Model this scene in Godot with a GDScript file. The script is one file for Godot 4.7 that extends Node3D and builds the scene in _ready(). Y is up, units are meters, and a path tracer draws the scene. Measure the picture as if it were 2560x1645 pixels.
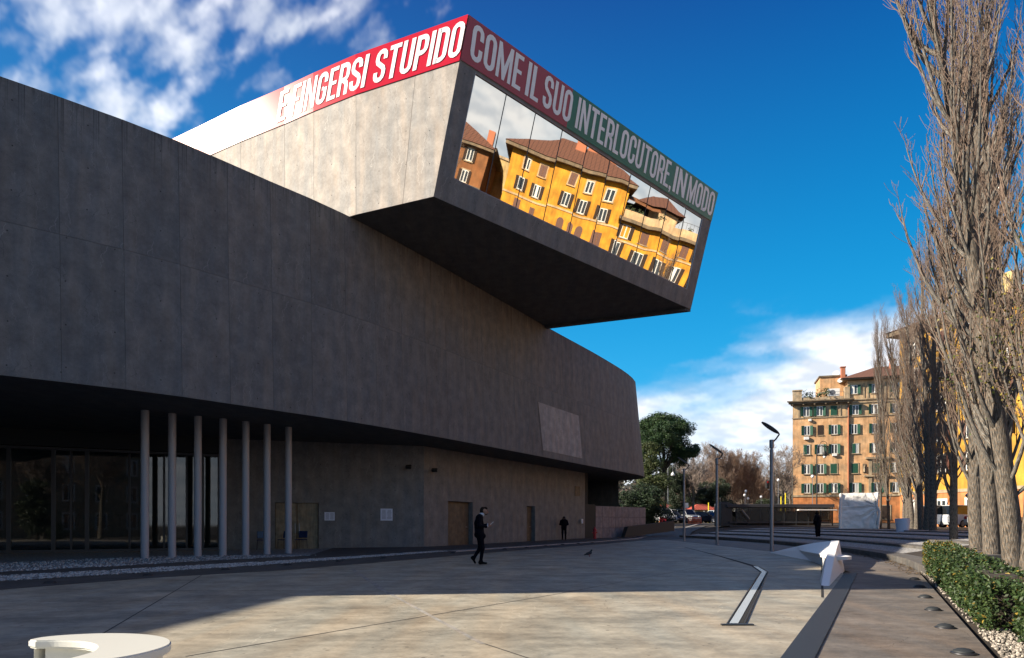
extends Node3D

var taken := {}
var M := {}
var T := {}
var rng := RandomNumberGenerator.new()
const UP := Vector3.UP


# ---------------------------------------------------------------- mesh builder
class MB:
	var v := PackedVector3Array()
	var n := PackedVector3Array()
	var u := PackedVector2Array()
	var c := PackedColorArray()
	var col := Color.WHITE
	var tint := false
	var uo := Vector2.ZERO

	func put(p: Vector3, nn: Vector3, uv: Vector2) -> void:
		v.append(p); n.append(nn); u.append(uv)
		if tint:
			c.append(col)

	func flat_uv(p: Vector3, nn: Vector3) -> Vector2:
		if absf(nn.y) > 0.75:
			return Vector2(p.x, p.z) + uo
		var t := Vector3.UP.cross(nn).normalized()
		return Vector2(p.dot(t), -p.y) + uo

	func tri(a: Vector3, b: Vector3, d: Vector3) -> void:
		var nn := (b - a).cross(d - a).normalized()
		put(a, nn, flat_uv(a, nn)); put(d, nn, flat_uv(d, nn)); put(b, nn, flat_uv(b, nn))

	func quad(a: Vector3, b: Vector3, d: Vector3, e: Vector3) -> void:
		var nn := (d - a).cross(e - b).normalized()
		for p in [a, d, b, a, e, d]:
			put(p, nn, flat_uv(p, nn))

	func squad(a: Vector3, b: Vector3, d: Vector3, e: Vector3, na: Vector3, nb: Vector3, nd: Vector3, ne: Vector3, ua: Vector2, ub: Vector2, ud: Vector2, ue: Vector2) -> void:
		put(a, na, ua); put(d, nd, ud); put(b, nb, ub)
		put(a, na, ua); put(e, ne, ue); put(d, nd, ud)

	func box(at: Vector3, size: Vector3, bs := Basis(), bev := 0.0) -> void:
		var h := size * 0.5
		if bs.determinant() < 0:
			bs.x = -bs.x
		if bev <= 0.0:
			var p := []
			for i in 8:
				p.append(at + bs * Vector3(h.x if i & 1 else -h.x, h.y if i & 2 else -h.y, h.z if i & 4 else -h.z))
			quad(p[4], p[5], p[7], p[6]); quad(p[1], p[0], p[2], p[3])
			quad(p[5], p[1], p[3], p[7]); quad(p[0], p[4], p[6], p[2])
			quad(p[6], p[7], p[3], p[2]); quad(p[0], p[1], p[5], p[4])
			return
		var k := h - Vector3(bev, bev, bev)
		for ax in 3:
			for s in [-1.0, 1.0]:
				var a1: int = (ax + 1) % 3
				var a2: int = (ax + 2) % 3
				var q := []
				for m in [[-1, -1], [1, -1], [1, 1], [-1, 1]]:
					var w := Vector3.ZERO
					w[ax] = h[ax] * s; w[a1] = k[a1] * m[0]; w[a2] = k[a2] * m[1]
					q.append(at + bs * w)
				if s > 0: quad(q[0], q[1], q[2], q[3])
				else: quad(q[3], q[2], q[1], q[0])
		for ax in 3:
			var a1: int = (ax + 1) % 3
			var a2: int = (ax + 2) % 3
			for s1 in [-1.0, 1.0]:
				for s2 in [-1.0, 1.0]:
					var q := []
					for m in [[-1, 0], [1, 0], [1, 1], [-1, 1]]:
						var w := Vector3.ZERO
						w[ax] = k[ax] * m[0]
						w[a1] = (h[a1] if m[1] == 0 else k[a1]) * s1
						w[a2] = (k[a2] if m[1] == 0 else h[a2]) * s2
						q.append(at + bs * w)
					if s1 * s2 > 0: quad(q[0], q[1], q[2], q[3])
					else: quad(q[3], q[2], q[1], q[0])
		for s0 in [-1.0, 1.0]:
			for s1 in [-1.0, 1.0]:
				for s2 in [-1.0, 1.0]:
					var a := at + bs * Vector3(h.x * s0, k.y * s1, k.z * s2)
					var b := at + bs * Vector3(k.x * s0, h.y * s1, k.z * s2)
					var d := at + bs * Vector3(k.x * s0, k.y * s1, h.z * s2)
					if s0 * s1 * s2 > 0: tri(a, b, d)
					else: tri(a, d, b)

	# a polygon given in (x, y) of the frame o, ax, ay, pushed out along w
	func prism(poly: PackedVector2Array, o: Vector3, ax: Vector3, ay: Vector3, w: Vector3, sides := true) -> void:
		var pl := poly
		if Geometry2D.is_polygon_clockwise(pl):
			pl = poly.duplicate(); pl.reverse()
		var flip := ax.cross(ay).dot(w) < 0
		var ix := Geometry2D.triangulate_polygon(pl)
		var p := []
		for q in pl:
			p.append(o + ax * q.x + ay * q.y)
		for i in range(0, ix.size(), 3):
			var a: Vector3 = p[ix[i]]
			var b: Vector3 = p[ix[i + 1]]
			var d: Vector3 = p[ix[i + 2]]
			var up := (b - a).cross(d - a).dot(w) > 0
			if up:
				tri(a + w, b + w, d + w)
				if sides: tri(a, d, b)
			else:
				tri(a + w, d + w, b + w)
				if sides: tri(a, b, d)
		if sides:
			for i in pl.size():
				var a: Vector3 = p[i]
				var b: Vector3 = p[(i + 1) % pl.size()]
				if flip: quad(b, a, a + w, b + w)
				else: quad(a, b, b + w, a + w)

	func tube(pts: Array, rad: Array, sides := 8, caps := true) -> void:
		var x := Vector3.ZERO
		var rings := []
		var norms := []
		var along := 0.0
		var al := []
		for i in pts.size():
			var d: Vector3
			if i == 0: d = pts[1] - pts[0]
			elif i == pts.size() - 1: d = pts[i] - pts[i - 1]
			else: d = pts[i + 1] - pts[i - 1]
			d = d.normalized()
			if i > 0: along += (pts[i] - pts[i - 1]).length()
			al.append(along)
			if x == Vector3.ZERO:
				x = d.cross(Vector3.FORWARD if absf(d.z) < 0.9 else Vector3.RIGHT).normalized()
			x = (x - d * x.dot(d)).normalized()
			var y := d.cross(x)
			var rg := []
			var ng := []
			for k in sides + 1:
				var a := TAU * k / sides
				var nn := x * cos(a) + y * sin(a)
				rg.append(pts[i] + nn * rad[i]); ng.append(nn)
			rings.append(rg); norms.append(ng)
		for i in pts.size() - 1:
			for k in sides:
				var w := TAU / sides * float(rad[0])
				squad(rings[i][k], rings[i][k + 1], rings[i + 1][k + 1], rings[i + 1][k], norms[i][k], norms[i][k + 1], norms[i + 1][k + 1], norms[i + 1][k],
					Vector2(k * w, al[i]) + uo, Vector2((k + 1) * w, al[i]) + uo, Vector2((k + 1) * w, al[i + 1]) + uo, Vector2(k * w, al[i + 1]) + uo)
		if caps:
			for k in range(1, sides - 1):
				tri(rings[0][0], rings[0][k + 1], rings[0][k])
				var e: Array = rings[-1]
				tri(e[0], e[k], e[k + 1])

	# profile: [radius, height] pairs from the bottom up
	func lathe(prof: Array, o: Vector3, bs := Basis(), sides := 16) -> void:
		for i in prof.size() - 1:
			var a: Array = prof[i]
			var b: Array = prof[i + 1]
			var sl := Vector2(b[1] - a[1], a[0] - b[0]).normalized()
			for k in sides:
				var a0 := TAU * k / sides
				var a1 := TAU * (k + 1) / sides
				var d0 := Vector3(cos(a0), 0, -sin(a0))
				var d1 := Vector3(cos(a1), 0, -sin(a1))
				var n0 := bs * (d0 * sl.x + Vector3.UP * sl.y)
				var n1 := bs * (d1 * sl.x + Vector3.UP * sl.y)
				var hh := Vector3.UP
				squad(o + bs * (d0 * a[0] + hh * a[1]), o + bs * (d1 * a[0] + hh * a[1]), o + bs * (d1 * b[0] + hh * b[1]), o + bs * (d0 * b[0] + hh * b[1]),
					n0, n1, n1, n0, Vector2(a0 * a[0], a[1]), Vector2(a1 * a[0], a[1]), Vector2(a1 * b[0], b[1]), Vector2(a0 * b[0], b[1]))

	func ball(at: Vector3, r: Vector3, bs := Basis(), rings := 8, segs := 12) -> void:
		for i in rings:
			for k in segs:
				var q := []
				var m := []
				for e in [[0, 0], [0, 1], [1, 1], [1, 0]]:
					var th: float = PI * (i + e[0]) / rings - PI / 2
					var ph: float = TAU * (k + e[1]) / segs
					var d := Vector3(cos(th) * cos(ph), sin(th), -cos(th) * sin(ph))
					q.append(at + bs * (d * r)); m.append((bs * (d / r)).normalized())
				squad(q[0], q[1], q[2], q[3], m[0], m[1], m[2], m[3], Vector2.ZERO, Vector2.ZERO, Vector2.ZERO, Vector2.ZERO)

	func mesh() -> ArrayMesh:
		var a := []
		a.resize(Mesh.ARRAY_MAX)
		a[Mesh.ARRAY_VERTEX] = v
		a[Mesh.ARRAY_NORMAL] = n
		a[Mesh.ARRAY_TEX_UV] = u
		if tint:
			a[Mesh.ARRAY_COLOR] = c
		var m := ArrayMesh.new()
		m.add_surface_from_arrays(Mesh.PRIMITIVE_TRIANGLES, a)
		return m


# ---------------------------------------------------------------- naming
func numbered(called: String) -> String:
	if not taken.has(called):
		taken[called] = 0
		return called
	taken[called] += 1
	return "%s_%03d" % [called, taken[called]]


func tag(o: Node, label: String, category: String, group := "") -> Node:
	o.set_meta("label", label)
	o.set_meta("category", category)
	if group:
		o.set_meta("group", group)
	return o


func thing(called: String, label: String, category: String, at := Vector3.ZERO, turn := 0.0, group := "") -> Node3D:
	var o := Node3D.new()
	o.name = numbered(called)
	add_child(o)
	o.position = at
	o.rotation.y = turn
	tag(o, label, category, group)
	return o


func obj(called: String, m: MB, material: Material, parent: Node = null, label := "") -> MeshInstance3D:
	var o := MeshInstance3D.new()
	o.mesh = m.mesh()
	o.material_override = material
	return hang(o, called, parent, label)


func hang(o: MeshInstance3D, called: String, parent: Node = null, label := "") -> MeshInstance3D:
	if parent == null:
		o.name = numbered(called)
		add_child(o)
	else:
		o.name = called
		parent.add_child(o, true)
	if label:
		o.set_meta("label", label)
	return o


func copy_mesh(called: String, mesh: Mesh, material: Material, parent: Node, at: Transform3D) -> MeshInstance3D:
	var o := MeshInstance3D.new()
	o.mesh = mesh
	o.material_override = material
	o.transform = at
	return hang(o, called, parent)


func struct(called: String, m: MB, material: Material) -> MeshInstance3D:
	var o := obj(called, m, material)
	o.set_meta("kind", "structure")
	return o


func stuff(o: Node) -> Node:
	o.set_meta("kind", "stuff")
	return o


func dup(root: Node3D, at: Vector3, turn: float, label: String, group := "") -> Node3D:
	var r: Node3D = root.duplicate()
	var b := String(root.name)
	if b.right(3).is_valid_int() and b.length() > 4:
		b = b.left(b.length() - 4)
	r.name = numbered(b)
	add_child(r)
	r.position = at
	r.rotation.y = turn
	r.set_meta("label", label)
	if group:
		r.set_meta("group", group)
	return r


func many(called: String, mesh: Mesh, material: Material, places: Array, colors: Array, parent: Node = null) -> MultiMeshInstance3D:
	var mm := MultiMesh.new()
	mm.transform_format = MultiMesh.TRANSFORM_3D
	mm.use_colors = colors.size() > 0
	mm.mesh = mesh
	mm.instance_count = places.size()
	for i in places.size():
		mm.set_instance_transform(i, places[i])
		if colors.size() > 0:
			mm.set_instance_color(i, colors[i])
	var o := MultiMeshInstance3D.new()
	o.multimesh = mm
	o.material_override = material
	o.set_meta("kind", "stuff")
	if parent == null:
		o.name = numbered(called); add_child(o)
	else:
		o.name = called; parent.add_child(o, true)
	return o


# ---------------------------------------------------------------- materials
func lin(r: float, g: float, b: float, a := 1.0) -> Color:
	var k := Color(r, g, b).linear_to_srgb()
	k.a = a
	return k


func mat(called: String, color: Color, rough := 0.8, metal := 0.0, tex := "", scale := 1.0) -> StandardMaterial3D:
	var m := StandardMaterial3D.new()
	m.resource_name = called
	m.albedo_color = color
	m.roughness = rough
	m.metallic = metal
	if tex:
		m.albedo_texture = T[tex]
		m.uv1_scale = Vector3(scale, scale, scale)
		if T.has(tex + "_n"):
			m.normal_enabled = true
			m.normal_texture = T[tex + "_n"]
	M[called] = m
	return m


func noise_bytes(sd: int, freq: float, w: int, h: int, oct := 4) -> PackedByteArray:
	var f := FastNoiseLite.new()
	f.seed = sd
	f.noise_type = FastNoiseLite.TYPE_SIMPLEX_SMOOTH
	f.frequency = freq
	f.fractal_octaves = oct
	var im := f.get_seamless_image(w, h)
	im.convert(Image.FORMAT_L8)
	return im.get_data()


func stretch(sd: int, freq: float, w: int, h: int, w2: int, h2: int, oct := 4) -> PackedByteArray:
	var f := FastNoiseLite.new()
	f.seed = sd
	f.noise_type = FastNoiseLite.TYPE_SIMPLEX_SMOOTH
	f.frequency = freq
	f.fractal_octaves = oct
	var im := f.get_seamless_image(w, h)
	im.convert(Image.FORMAT_L8)
	im.resize(w2, h2, Image.INTERPOLATE_CUBIC)
	return im.get_data()


# layers of [bytes, weight]; the sum round a base, written as grey with a slight warm or cool shift
func blend(size: int, base: float, layers: Array, warm: PackedByteArray, warmth: float, holes := []) -> Image:
	var data := PackedByteArray()
	data.resize(size * size * 3)
	var n := size * size
	var cnt := layers.size()
	for i in n:
		var s := base
		for k in cnt:
			s += (layers[k][0][i] / 255.0 - 0.5) * layers[k][1]
		var w := (warm[i] / 255.0 - 0.5) * warmth
		var j := i * 3
		data[j] = clampi(int((s + w) * 255), 0, 255)
		data[j + 1] = clampi(int(s * 255), 0, 255)
		data[j + 2] = clampi(int((s - w) * 255), 0, 255)
	var im := Image.create_from_data(size, size, false, Image.FORMAT_RGB8, data)
	for q in holes:
		for dy in range(-4, 5):
			for dx in range(-4, 5):
				if dx * dx + dy * dy <= q.z:
					var px := posmod(int(q.x) + dx, size)
					var py := posmod(int(q.y) + dy, size)
					im.set_pixel(px, py, im.get_pixel(px, py) * 0.42)
	return im


func bump(layers: Array, size: int, strength: float) -> ImageTexture:
	var data := PackedByteArray()
	data.resize(size * size)
	for i in size * size:
		var s := 0.5
		for l in layers:
			s += (l[0][i] / 255.0 - 0.5) * l[1]
		data[i] = clampi(int(s * 255), 0, 255)
	var im := Image.create_from_data(size, size, false, Image.FORMAT_L8, data)
	im.convert(Image.FORMAT_RGB8)
	im.bump_map_to_normal_map(strength)
	return ImageTexture.create_from_image(im)


# a line that wanders over a tiling picture and lightens or darkens it
func wander(im: Image, size: int, at: Vector2, dir: Vector2, steps: int, sway: float, gain: float, wide: int) -> void:
	var p := at
	var d := dir
	for i in steps:
		d = (dir + Vector2(rng.randfn(), rng.randfn()) * sway + (d - dir) * 0.85).normalized()
		p += d
		for k in wide:
			var px := posmod(int(p.x) + k, size)
			var py := posmod(int(p.y), size)
			var c := im.get_pixel(px, py)
			im.set_pixel(px, py, Color(minf(c.r * gain, 1), minf(c.g * gain, 1), minf(c.b * gain, 1)))


func make_textures() -> void:
	var S := 1024
	var streak := stretch(1, 0.02, S, 96, S, S)
	var streak2 := stretch(7, 0.008, S, 128, S, S, 3)
	var blotch := noise_bytes(2, 0.006, S, S)
	var fine := noise_bytes(3, 0.12, S, S, 2)
	var mid := noise_bytes(4, 0.03, S, S, 4)
	var holes := []
	for i in 4:
		for j in 4:
			holes.append(Vector3(128 + i * 256 + rng.randi_range(-3, 3), 110 + j * 256 + rng.randi_range(-3, 3), 16))
	for i in 60:
		holes.append(Vector3(rng.randi() % S, rng.randi() % S, rng.randi_range(0, 3)))
	var ci := blend(S, 0.74, [[streak, 0.05], [streak2, 0.07], [blotch, 0.15], [mid, 0.08], [fine, 0.08]], streak2, 0.05, holes)
	# lime runs and hairline cracks
	for i in 60:
		wander(ci, S, Vector2(rng.randi() % S, rng.randi() % S), Vector2(0, 1), rng.randi_range(60, 330), 0.35, rng.randf_range(1.1, 1.42) if i < 44 else 0.6, 1 + int(i < 16))
	T["concrete"] = ImageTexture.create_from_image(ci)
	# the top row of panels also carries the dark runs that start under the parapet
	var sp := ci.duplicate() as Image
	for i in 110:
		var x0 := rng.randi() % S
		var wide := rng.randi_range(2, 9)
		var ln := int(40.0 + 420.0 * pow(rng.randf(), 2.2))
		var dark := rng.randf_range(0.1, 0.34)
		for k in wide:
			var edge := 1.0 - absf(k - wide * 0.5) / (wide * 0.5 + 0.5)
			for j in ln:
				var px := posmod(x0 + k, S)
				var py := posmod(260 + j, S)
				sp.set_pixel(px, py, sp.get_pixel(px, py) * (1.0 - dark * edge * (1.0 - float(j) / ln)))
	T["concrete_run"] = ImageTexture.create_from_image(sp)
	T["concrete_n"] = bump([[mid, 0.15], [fine, 0.12], [streak, 0.08]], S, 2.0)
	var smear := stretch(11, 0.02, 96, S, S, S)
	var smear2 := stretch(12, 0.006, 200, S, S, S, 3)
	var pi := blend(S, 0.72, [[smear, 0.09], [smear2, 0.1], [blotch, 0.22], [mid, 0.14], [fine, 0.08]], streak2, 0.05)
	for i in 46:
		wander(pi, S, Vector2(rng.randi() % S, rng.randi() % S), Vector2.from_angle(rng.randf() * TAU), rng.randi_range(40, 260), 0.25, rng.randf_range(1.08, 1.22) if i < 26 else rng.randf_range(0.6, 0.85), 1)
	for i in 160:
		var c := Vector2(rng.randi() % S, rng.randi() % S)
		var rr := rng.randi_range(1, 3)
		for dy in range(-rr, rr + 1):
			for dx in range(-rr, rr + 1):
				if dx * dx + dy * dy <= rr * rr:
					var px := posmod(int(c.x) + dx, S)
					var py := posmod(int(c.y) + dy, S)
					pi.set_pixel(px, py, pi.get_pixel(px, py) * 0.72)
	T["paving"] = ImageTexture.create_from_image(pi)
	T["paving_n"] = bump([[mid, 0.12], [fine, 0.16], [smear, 0.15]], S, 1.5)
	T["ground"] = ImageTexture.create_from_image(blend(512, 0.66, [[noise_bytes(21, 0.01, 512, 512), 0.4], [noise_bytes(22, 0.2, 512, 512, 2), 0.3]], noise_bytes(23, 0.02, 512, 512), 0.1))
	var fis := stretch(31, 0.05, 512, 64, 512, 512, 4)
	var fis2 := noise_bytes(32, 0.06, 512, 512, 3)
	T["bark"] = ImageTexture.create_from_image(blend(512, 0.6, [[fis, 0.75], [fis2, 0.3]], noise_bytes(33, 0.02, 512, 512), 0.12))
	T["bark_n"] = bump([[fis, 1.0], [fis2, 0.3]], 512, 6.0)
	T["plaster"] = ImageTexture.create_from_image(blend(512, 0.8, [[noise_bytes(41, 0.008, 512, 512), 0.22], [stretch(42, 0.03, 512, 64, 512, 512), 0.16], [noise_bytes(43, 0.1, 512, 512, 2), 0.06]], noise_bytes(44, 0.01, 512, 512), 0.06))
	var ti := Image.create(64, 64, false, Image.FORMAT_RGB8)
	for y in 64:
		for x in 64:
			var k := 0.62 + 0.3 * absf(sin(PI * (x % 16) / 16.0)) - (0.22 if y % 16 < 2 else 0.0) + rng.randf_range(-0.08, 0.08)
			ti.set_pixel(x, y, Color(k, k * rng.randf_range(0.9, 1.0), k * 0.95))
	T["roof"] = ImageTexture.create_from_image(ti)


func make_materials() -> void:
	mat("concrete", lin(0.32, 0.312, 0.305), 0.75, 0, "concrete", 0.2)
	mat("concrete_sunlit", lin(0.72, 0.635, 0.55), 0.75, 0, "concrete", 0.2)  # museum concrete with the flank's sunlit brightness put into its colour
	mat("concrete_dark", lin(0.17, 0.165, 0.165), 0.8, 0, "concrete", 0.2)
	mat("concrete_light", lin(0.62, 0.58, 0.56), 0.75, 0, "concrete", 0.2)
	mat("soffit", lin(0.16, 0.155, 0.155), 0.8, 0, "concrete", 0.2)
	mat("paving", lin(0.64, 0.57, 0.44), 0.62, 0, "paving", 0.13)
	mat("mortar", lin(0.62, 0.57, 0.5), 0.8, 0, "paving", 0.4)
	mat("walkway", lin(0.3, 0.25, 0.205), 0.7, 0, "paving", 0.17)
	mat("dark_strip", lin(0.13, 0.125, 0.12), 0.75, 0, "paving", 0.2)
	mat("step_stone", lin(0.22, 0.2, 0.18), 0.8, 0, "paving", 0.3)
	mat("gravel", lin(0.66, 0.64, 0.62), 0.9, 0, "ground", 1.3)
	mat("asphalt", lin(0.085, 0.083, 0.083), 0.9, 0, "ground", 0.2)
	mat("soil", lin(0.07, 0.05, 0.035), 0.95, 0, "ground", 0.4)
	mat("scrub", lin(0.06, 0.055, 0.035), 0.95, 0, "ground", 0.05)
	mat("joint", lin(0.06, 0.055, 0.05), 0.9)
	mat("black_slit", lin(0.012, 0.012, 0.012), 0.9)
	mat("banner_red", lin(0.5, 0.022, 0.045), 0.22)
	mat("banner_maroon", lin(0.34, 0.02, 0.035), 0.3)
	mat("banner_green", lin(0.004, 0.14, 0.07), 0.3)
	mat("letter_white", lin(0.88, 0.88, 0.88), 0.22)
	for k in ["banner_red", "letter_white"]:
		M[k].metallic_specular = 0.14
	var gm := mat("mirror_glass", lin(0.74, 0.7, 0.63), 0.012, 1.0)
	gm.metallic_specular = 0.8
	mat("dark_metal", lin(0.05, 0.05, 0.055), 0.45, 0.6)
	mat("steel", lin(0.26, 0.265, 0.29), 0.42, 0.7)
	mat("lamp_grey", lin(0.15, 0.155, 0.17), 0.5, 0.3)
	mat("column_paint", lin(0.34, 0.335, 0.36), 0.45)
	var gl := mat("glass", lin(0.01, 0.016, 0.016, 0.35), 0.02)
	gl.transparency = BaseMaterial3D.TRANSPARENCY_ALPHA
	gl.metallic_specular = 0.6
	var cg := mat("canopy_glass", lin(0.012, 0.015, 0.017, 0.72), 0.3)
	cg.transparency = BaseMaterial3D.TRANSPARENCY_ALPHA
	mat("dark_glass", lin(0.012, 0.014, 0.016), 0.06)
	mat("win_glass", lin(0.03, 0.036, 0.042), 0.08)
	mat("wood_door", lin(0.34, 0.27, 0.17), 0.6, 0, "plaster", 0.5)
	mat("brown_door", lin(0.16, 0.115, 0.075), 0.6, 0, "plaster", 0.5)
	mat("paper", lin(0.62, 0.65, 0.75), 0.7)
	mat("ink", lin(0.12, 0.13, 0.17), 0.8)
	mat("black", lin(0.012, 0.012, 0.013), 0.6)
	mat("white_paint", lin(0.72, 0.71, 0.68), 0.45)
	mat("bench_white", lin(0.72, 0.72, 0.66), 0.28)
	mat("plane_white", lin(0.88, 0.86, 0.84), 0.55)
	mat("red_paint", lin(0.42, 0.02, 0.03), 0.4)
	mat("orange_plastic", lin(0.6, 0.13, 0.06), 0.5)
	mat("pink_concrete", lin(0.46, 0.39, 0.41), 0.75, 0, "concrete", 0.3)
	mat("slate", lin(0.018, 0.022, 0.025), 0.7)
	mat("channel_glass", lin(0.42, 0.43, 0.42), 0.25)
	mat("orange_wall", lin(0.95, 0.55, 0.27), 0.85, 0, "plaster", 0.12)
	mat("ochre_wall", lin(0.82, 0.56, 0.31), 0.85, 0, "plaster", 0.12)
	mat("deep_orange", lin(0.8, 0.3, 0.1), 0.85, 0, "plaster", 0.12)
	mat("yellow_wall", lin(0.82, 0.43, 0.05), 0.85, 0, "plaster", 0.12)
	mat("amber_wall", lin(0.88, 0.4, 0.03), 0.85, 0, "plaster", 0.12)
	mat("brick_brown", lin(0.36, 0.14, 0.045), 0.85, 0, "plaster", 0.12)
	mat("cream_wall", lin(0.75, 0.55, 0.25), 0.85, 0, "plaster", 0.12)
	mat("trim", lin(0.58, 0.44, 0.28), 0.8, 0, "plaster", 0.2)
	mat("cornice", lin(0.26, 0.19, 0.12), 0.8, 0, "plaster", 0.2)
	mat("green_shutter", lin(0.01, 0.07, 0.038), 0.6)
	mat("brown_shutter", lin(0.1, 0.035, 0.02), 0.6)
	mat("dark_shutter", lin(0.03, 0.016, 0.01), 0.85)
	mat("curtain", lin(0.7, 0.68, 0.62), 0.8)
	mat("roof_tile", lin(0.24, 0.115, 0.07), 0.9, 0, "roof", 0.5)
	mat("red_roof", lin(0.6, 0.13, 0.085), 0.85, 0, "roof", 0.5)
	mat("tarp", lin(0.86, 0.83, 0.79), 0.38)
	mat("bark", lin(0.34, 0.28, 0.22), 0.9, 0, "bark", 1.2)
	mat("limb", lin(0.42, 0.37, 0.31), 0.85, 0, "bark", 1.5)
	mat("twig", lin(0.2, 0.14, 0.105), 0.9)
	mat("pale_bark", lin(0.36, 0.31, 0.25), 0.9, 0, "bark", 0.8)
	mat("dark_bark", lin(0.11, 0.085, 0.06), 0.9, 0, "bark", 0.8)
	mat("haze_twig", lin(0.2, 0.135, 0.1), 0.9)
	mat("grey_twig", lin(0.24, 0.19, 0.16), 0.9)
	for k in [["leaf", 0.0], ["needle", 0.0], ["yellow_leaf", 0.0]]:
		var m := mat(k[0], Color.WHITE, 0.6)
		m.vertex_color_use_as_albedo = true
		m.cull_mode = BaseMaterial3D.CULL_DISABLED
		m.backlight_enabled = true
		m.backlight = lin(0.02, 0.03, 0.005)
	var pb := mat("pebble", Color.WHITE, 0.85)
	pb.vertex_color_use_as_albedo = true
	var sk := mat("figure", Color.WHITE, 0.75)
	sk.vertex_color_use_as_albedo = true
	sk.metallic_specular = 0.2
	mat("car_white", lin(0.6, 0.62, 0.65), 0.25)
	mat("car_silver", lin(0.36, 0.38, 0.4), 0.28, 0.4)
	mat("car_dark", lin(0.012, 0.016, 0.03), 0.2)
	mat("car_blue", lin(0.02, 0.035, 0.1), 0.22)
	mat("car_grey", lin(0.1, 0.11, 0.12), 0.25, 0.3)
	mat("tyre", lin(0.015, 0.015, 0.015), 0.9)
	mat("lens", lin(0.6, 0.62, 0.62), 0.15)
	mat("tail_red", lin(0.4, 0.01, 0.01), 0.3)
	mat("yellow_paint", lin(0.75, 0.6, 0.01), 0.5)
	mat("globe", lin(0.85, 0.85, 0.85), 0.3)
	mat("canopy_dark", lin(0.022, 0.025, 0.03), 0.5)
	mat("canopy_roof", lin(0.045, 0.048, 0.056), 0.6)
	mat("terracotta", lin(0.4, 0.14, 0.07), 0.8)


# ---------------------------------------------------------------- lie of the land
const KERB := [[17.62, 10.69], [21.16, 12.34], [24.7, 13.63], [28.9, 14.64], [35.94, 15.78], [42.9, 16.15], [50.78, 15.94], [58.88, 14.43]]


func kerb_x(d: float) -> float:
	if d <= KERB[0][0]: return KERB[0][1] + (d - KERB[0][0]) * 0.47
	for i in KERB.size() - 1:
		if d <= KERB[i + 1][0]:
			return lerpf(KERB[i][1], KERB[i + 1][1], (d - KERB[i][0]) / (KERB[i + 1][0] - KERB[i][0]))
	return KERB[-1][1]


func base_y(z: float) -> float:
	return -0.006 * z


func land(x: float, z: float) -> float:
	var d := -z
	var b := 0.006 * clampf(d, -80.0, 60.0)
	var h := b
	if d > 14.0:
		var off := x - kerb_x(minf(d, 58.0)) - 0.2
		var s := clampf(off / 8.2, 0.0, 1.0) * clampf((d - 17.0) / 9.0, 0.0, 1.0)
		h = b + s * 0.86 - (0.12 if off > 0.0 and off < 8.0 else 0.0)
	var f := smoothstep(56.0, 92.0, d)
	return maxf(h, lerpf(h, 1.74, f))


func at_land(x: float, z: float) -> Vector3:
	return Vector3(x, land(x, z), z)


func on_base(x: float, z: float, up := 0.0) -> Vector3:
	return Vector3(x, base_y(z) + up, z)


func _ready() -> void:
	rng.seed = 4711
	var cam := Camera3D.new()
	cam.name = "camera"
	add_child(cam)
	cam.position = Vector3(0, 1.385, 0)
	cam.projection = Camera3D.PROJECTION_FRUSTUM
	cam.near = 0.1
	cam.far = 2500.0
	cam.size = 0.1 * 1540.0 / 1598.0
	cam.frustum_offset = Vector2(0, 0.1 * (1230.0 - 770.0) / 1598.0)
	cam.current = true

	var env := Environment.new()
	env.background_mode = Environment.BG_SKY
	var sky := Sky.new()
	var pano := PanoramaSkyMaterial.new()
	pano.panorama = sky_picture()
	sky.sky_material = pano
	env.sky = sky
	env.tonemap_mode = Environment.TONE_MAPPER_LINEAR
	env.tonemap_exposure = 2.1
	env.background_energy_multiplier = 0.68
	env.ambient_light_source = Environment.AMBIENT_SOURCE_SKY
	env.sdfgi_enabled = true
	env.ssao_enabled = true
	env.ssil_enabled = true
	var we := WorldEnvironment.new()
	we.name = "world"
	we.environment = env
	add_child(we)

	var sun := DirectionalLight3D.new()
	sun.name = "sun"
	add_child(sun)
	sun.look_at_from_position(Vector3(-87, 47.5, 10.5), Vector3.ZERO, Vector3.UP)
	sun.light_color = Color(1.0, 0.95, 0.87)
	sun.light_energy = 1.6
	sun.light_angular_distance = 0.5
	sun.shadow_enabled = true

	make_textures()
	make_materials()
	build_ground()
	build_museum()
	build_plaza_details()
	build_terraces()
	build_far_buildings()
	build_street()
	build_trees()
	build_people()
	build_behind()


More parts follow.
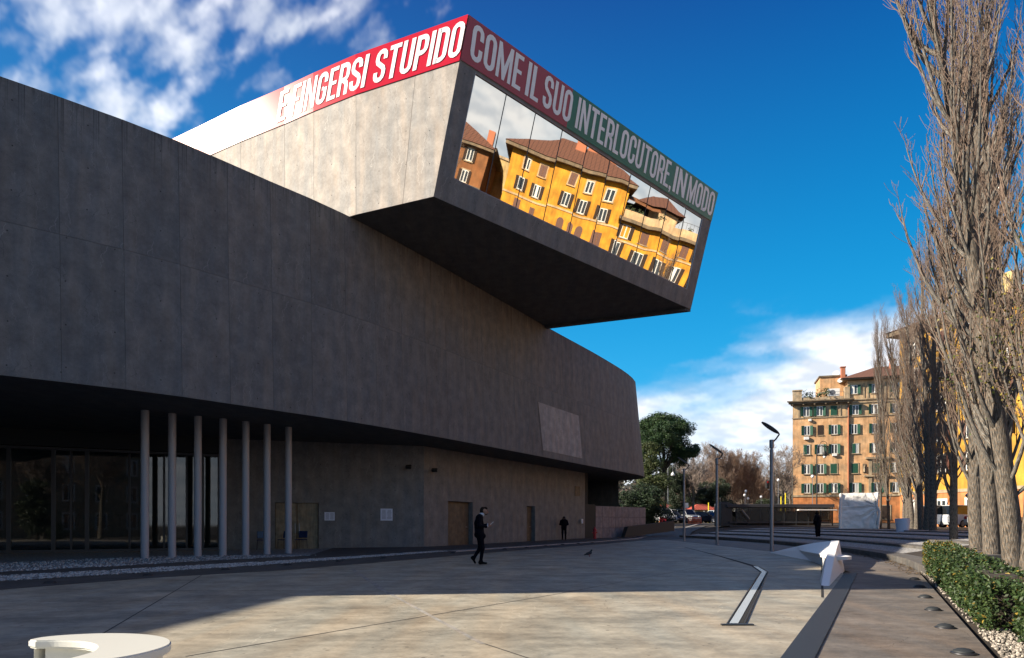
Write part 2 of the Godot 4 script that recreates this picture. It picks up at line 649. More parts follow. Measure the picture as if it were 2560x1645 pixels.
func sky_picture() -> ImageTexture:
	var W := 2560
	var H := 1280
	var f := FastNoiseLite.new()
	f.seed = 5
	f.noise_type = FastNoiseLite.TYPE_SIMPLEX_SMOOTH
	f.frequency = 1.1
	f.fractal_octaves = 6
	f.fractal_gain = 0.53
	f.domain_warp_enabled = true
	f.domain_warp_amplitude = 0.35
	f.domain_warp_frequency = 0.9
	var g := FastNoiseLite.new()
	g.seed = 9
	g.noise_type = FastNoiseLite.TYPE_SIMPLEX_SMOOTH
	g.frequency = 1.0
	g.fractal_octaves = 5
	var data := PackedFloat32Array()
	data.resize(W * H * 3)
	for y in H / 2:
		var el := PI / 2 - PI * (y + 0.5) / H
		var sy := sin(el)
		var cy := cos(el)
		var deg := rad_to_deg(el)
		# clear air from the zenith to the horizon
		var t := 1.0 - clampf(deg / 48.0, 0.0, 1.0)
		var r0 := lerpf(0.001, 0.004, t) + 0.25 * pow(t, 9.0)
		var g0 := lerpf(0.023, 0.46, pow(t, 1.6)) + 0.08 * pow(t, 9.0)
		var b0 := lerpf(0.14, 0.78, pow(t, 1.15))
		var low := 1.0 - smoothstep(17.0, 24.0, deg)
		for x in W:
			var az := wrapf((x + 0.5) / W * TAU, -PI, PI)
			var dx := sin(az) * cy
			var dz := -cos(az) * cy
			# paler towards the sun's side
			var side := 0.5 - 0.5 * sin(az - 0.1)
			side = side * side * 0.4
			var r := r0 + 0.06 * side
			var gg := g0 + 0.085 * side
			var b := b0 + 0.11 * side
			# broken high cloud, thick on the sun's side, thin opposite
			var px := dx / (sy + 0.16)
			var pz := dz / (sy + 0.16)
			var n := f.get_noise_2d(px * 2.1 + 3.0, pz * 3.0) * 0.5 + 0.5
			var big := g.get_noise_2d(px * 0.7 + 8.0, pz * 0.7) * 0.5 + 0.5
			var east := smoothstep(0.8, 1.3, absf(az))
			var cover := lerpf(smoothstep(0.12, -0.22, az + 0.5 * (n - 0.5) + 0.5 * (big - 0.5)), 0.7, east) * smoothstep(14.0, 24.0, deg)
			cover = maxf(cover, 0.95 * smoothstep(39.0, 60.0, deg))  # unseen overhead cloud, added to fill the shade on the plaza
			cover = maxf(cover, 0.5 * east * smoothstep(4.0, 12.0, deg))
			var th := lerpf(1.35, 0.33, cover) - (big - 0.5) * 0.45
			var wisp := f.get_noise_2d((px + pz) * 4.2 + 11.0, (pz - px) * 9.5) * 0.5 + 0.5
			var a := smoothstep(th, th + lerpf(0.7, 0.42, east), n + lerpf(0.85, 0.1, east) * (wisp - 0.5)) * lerpf(0.86, 0.92, east)
			# long flat bank of cloud low over the horizon
			if low > 0.0:
				var sn := f.get_noise_2d(az * 2.2 + 1.5, deg * 0.13 - az * 0.5) * 0.5 + 0.5
				var top := clampf(13.5 + 8.0 * (az - 0.22), 10.5, 17.0) + 9.0 * (sn - 0.5)
				var sb := smoothstep(top + 1.0, top - 5.5, deg) * (0.55 + 0.6 * sn)
				a = maxf(a, clampf(sb, 0.0, 0.93))
			var lit := clampf(0.72 + 0.9 * (f.get_noise_2d(px * 2.1 + 2.86, pz * 3.0 - 0.04) * 0.5 + 0.5 - n) * 3.0, 0.42, 1.0)
			var cr := lerpf(0.4, 0.86, lit)
			var cg := lerpf(0.45, 0.86, lit)
			var cb := lerpf(0.53, 0.88, lit)
			# cloud shines brighter the nearer it stands to the sun
			var glow := 1.0 + 1.3 * exp(-acos(clampf(dx * -0.873 + sy * 0.477 + dz * 0.105, -1.0, 1.0)) / 0.5)
			cr *= glow; cg *= glow; cb *= glow
			var i := (y * W + x) * 3
			data[i] = lerpf(r, cr, a)
			data[i + 1] = lerpf(gg, cg, a)
			data[i + 2] = lerpf(b, cb, a)
	for i in range(W * (H / 2) * 3, W * H * 3, 3):
		data[i] = 0.15; data[i + 1] = 0.14; data[i + 2] = 0.13
	return ImageTexture.create_from_image(Image.create_from_data(W, H, false, Image.FORMAT_RGBF, data.to_byte_array()))


func strip(m: MB, a: Array, b: Array, up: float) -> void:
	for i in a.size() - 1:
		m.quad(on_base(a[i][0], a[i][1], up), on_base(a[i + 1][0], a[i + 1][1], up), on_base(b[i + 1][0], b[i + 1][1], up), on_base(b[i][0], b[i][1], up))


func build_ground() -> void:
	var m := MB.new()
	var xs := []
	var zs := []
	for i in range(-7, 0): xs.append(-30.0 - pow(-i, 2.6) * 6.0)
	xs.reverse(); xs.sort()
	for i in range(-15, 36): xs.append(i * 2.0)
	for i in range(1, 9): xs.append(70.0 + pow(i, 2.6) * 4.0)
	for i in range(1, 8): zs.append(pow(8 - i, 2.5) * 5.0 + 10.0)
	for i in range(-5, 60): zs.append(-i * 2.0)
	for i in range(1, 11): zs.append(-118.0 - pow(i, 2.6) * 3.6)
	for j in zs.size() - 1:
		for i in xs.size() - 1:
			var q := []
			for e in [[0, 0], [1, 0], [1, 1], [0, 1]]:
				var x: float = xs[i + e[0]]
				var z: float = zs[j + e[1]]
				q.append(Vector3(x, land(x, z) - 0.05, z))
			m.quad(q[0], q[1], q[2], q[3])
	struct("ground", m, M.soil)

	# the concrete floor of the plaza
	m = MB.new()
	var edge := [[40, 20], [-25.5, 20], [-22, 0], [-14.5, -9.5], [-10.21, -13.61], [-8.82, -16.32], [-6.31, -19.15], [-3.14, -25.27], [0.03, -31.8], [5.11, -40.54], [9.16, -48.55], [11.4, -51.4], [11.62, -40], [11.7, -31], [10.97, -26], [8.65, -17.8], [2.74, -6.93], [-0.99, 0], [-3.2, 4.0], [-3.2, 20]]
	var pl := PackedVector2Array()
	for e in edge.slice(1): pl.append(Vector2(e[0], e[1]))
	var w := Vector3(0, -0.02, 0)
	m.prism(pl, Vector3(0, 0.0, 0), Vector3.RIGHT, Vector3(0, -0.006, 1), -w, false)
	struct("plaza", m, M.paving)
	# brown walkway to the right of the long drain, and on past the lamp posts
	m = MB.new()
	strip(m, [[-3.0, 4.0], [-0.79, 0], [2.95, -6.93], [8.97, -17.76], [11.0, -25.6], [11.72, -31], [11.64, -40], [11.42, -51.4]], [[-0.9, 4.0], [1.22, 0], [4.89, -6.93], [11.24, -18.9], [13.63, -24.7], [14.8, -30], [16.15, -42.9], [15.0, -56]], 0.006)
	m.quad(on_base(-3.2, 22, 0.006), on_base(-3.0, 4, 0.006), on_base(-0.9, 4, 0.006), on_base(-0.9, 22, 0.006))
	struct("walkway", m, M.walkway)
	# road that swings up past the museum's end to the street
	m = MB.new()
	var la := [[11.42, -51.4], [10.4, -56], [11.5, -62], [13.6, -70], [16.5, -80], [20, -92]]
	var lb := [[15.0, -56], [15.5, -60], [17.4, -66], [21, -74], [27, -84], [34, -92]]
	for i in la.size() - 1:
		var a := [la[i], la[i + 1], lb[i + 1], lb[i]]
		var q := []
		for e in a: q.append(Vector3(e[0], land(e[0], e[1]) + 0.03, e[1]))
		m.quad(q[0], q[1], q[2], q[3])
	struct("ramp_road", m, M.dark_strip)
	m = MB.new()
	for i in 26:
		var x0 := -30.0 + i * 6.0
		m.quad(Vector3(x0, land(x0, -91) + 0.02, -91), Vector3(x0 + 6, land(x0 + 6, -91) + 0.02, -91), Vector3(x0 + 6, 1.76, -116), Vector3(x0, 1.76, -116))
	struct("street", m, M.asphalt)
	# far wooded hill beyond the street
	m = MB.new()
	var hn := FastNoiseLite.new()
	hn.seed = 77
	hn.frequency = 0.012
	var hill := func(x: float, z: float) -> float:
		var k := smoothstep(-250, -420, z) * (1.0 - smoothstep(-560, -760, z))
		return 1.0 + k * (24.0 + 10.0 * hn.get_noise_2d(x, z) + 6.0 * hn.get_noise_2d(x * 4, z * 4))
	for i in 60:
		for j in 26:
			var x0 := -500.0 + i * 22
			var z0 := -240.0 - j * 20
			var q := []
			for e in [[0, 0], [0, -1], [1, -1], [1, 0]]:
				var x: float = x0 + e[0] * 22
				var z: float = z0 + e[1] * 20
				q.append(Vector3(x, hill.call(x, z), z))
			m.quad(q[3], q[2], q[1], q[0])
	struct("hill", m, M.scrub)
	var places := []
	var cols := []
	var leafy := leaf_clump(61, 26, 1.0, 0.55)
	for i in 1500:
		var x := rng.randf_range(-60, 480)
		var z := rng.randf_range(-300, -520)
		var s := rng.randf_range(2.5, 5.5)
		places.append(Transform3D(Basis(UP, rng.randf() * TAU).scaled(Vector3(s, s * rng.randf_range(0.8, 1.3), s)), Vector3(x, hill.call(x, z) + s * 0.5, z)))
		var k := rng.randf_range(0.6, 1.2)
		cols.append(Color(0.055 * k, 0.06 * k, 0.03 * k) if rng.randf() < 0.55 else Color(0.11 * k, 0.075 * k, 0.055 * k))
	many("hillside_wood", leafy, M.leaf, places, cols)
	tag(get_node("hillside_wood"), "dark wood covering the far hillside behind the street", "wood")


# a ball of leaf-sized faces, for foliage seen from afar
func leaf_clump(sd: int, count: int, r: float, size: float) -> ArrayMesh:
	var g := RandomNumberGenerator.new()
	g.seed = sd
	var m := MB.new()
	m.tint = true
	for i in count:
		var d := Vector3(g.randfn(), g.randfn(), g.randfn()).normalized() * r * pow(g.randf(), 0.4)
		var nn := (d.normalized() + Vector3(g.randfn(), g.randfn() + 0.6, g.randfn()) * 0.5).normalized()
		var t := nn.cross(Vector3(g.randfn(), g.randfn(), g.randfn())).normalized()
		var b := nn.cross(t)
		var s := size * g.randf_range(0.6, 1.2)
		var k := g.randf_range(0.7, 1.25)
		m.col = Color(k, k, k)
		m.quad(d - t * s * 0.5, d - b * s * 0.3, d + t * s * 0.5, d + b * s * 0.3)
	return m.mesh()


# ---------------------------------------------------------------- museum
func smooth_line(pts: Array, per: int) -> Array:
	var out := []
	for i in pts.size() - 1:
		var p0: Vector2 = pts[max(i - 1, 0)]
		var p3: Vector2 = pts[min(i + 2, pts.size() - 1)]
		for k in per:
			out.append((pts[i] as Vector2).cubic_interpolate(pts[i + 1], p0, p3, float(k) / per))
	out.append(pts[-1])
	return out


func resample(pts: Array, count: int) -> Array:
	var ln := [0.0]
	for i in pts.size() - 1:
		ln.append(ln[-1] + (pts[i + 1] as Vector2).distance_to(pts[i]))
	var out := []
	var j := 0
	for k in count + 1:
		var s: float = ln[-1] * k / count
		while j < pts.size() - 2 and ln[j + 1] < s: j += 1
		var f: float = (s - ln[j]) / maxf(ln[j + 1] - ln[j], 1e-6)
		out.append((pts[j] as Vector2).lerp(pts[j + 1], clampf(f, 0, 1)))
	return out


func v2(list: Array) -> Array:
	var o := []
	for p in list: o.append(Vector2(p[0], p[1]))
	return o


# one cast panel between four corners (seen from outside, counter-clockwise), its edges let back by the joint
func cast_panel(m: MB, a: Vector3, b: Vector3, c: Vector3, d: Vector3, gap: float, deep: float) -> void:
	var n := (c - a).cross(d - b).normalized()
	var e1 := (b - a).normalized() * gap
	var e2 := (d - a).normalized() * gap
	var q := [a + e1 + e2, b - e1 + e2, c - e1 - e2, d + e1 - e2]
	m.quad(q[0], q[1], q[2], q[3])
	for i in 4:
		var j := (i + 1) % 4
		m.quad(q[i] - n * deep, q[j] - n * deep, q[j], q[i])


const HT := 13.735
const HB := 5.565


func build_museum() -> void:
	var mu := thing("museum", "large grey concrete museum with curved wall and cantilevered upper gallery", "museum", Vector3(0, 0, 0))
	var top := resample(smooth_line(v2([[-19.2, -14.2], [-14.07, -18.76], [-12.51, -20.12], [-10.78, -21.86], [-8.91, -24.19], [-6.53, -27.22], [-3.42, -32.46], [2.16, -42.44], [5.47, -48.13], [7.5, -51.8], [8.92, -54.52], [10.05, -57.04], [10.72, -59.2], [10.75, -61.2], [9.9, -63.4]]), 8), 36)
	var bot := resample(smooth_line(v2([[-19.36, -14.42], [-14.23, -18.98], [-12.6, -20.3], [-10.85, -22.0], [-8.98, -24.35], [-6.6, -27.4], [-3.4, -32.4], [2.3, -42.3], [5.75, -48.4], [7.95, -52.0], [9.45, -54.6], [10.75, -57.0], [11.5, -59.2], [11.5, -61.4], [10.4, -63.8]]), 8), 36)
	var back := MB.new()
	for i in 36:
		var a := Vector3(bot[i].x, HB, bot[i].y)
		var b := Vector3(bot[i + 1].x, HB, bot[i + 1].y)
		var c := Vector3(top[i + 1].x, HT, top[i + 1].y)
		var d := Vector3(top[i].x, HT, top[i].y)
		var n := (c - a).cross(d - b).normalized() * 0.03
		back.quad(a - n, b - n, c - n, d - n)
	var wall := obj("gallery_wall", back, M.concrete_dark, mu)
	var tones := []
	var runs := []
	for k in 5:
		var m2: StandardMaterial3D = M.concrete.duplicate()
		var s := [0.93, 1.0, 1.05, 0.97, 1.02][k] as float
		m2.albedo_color = lin(0.285 * s, 0.275 * s, 0.27 * s)
		tones.append(m2)
		var m3: StandardMaterial3D = m2.duplicate()
		m3.albedo_texture = T.concrete_run
		runs.append(m3)
	for i in 36:
		for row in 2:
			var f0 := 0.0 if row == 0 else 0.52
			var f1 := 0.52 if row == 0 else 1.0
			var cs := []
			for e in [[i, f0], [i + 1, f0], [i + 1, f1], [i, f1]]:
				var p: Vector2 = (bot[e[0]] as Vector2).lerp(top[e[0]], e[1])
				cs.append(Vector3(p.x, lerpf(HB, HT, e[1]), p.y))
			var m := MB.new()
			m.uo = Vector2(rng.randf() * 5.0, rng.randf() * 0.3 if row == 0 else 0.0)
			cast_panel(m, cs[0], cs[1], cs[2], cs[3], 0.004, 0.03)
			obj("concrete_panel", m, (tones if row == 0 else runs)[rng.randi() % 5], wall)
	# reflected sunlight near the wall's far end, put in as paler concrete
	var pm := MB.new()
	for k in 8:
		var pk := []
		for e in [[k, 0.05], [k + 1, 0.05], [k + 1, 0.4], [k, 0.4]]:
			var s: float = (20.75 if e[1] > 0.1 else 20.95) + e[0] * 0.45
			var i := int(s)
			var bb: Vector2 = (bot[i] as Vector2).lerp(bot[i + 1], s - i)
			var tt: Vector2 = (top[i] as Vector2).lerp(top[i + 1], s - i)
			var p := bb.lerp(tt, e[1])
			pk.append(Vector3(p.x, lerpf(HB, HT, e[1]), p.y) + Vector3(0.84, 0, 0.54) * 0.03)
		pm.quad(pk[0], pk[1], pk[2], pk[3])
	obj("reflected_light_patch", pm, M.concrete_light, mu, "patch of reflected sunlight in paler concrete near the far lower end")
	# roof and underside of the curved storey
	var pl := PackedVector2Array()
	for p in top: pl.append(p)
	for p in [[2, -70], [-45, -66], [-45, -11.1], [-28.8, -11.1]]: pl.append(Vector2(p[0], p[1]))
	var rm := MB.new()
	rm.prism(pl, Vector3(0, HT - 0.32, 0), Vector3.RIGHT, Vector3.BACK, Vector3(0, 0.3, 0), false)
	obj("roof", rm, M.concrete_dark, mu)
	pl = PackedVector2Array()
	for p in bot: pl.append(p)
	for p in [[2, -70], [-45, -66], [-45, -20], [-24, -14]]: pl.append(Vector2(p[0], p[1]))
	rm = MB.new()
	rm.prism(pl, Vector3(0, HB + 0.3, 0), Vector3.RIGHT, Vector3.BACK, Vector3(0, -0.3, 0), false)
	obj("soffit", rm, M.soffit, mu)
	# unseen wing added at left, shaped to cast the plaza's shadow edge
	rm = MB.new()
	var wing := PackedVector2Array()
	for p in [[-15.4, -11.1], [-15.4, -16.4], [-19.2, -14.4], [-45, -14.4], [-45, 10], [-31.5, 10], [-29.35, -5.8], [-28.6, -11.1]]: wing.append(Vector2(p[0], p[1]))
	rm.prism(wing, Vector3(0, HB, 0), Vector3.RIGHT, Vector3.BACK, Vector3(0, HT - HB, 0))
	obj("shadow_wing", rm, M.concrete, mu)
	rm = MB.new()
	rm.box(Vector3(-36, 2.7, -4), Vector3(17, 5.7, 22))
	obj("shadow_wing_base", rm, M.concrete_dark, mu)
	rm = MB.new()
	for q in [[[9.9, -63.4], [2, -70]], [[2, -70], [-45, -66]], [[-45, -66], [-45, 10]]]:
		rm.quad(Vector3(q[0][0], 0, q[0][1]), Vector3(q[1][0], 0, q[1][1]), Vector3(q[1][0], HT - 0.1, q[1][1]), Vector3(q[0][0], HT - 0.1, q[0][1]))
	obj("back_wall", rm, M.concrete, mu)
	build_ground_floor(mu)
	build_upper_gallery(mu)


func wall_piece(m: MB, a: Vector2, b: Vector2, y0: float, y1: float, thick: float) -> void:
	var d := (b - a).normalized()
	var n := Vector2(-d.y, d.x)     # to the back
	if n.y > 0: n = -n
	var poly := PackedVector2Array([a, b, b + n * thick, a + n * thick])
	m.prism(poly, Vector3(0, y0, 0), Vector3.RIGHT, Vector3.BACK, Vector3(0, y1 - y0, 0))


func build_ground_floor(mu: Node3D) -> void:
	# floor in front of and behind the glazing
	var ew := [Vector2(-14.07, -32.75), Vector2(-4.64, -35.94)]
	var rw := [Vector2(-4.64, -35.94), Vector2(5.79, -54.2)]
	# entrance wall with a double door, cut round its opening
	var d := (ew[1] - ew[0] as Vector2).normalized()
	var L: float = (ew[1] - ew[0] as Vector2).length()
	var p := func(s: float) -> Vector2: return ew[0] + d * s
	var m := MB.new()
	wall_piece(m, p.call(0), p.call(2.55), -0.1, HB + 0.2, 0.4)
	wall_piece(m, p.call(4.62), p.call(L), -0.1, HB + 0.2, 0.4)
	wall_piece(m, p.call(2.55), p.call(4.62), 2.52, HB + 0.2, 0.4)
	var w := obj("entrance_wall", m, M.concrete, mu)
	var n := Vector2(d.y, -d.x)
	if n.y > 0: n = -n
	var bs := Basis(Vector3(d.x, 0, d.y), UP, Vector3(-n.x, 0, -n.y))
	for k in 2:
		m = MB.new()
		var c: Vector2 = p.call(2.55 + 0.52 + k * 1.03) + n * 0.16
		m.box(Vector3(c.x, 1.36, c.y), Vector3(1.0, 2.3, 0.05), bs, 0.008)
		var dr := obj("door", m, M.wood_door, mu)
		m = MB.new()
		var hc: Vector2 = p.call(2.55 + (0.95 if k == 0 else 1.15)) + n * 0.1
		m.box(Vector3(hc.x, 1.25, hc.y), Vector3(0.03, 0.5, 0.05), bs)
		obj("handle", m, M.steel, dr)
	# right-hand wall with two doors
	var d2 := (rw[1] - rw[0] as Vector2).normalized()
	var L2: float = (rw[1] - rw[0] as Vector2).length()
	var p2 := func(s: float) -> Vector2: return rw[0] + d2 * s
	var n2 := Vector2(d2.y, -d2.x)
	if n2.x > 0: n2 = -n2
	var bs2 := Basis(Vector3(d2.x, 0, d2.y), UP, Vector3(-n2.x, 0, -n2.y))
	var holes := [[2.2, 4.72, 2.75], [11.35, 12.55, 2.7]]
	m = MB.new()
	var s0 := 0.0
	for h in holes:
		wall_piece(m, p2.call(s0), p2.call(h[0]), -0.1, HB + 0.2, 0.5)
		wall_piece(m, p2.call(h[0]), p2.call(h[1]), h[2], HB + 0.2, 0.5)
		s0 = h[1]
	wall_piece(m, p2.call(s0), p2.call(L2), -0.1, HB + 0.2, 0.5)
	var w2 := obj("side_wall", m, M.concrete, mu)
	for h in holes:
		m = MB.new()
		var mid: Vector2 = p2.call((h[0] + h[1]) * 0.5) + n2 * 0.3
		m.box(Vector3(mid.x, (h[2] + 0.2) * 0.5, mid.y), Vector3(h[1] - h[0] - 0.02, h[2] - 0.24, 0.05), bs2, 0.008)
		var dr := obj("door", m, M.brown_door, mu)
		m = MB.new()
		var hc: Vector2 = p2.call(h[1] - 0.3) + n2 * 0.25
		m.box(Vector3(hc.x, 1.3, hc.y), Vector3(0.16, 0.04, 0.05), bs2)
		obj("handle", m, M.steel, dr)
	# brownish blanked-off vent high on the side wall, near its end
	m = MB.new()
	var vc: Vector2 = p2.call(L2 - 1.5) - n2 * 0.02
	m.box(Vector3(vc.x, 4.05, vc.y), Vector3(0.9, 0.75, 0.03), bs2)
	obj("vent_cover", m, M.brown_door, mu)
	# dark return wall at the far end
	m = MB.new()
	wall_piece(m, Vector2(5.79, -54.2), Vector2(6.75, -55.2), 0.0, 3.08, 0.3)
	wall_piece(m, Vector2(5.79, -54.35), Vector2(0, -64), 0.0, HB, 0.3)
	obj("return_wall", m, M.slate, mu)
	# glazed entrance: frames, panes, dark room behind
	var g0 := Vector2(-24.0, -27.83)
	var g1 := Vector2(-14.07, -32.75)
	var gd := (g1 - g0).normalized()
	var gn := Vector2(gd.y, -gd.x)
	if gn.y > 0: gn = -gn
	var gb := Basis(Vector3(gd.x, 0, gd.y), UP, Vector3(-gn.x, 0, -gn.y))
	var GL := (g1 - g0).length()
	var glz := MB.new()
	for y in [0.27, 4.74]:
		var c := (g0 + g1) * 0.5
		glz.box(Vector3(c.x, y, c.y), Vector3(GL, 0.12, 0.14), gb)
	var frame := obj("glazing_frame", glz, M.dark_metal, mu)
	var stops := [0.05, 2.55, 4.2, 4.75, 5.3, 7.3, 8.9, 9.55, 10.6, GL - 0.03]
	# measured mullions along the glazing, wide posts first
	stops = [0.0, 2.85, 4.45, 5.1, 5.7, 7.35, 8.75, 9.7, 10.4, GL]
	for i in stops.size():
		var c: Vector2 = g0 + gd * float(stops[i])
		m = MB.new()
		m.box(Vector3(c.x, 2.5, c.y), Vector3(0.16 if i in [1, 2, 4] else 0.07, 4.36, 0.18 if i in [1, 2, 4] else 0.1), gb)
		obj("mullion", m, M.dark_metal, frame)
		if i + 1 < stops.size():
			var c2: Vector2 = g0 + gd * float(stops[i + 1])
			var q := (c + c2) * 0.5
			m = MB.new()
			m.box(Vector3(q.x, 2.5, q.y), Vector3(c.distance_to(c2) - 0.1, 4.3, 0.02), gb)
			obj("pane", m, M.glass, frame)
	m = MB.new()
	var mid := (g0 + g1) * 0.5
	m.box(Vector3(mid.x, 5.2, mid.y) + gb * Vector3(0, 0, -0.1), Vector3(GL + 0.2, 0.72, 0.3), gb)
	obj("fascia", m, M.slate, mu)
	m = MB.new()
	var rc := mid + gn * 7.0
	m.box(Vector3(rc.x, 2.6, rc.y), Vector3(GL + 4, 5.4, 0.2), gb)
	m.box(Vector3(mid.x, 0.16, mid.y) + gb * Vector3(0, 0, -3.4), Vector3(GL + 4, 0.08, 7.2), gb)
	obj("foyer", m, M.concrete_dark, mu)
	# the words that stand behind the glass
	var words := "MOLTEPLICITA"
	for i in words.length():
		var s := 5.0 + (0.0 if i == 0 else 0.55) + i * 0.42
		var c: Vector2 = g0 + gd * s + gn * 0.6
		m = MB.new()
		glyph(m, words[i], Vector3(c.x, 1.35, c.y), Vector3(gd.x, 0, gd.y) * 0.55, UP * 0.55, Vector3(-gn.x, 0, -gn.y) * 0.03)
		obj("letter", m, M.black, frame)
	# thin columns under the curved storey
	for c in [[-13.32, -24.76], [-12.70, -25.5], [-12.03, -26.13], [-11.33, -26.75], [-10.70, -27.42], [-10.12, -28.2], [-9.5, -29.0]]:
		m = MB.new()
		m.tube([Vector3(c[0], base_y(c[1]) - 0.05, c[1]), Vector3(c[0], HB + 0.01, c[1] - 0.02)], [0.14, 0.14], 20, false)
		obj("column", m, M.column_paint, mu)


# the cantilevered gallery with its picture window and lettered band
func build_upper_gallery(mu: Node3D) -> void:
	var BL := Vector3(-2.94, HT, -25.63)
	var BR := Vector3(10.21, HT, -39.0)
	var TL := Vector3(-1.59, 20.08, -25.0)
	var TR := Vector3(11.57, 20.08, -38.38)
	var t := (BR - BL).normalized()
	var vv := TL - BL
	var vh := (vv - t * vv.dot(t)).normalized()
	var n := t.cross(vh)
	var F := func(a: float, b: float, out := 0.0) -> Vector3: return BL + t * a + vh * b + n * out
	# left flank: plan line of its foot, running back over the curved storey
	var foot := v2([[-2.94, -25.63], [-4.2, -26.21], [-6.2, -27.13], [-8.2, -28.24], [-9.7, -29.13], [-12.1, -30.46], [-14.8, -32.1], [-16.5, -33.1], [-24, -38.0], [-34, -45.0]])
	var headp := foot.duplicate()
	headp[0] = Vector2(-1.59, -25.0)
	headp[1] = Vector2(-3.5, -25.89)
	var cuts := [0, 1, 2, 3, 4, 5, 6, 7, 8, 9]
	var core := MB.new()
	for i in 9:
		var a := Vector3(foot[i].x, HT, foot[i].y)
		var b := Vector3(foot[i + 1].x, HT, foot[i + 1].y)
		var nn := UP.cross(b - a).normalized() * -0.03
		core.quad(Vector3(headp[i].x, 20.05, headp[i].y) + nn, Vector3(headp[i + 1].x, 20.05, headp[i + 1].y) + nn, b + nn, a + nn)
	var flank := obj("gallery_flank", core, M.concrete_dark, mu)
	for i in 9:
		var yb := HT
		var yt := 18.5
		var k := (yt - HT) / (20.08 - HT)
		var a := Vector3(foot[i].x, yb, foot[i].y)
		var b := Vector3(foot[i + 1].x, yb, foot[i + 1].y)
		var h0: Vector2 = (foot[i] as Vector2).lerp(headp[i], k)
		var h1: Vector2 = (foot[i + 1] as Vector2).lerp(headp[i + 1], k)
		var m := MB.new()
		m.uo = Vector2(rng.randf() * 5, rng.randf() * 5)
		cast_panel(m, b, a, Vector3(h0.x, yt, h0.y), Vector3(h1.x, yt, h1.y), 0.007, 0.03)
		obj("concrete_panel", m, M.concrete_sunlit, flank)
	# right flank and the roof
	var m := MB.new()
	var rb := [BR, Vector3(2.16, HT, -42.44), Vector3(-14, HT, -49.5), Vector3(-28, HT, -56)]
	var rt := [TR, Vector3(3.5, 20.08, -41.8), Vector3(-14, 20.08, -49.4), Vector3(-28, 20.08, -56)]
	for i in 3:
		m.quad(rb[i], rb[i + 1], rt[i + 1], rt[i])
	obj("gallery_far_flank", m, M.concrete, mu)
	m = MB.new()
	var pl := PackedVector2Array()
	for p in headp: pl.append(p)
	for p in [rt[3], rt[2], rt[1], rt[0]]: pl.append(Vector2(p.x, p.z))
	m.prism(pl, Vector3(0, 19.95, 0), Vector3.RIGHT, Vector3.BACK, Vector3(0, 0.12, 0), false)
	obj("gallery_roof", m, M.concrete_dark, mu)
	m = MB.new()
	pl = PackedVector2Array()
	for i in 4: pl.append(foot[i])
	for p in [Vector2(-14, -33), Vector2(-14, -49), Vector2(2.16, -42.44), Vector2(10.21, -39.0)]: pl.append(p)
	m.prism(pl, Vector3(0, HT + 0.1, 0), Vector3.RIGHT, Vector3.BACK, Vector3(0, -0.08, 0), false)
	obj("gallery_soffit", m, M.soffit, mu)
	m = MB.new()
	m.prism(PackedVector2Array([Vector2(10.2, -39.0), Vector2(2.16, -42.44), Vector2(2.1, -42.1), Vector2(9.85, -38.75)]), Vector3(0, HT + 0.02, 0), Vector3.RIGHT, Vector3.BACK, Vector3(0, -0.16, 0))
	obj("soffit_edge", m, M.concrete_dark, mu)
	# front frame of concrete round the window
	var w := [[1.17, 4.82], [18.25, 4.82], [18.0, 0.93], [0.82, 0.93]]
	m = MB.new()
	m.quad(F.call(0, 0), F.call(18.76, 0), F.call(w[2][0], w[2][1]), F.call(w[3][0], w[3][1]))
	m.quad(F.call(0, 0), F.call(w[3][0], w[3][1]), F.call(w[0][0], w[0][1]), F.call(0.372, 4.95))
	m.quad(F.call(18.76, 0), F.call(19.13, 4.95), F.call(w[1][0], w[1][1]), F.call(w[2][0], w[2][1]))
	m.quad(F.call(0.372, 4.95), F.call(w[0][0], w[0][1]), F.call(w[1][0], w[1][1]), F.call(19.13, 4.95))
	for i in 4:
		var j := (i + 1) % 4
		m.quad(F.call(w[i][0], w[i][1]), F.call(w[i][0], w[i][1], -0.07), F.call(w[j][0], w[j][1], -0.07), F.call(w[j][0], w[j][1]))
	obj("front_frame", m, M.concrete, mu)
	# window of ten mirror-like panes
	m = MB.new()
	for i in 4:
		var j := (i + 1) % 4
		m.tube([F.call(w[i][0], w[i][1], -0.03), F.call(w[j][0], w[j][1], -0.03)], [0.035, 0.035], 6)
	var win := obj("picture_window", m, M.steel, mu)
	for i in 10:
		var f0 := i / 10.0
		var f1 := (i + 1) / 10.0
		var a0 := lerpf(0.82, 18.0, f0)
		var a1 := lerpf(0.82, 18.0, f1)
		var c0 := lerpf(1.17, 18.25, f0)
		var c1 := lerpf(1.17, 18.25, f1)
		m = MB.new()
		m.tint = false
		# sheets of glass are never quite in one plane
		var k := [rng.randf_range(-0.004, 0.004), rng.randf_range(-0.004, 0.004), rng.randf_range(-0.004, 0.004), rng.randf_range(-0.004, 0.004)]
		var nx := 3
		var ny := 4
		for ix in nx:
			for iy in ny:
				var q := []
				var qn := []
				for e in [[0, 0], [1, 0], [1, 1], [0, 1]]:
					var fx: float = (ix + e[0]) / float(nx)
					var fy: float = (iy + e[1]) / float(ny)
					var a := lerpf(lerpf(a0, a1, fx), lerpf(c0, c1, fx), fy)
					q.append(F.call(a, lerpf(0.93, 4.82, fy), -0.05))
					qn.append((n + t * (k[0] * 0.4 + k[1] * 0.5 * sin(fy * 5.0 + i)) + vh * (k[2] * 0.4 + k[3] * 0.5 * sin(fx * 4.0 + i))).normalized())
				m.squad(q[0], q[1], q[2], q[3], qn[0], qn[1], qn[2], qn[3], Vector2.ZERO, Vector2.RIGHT, Vector2.ONE, Vector2.DOWN)
		obj("pane", m, M.mirror_glass, win)
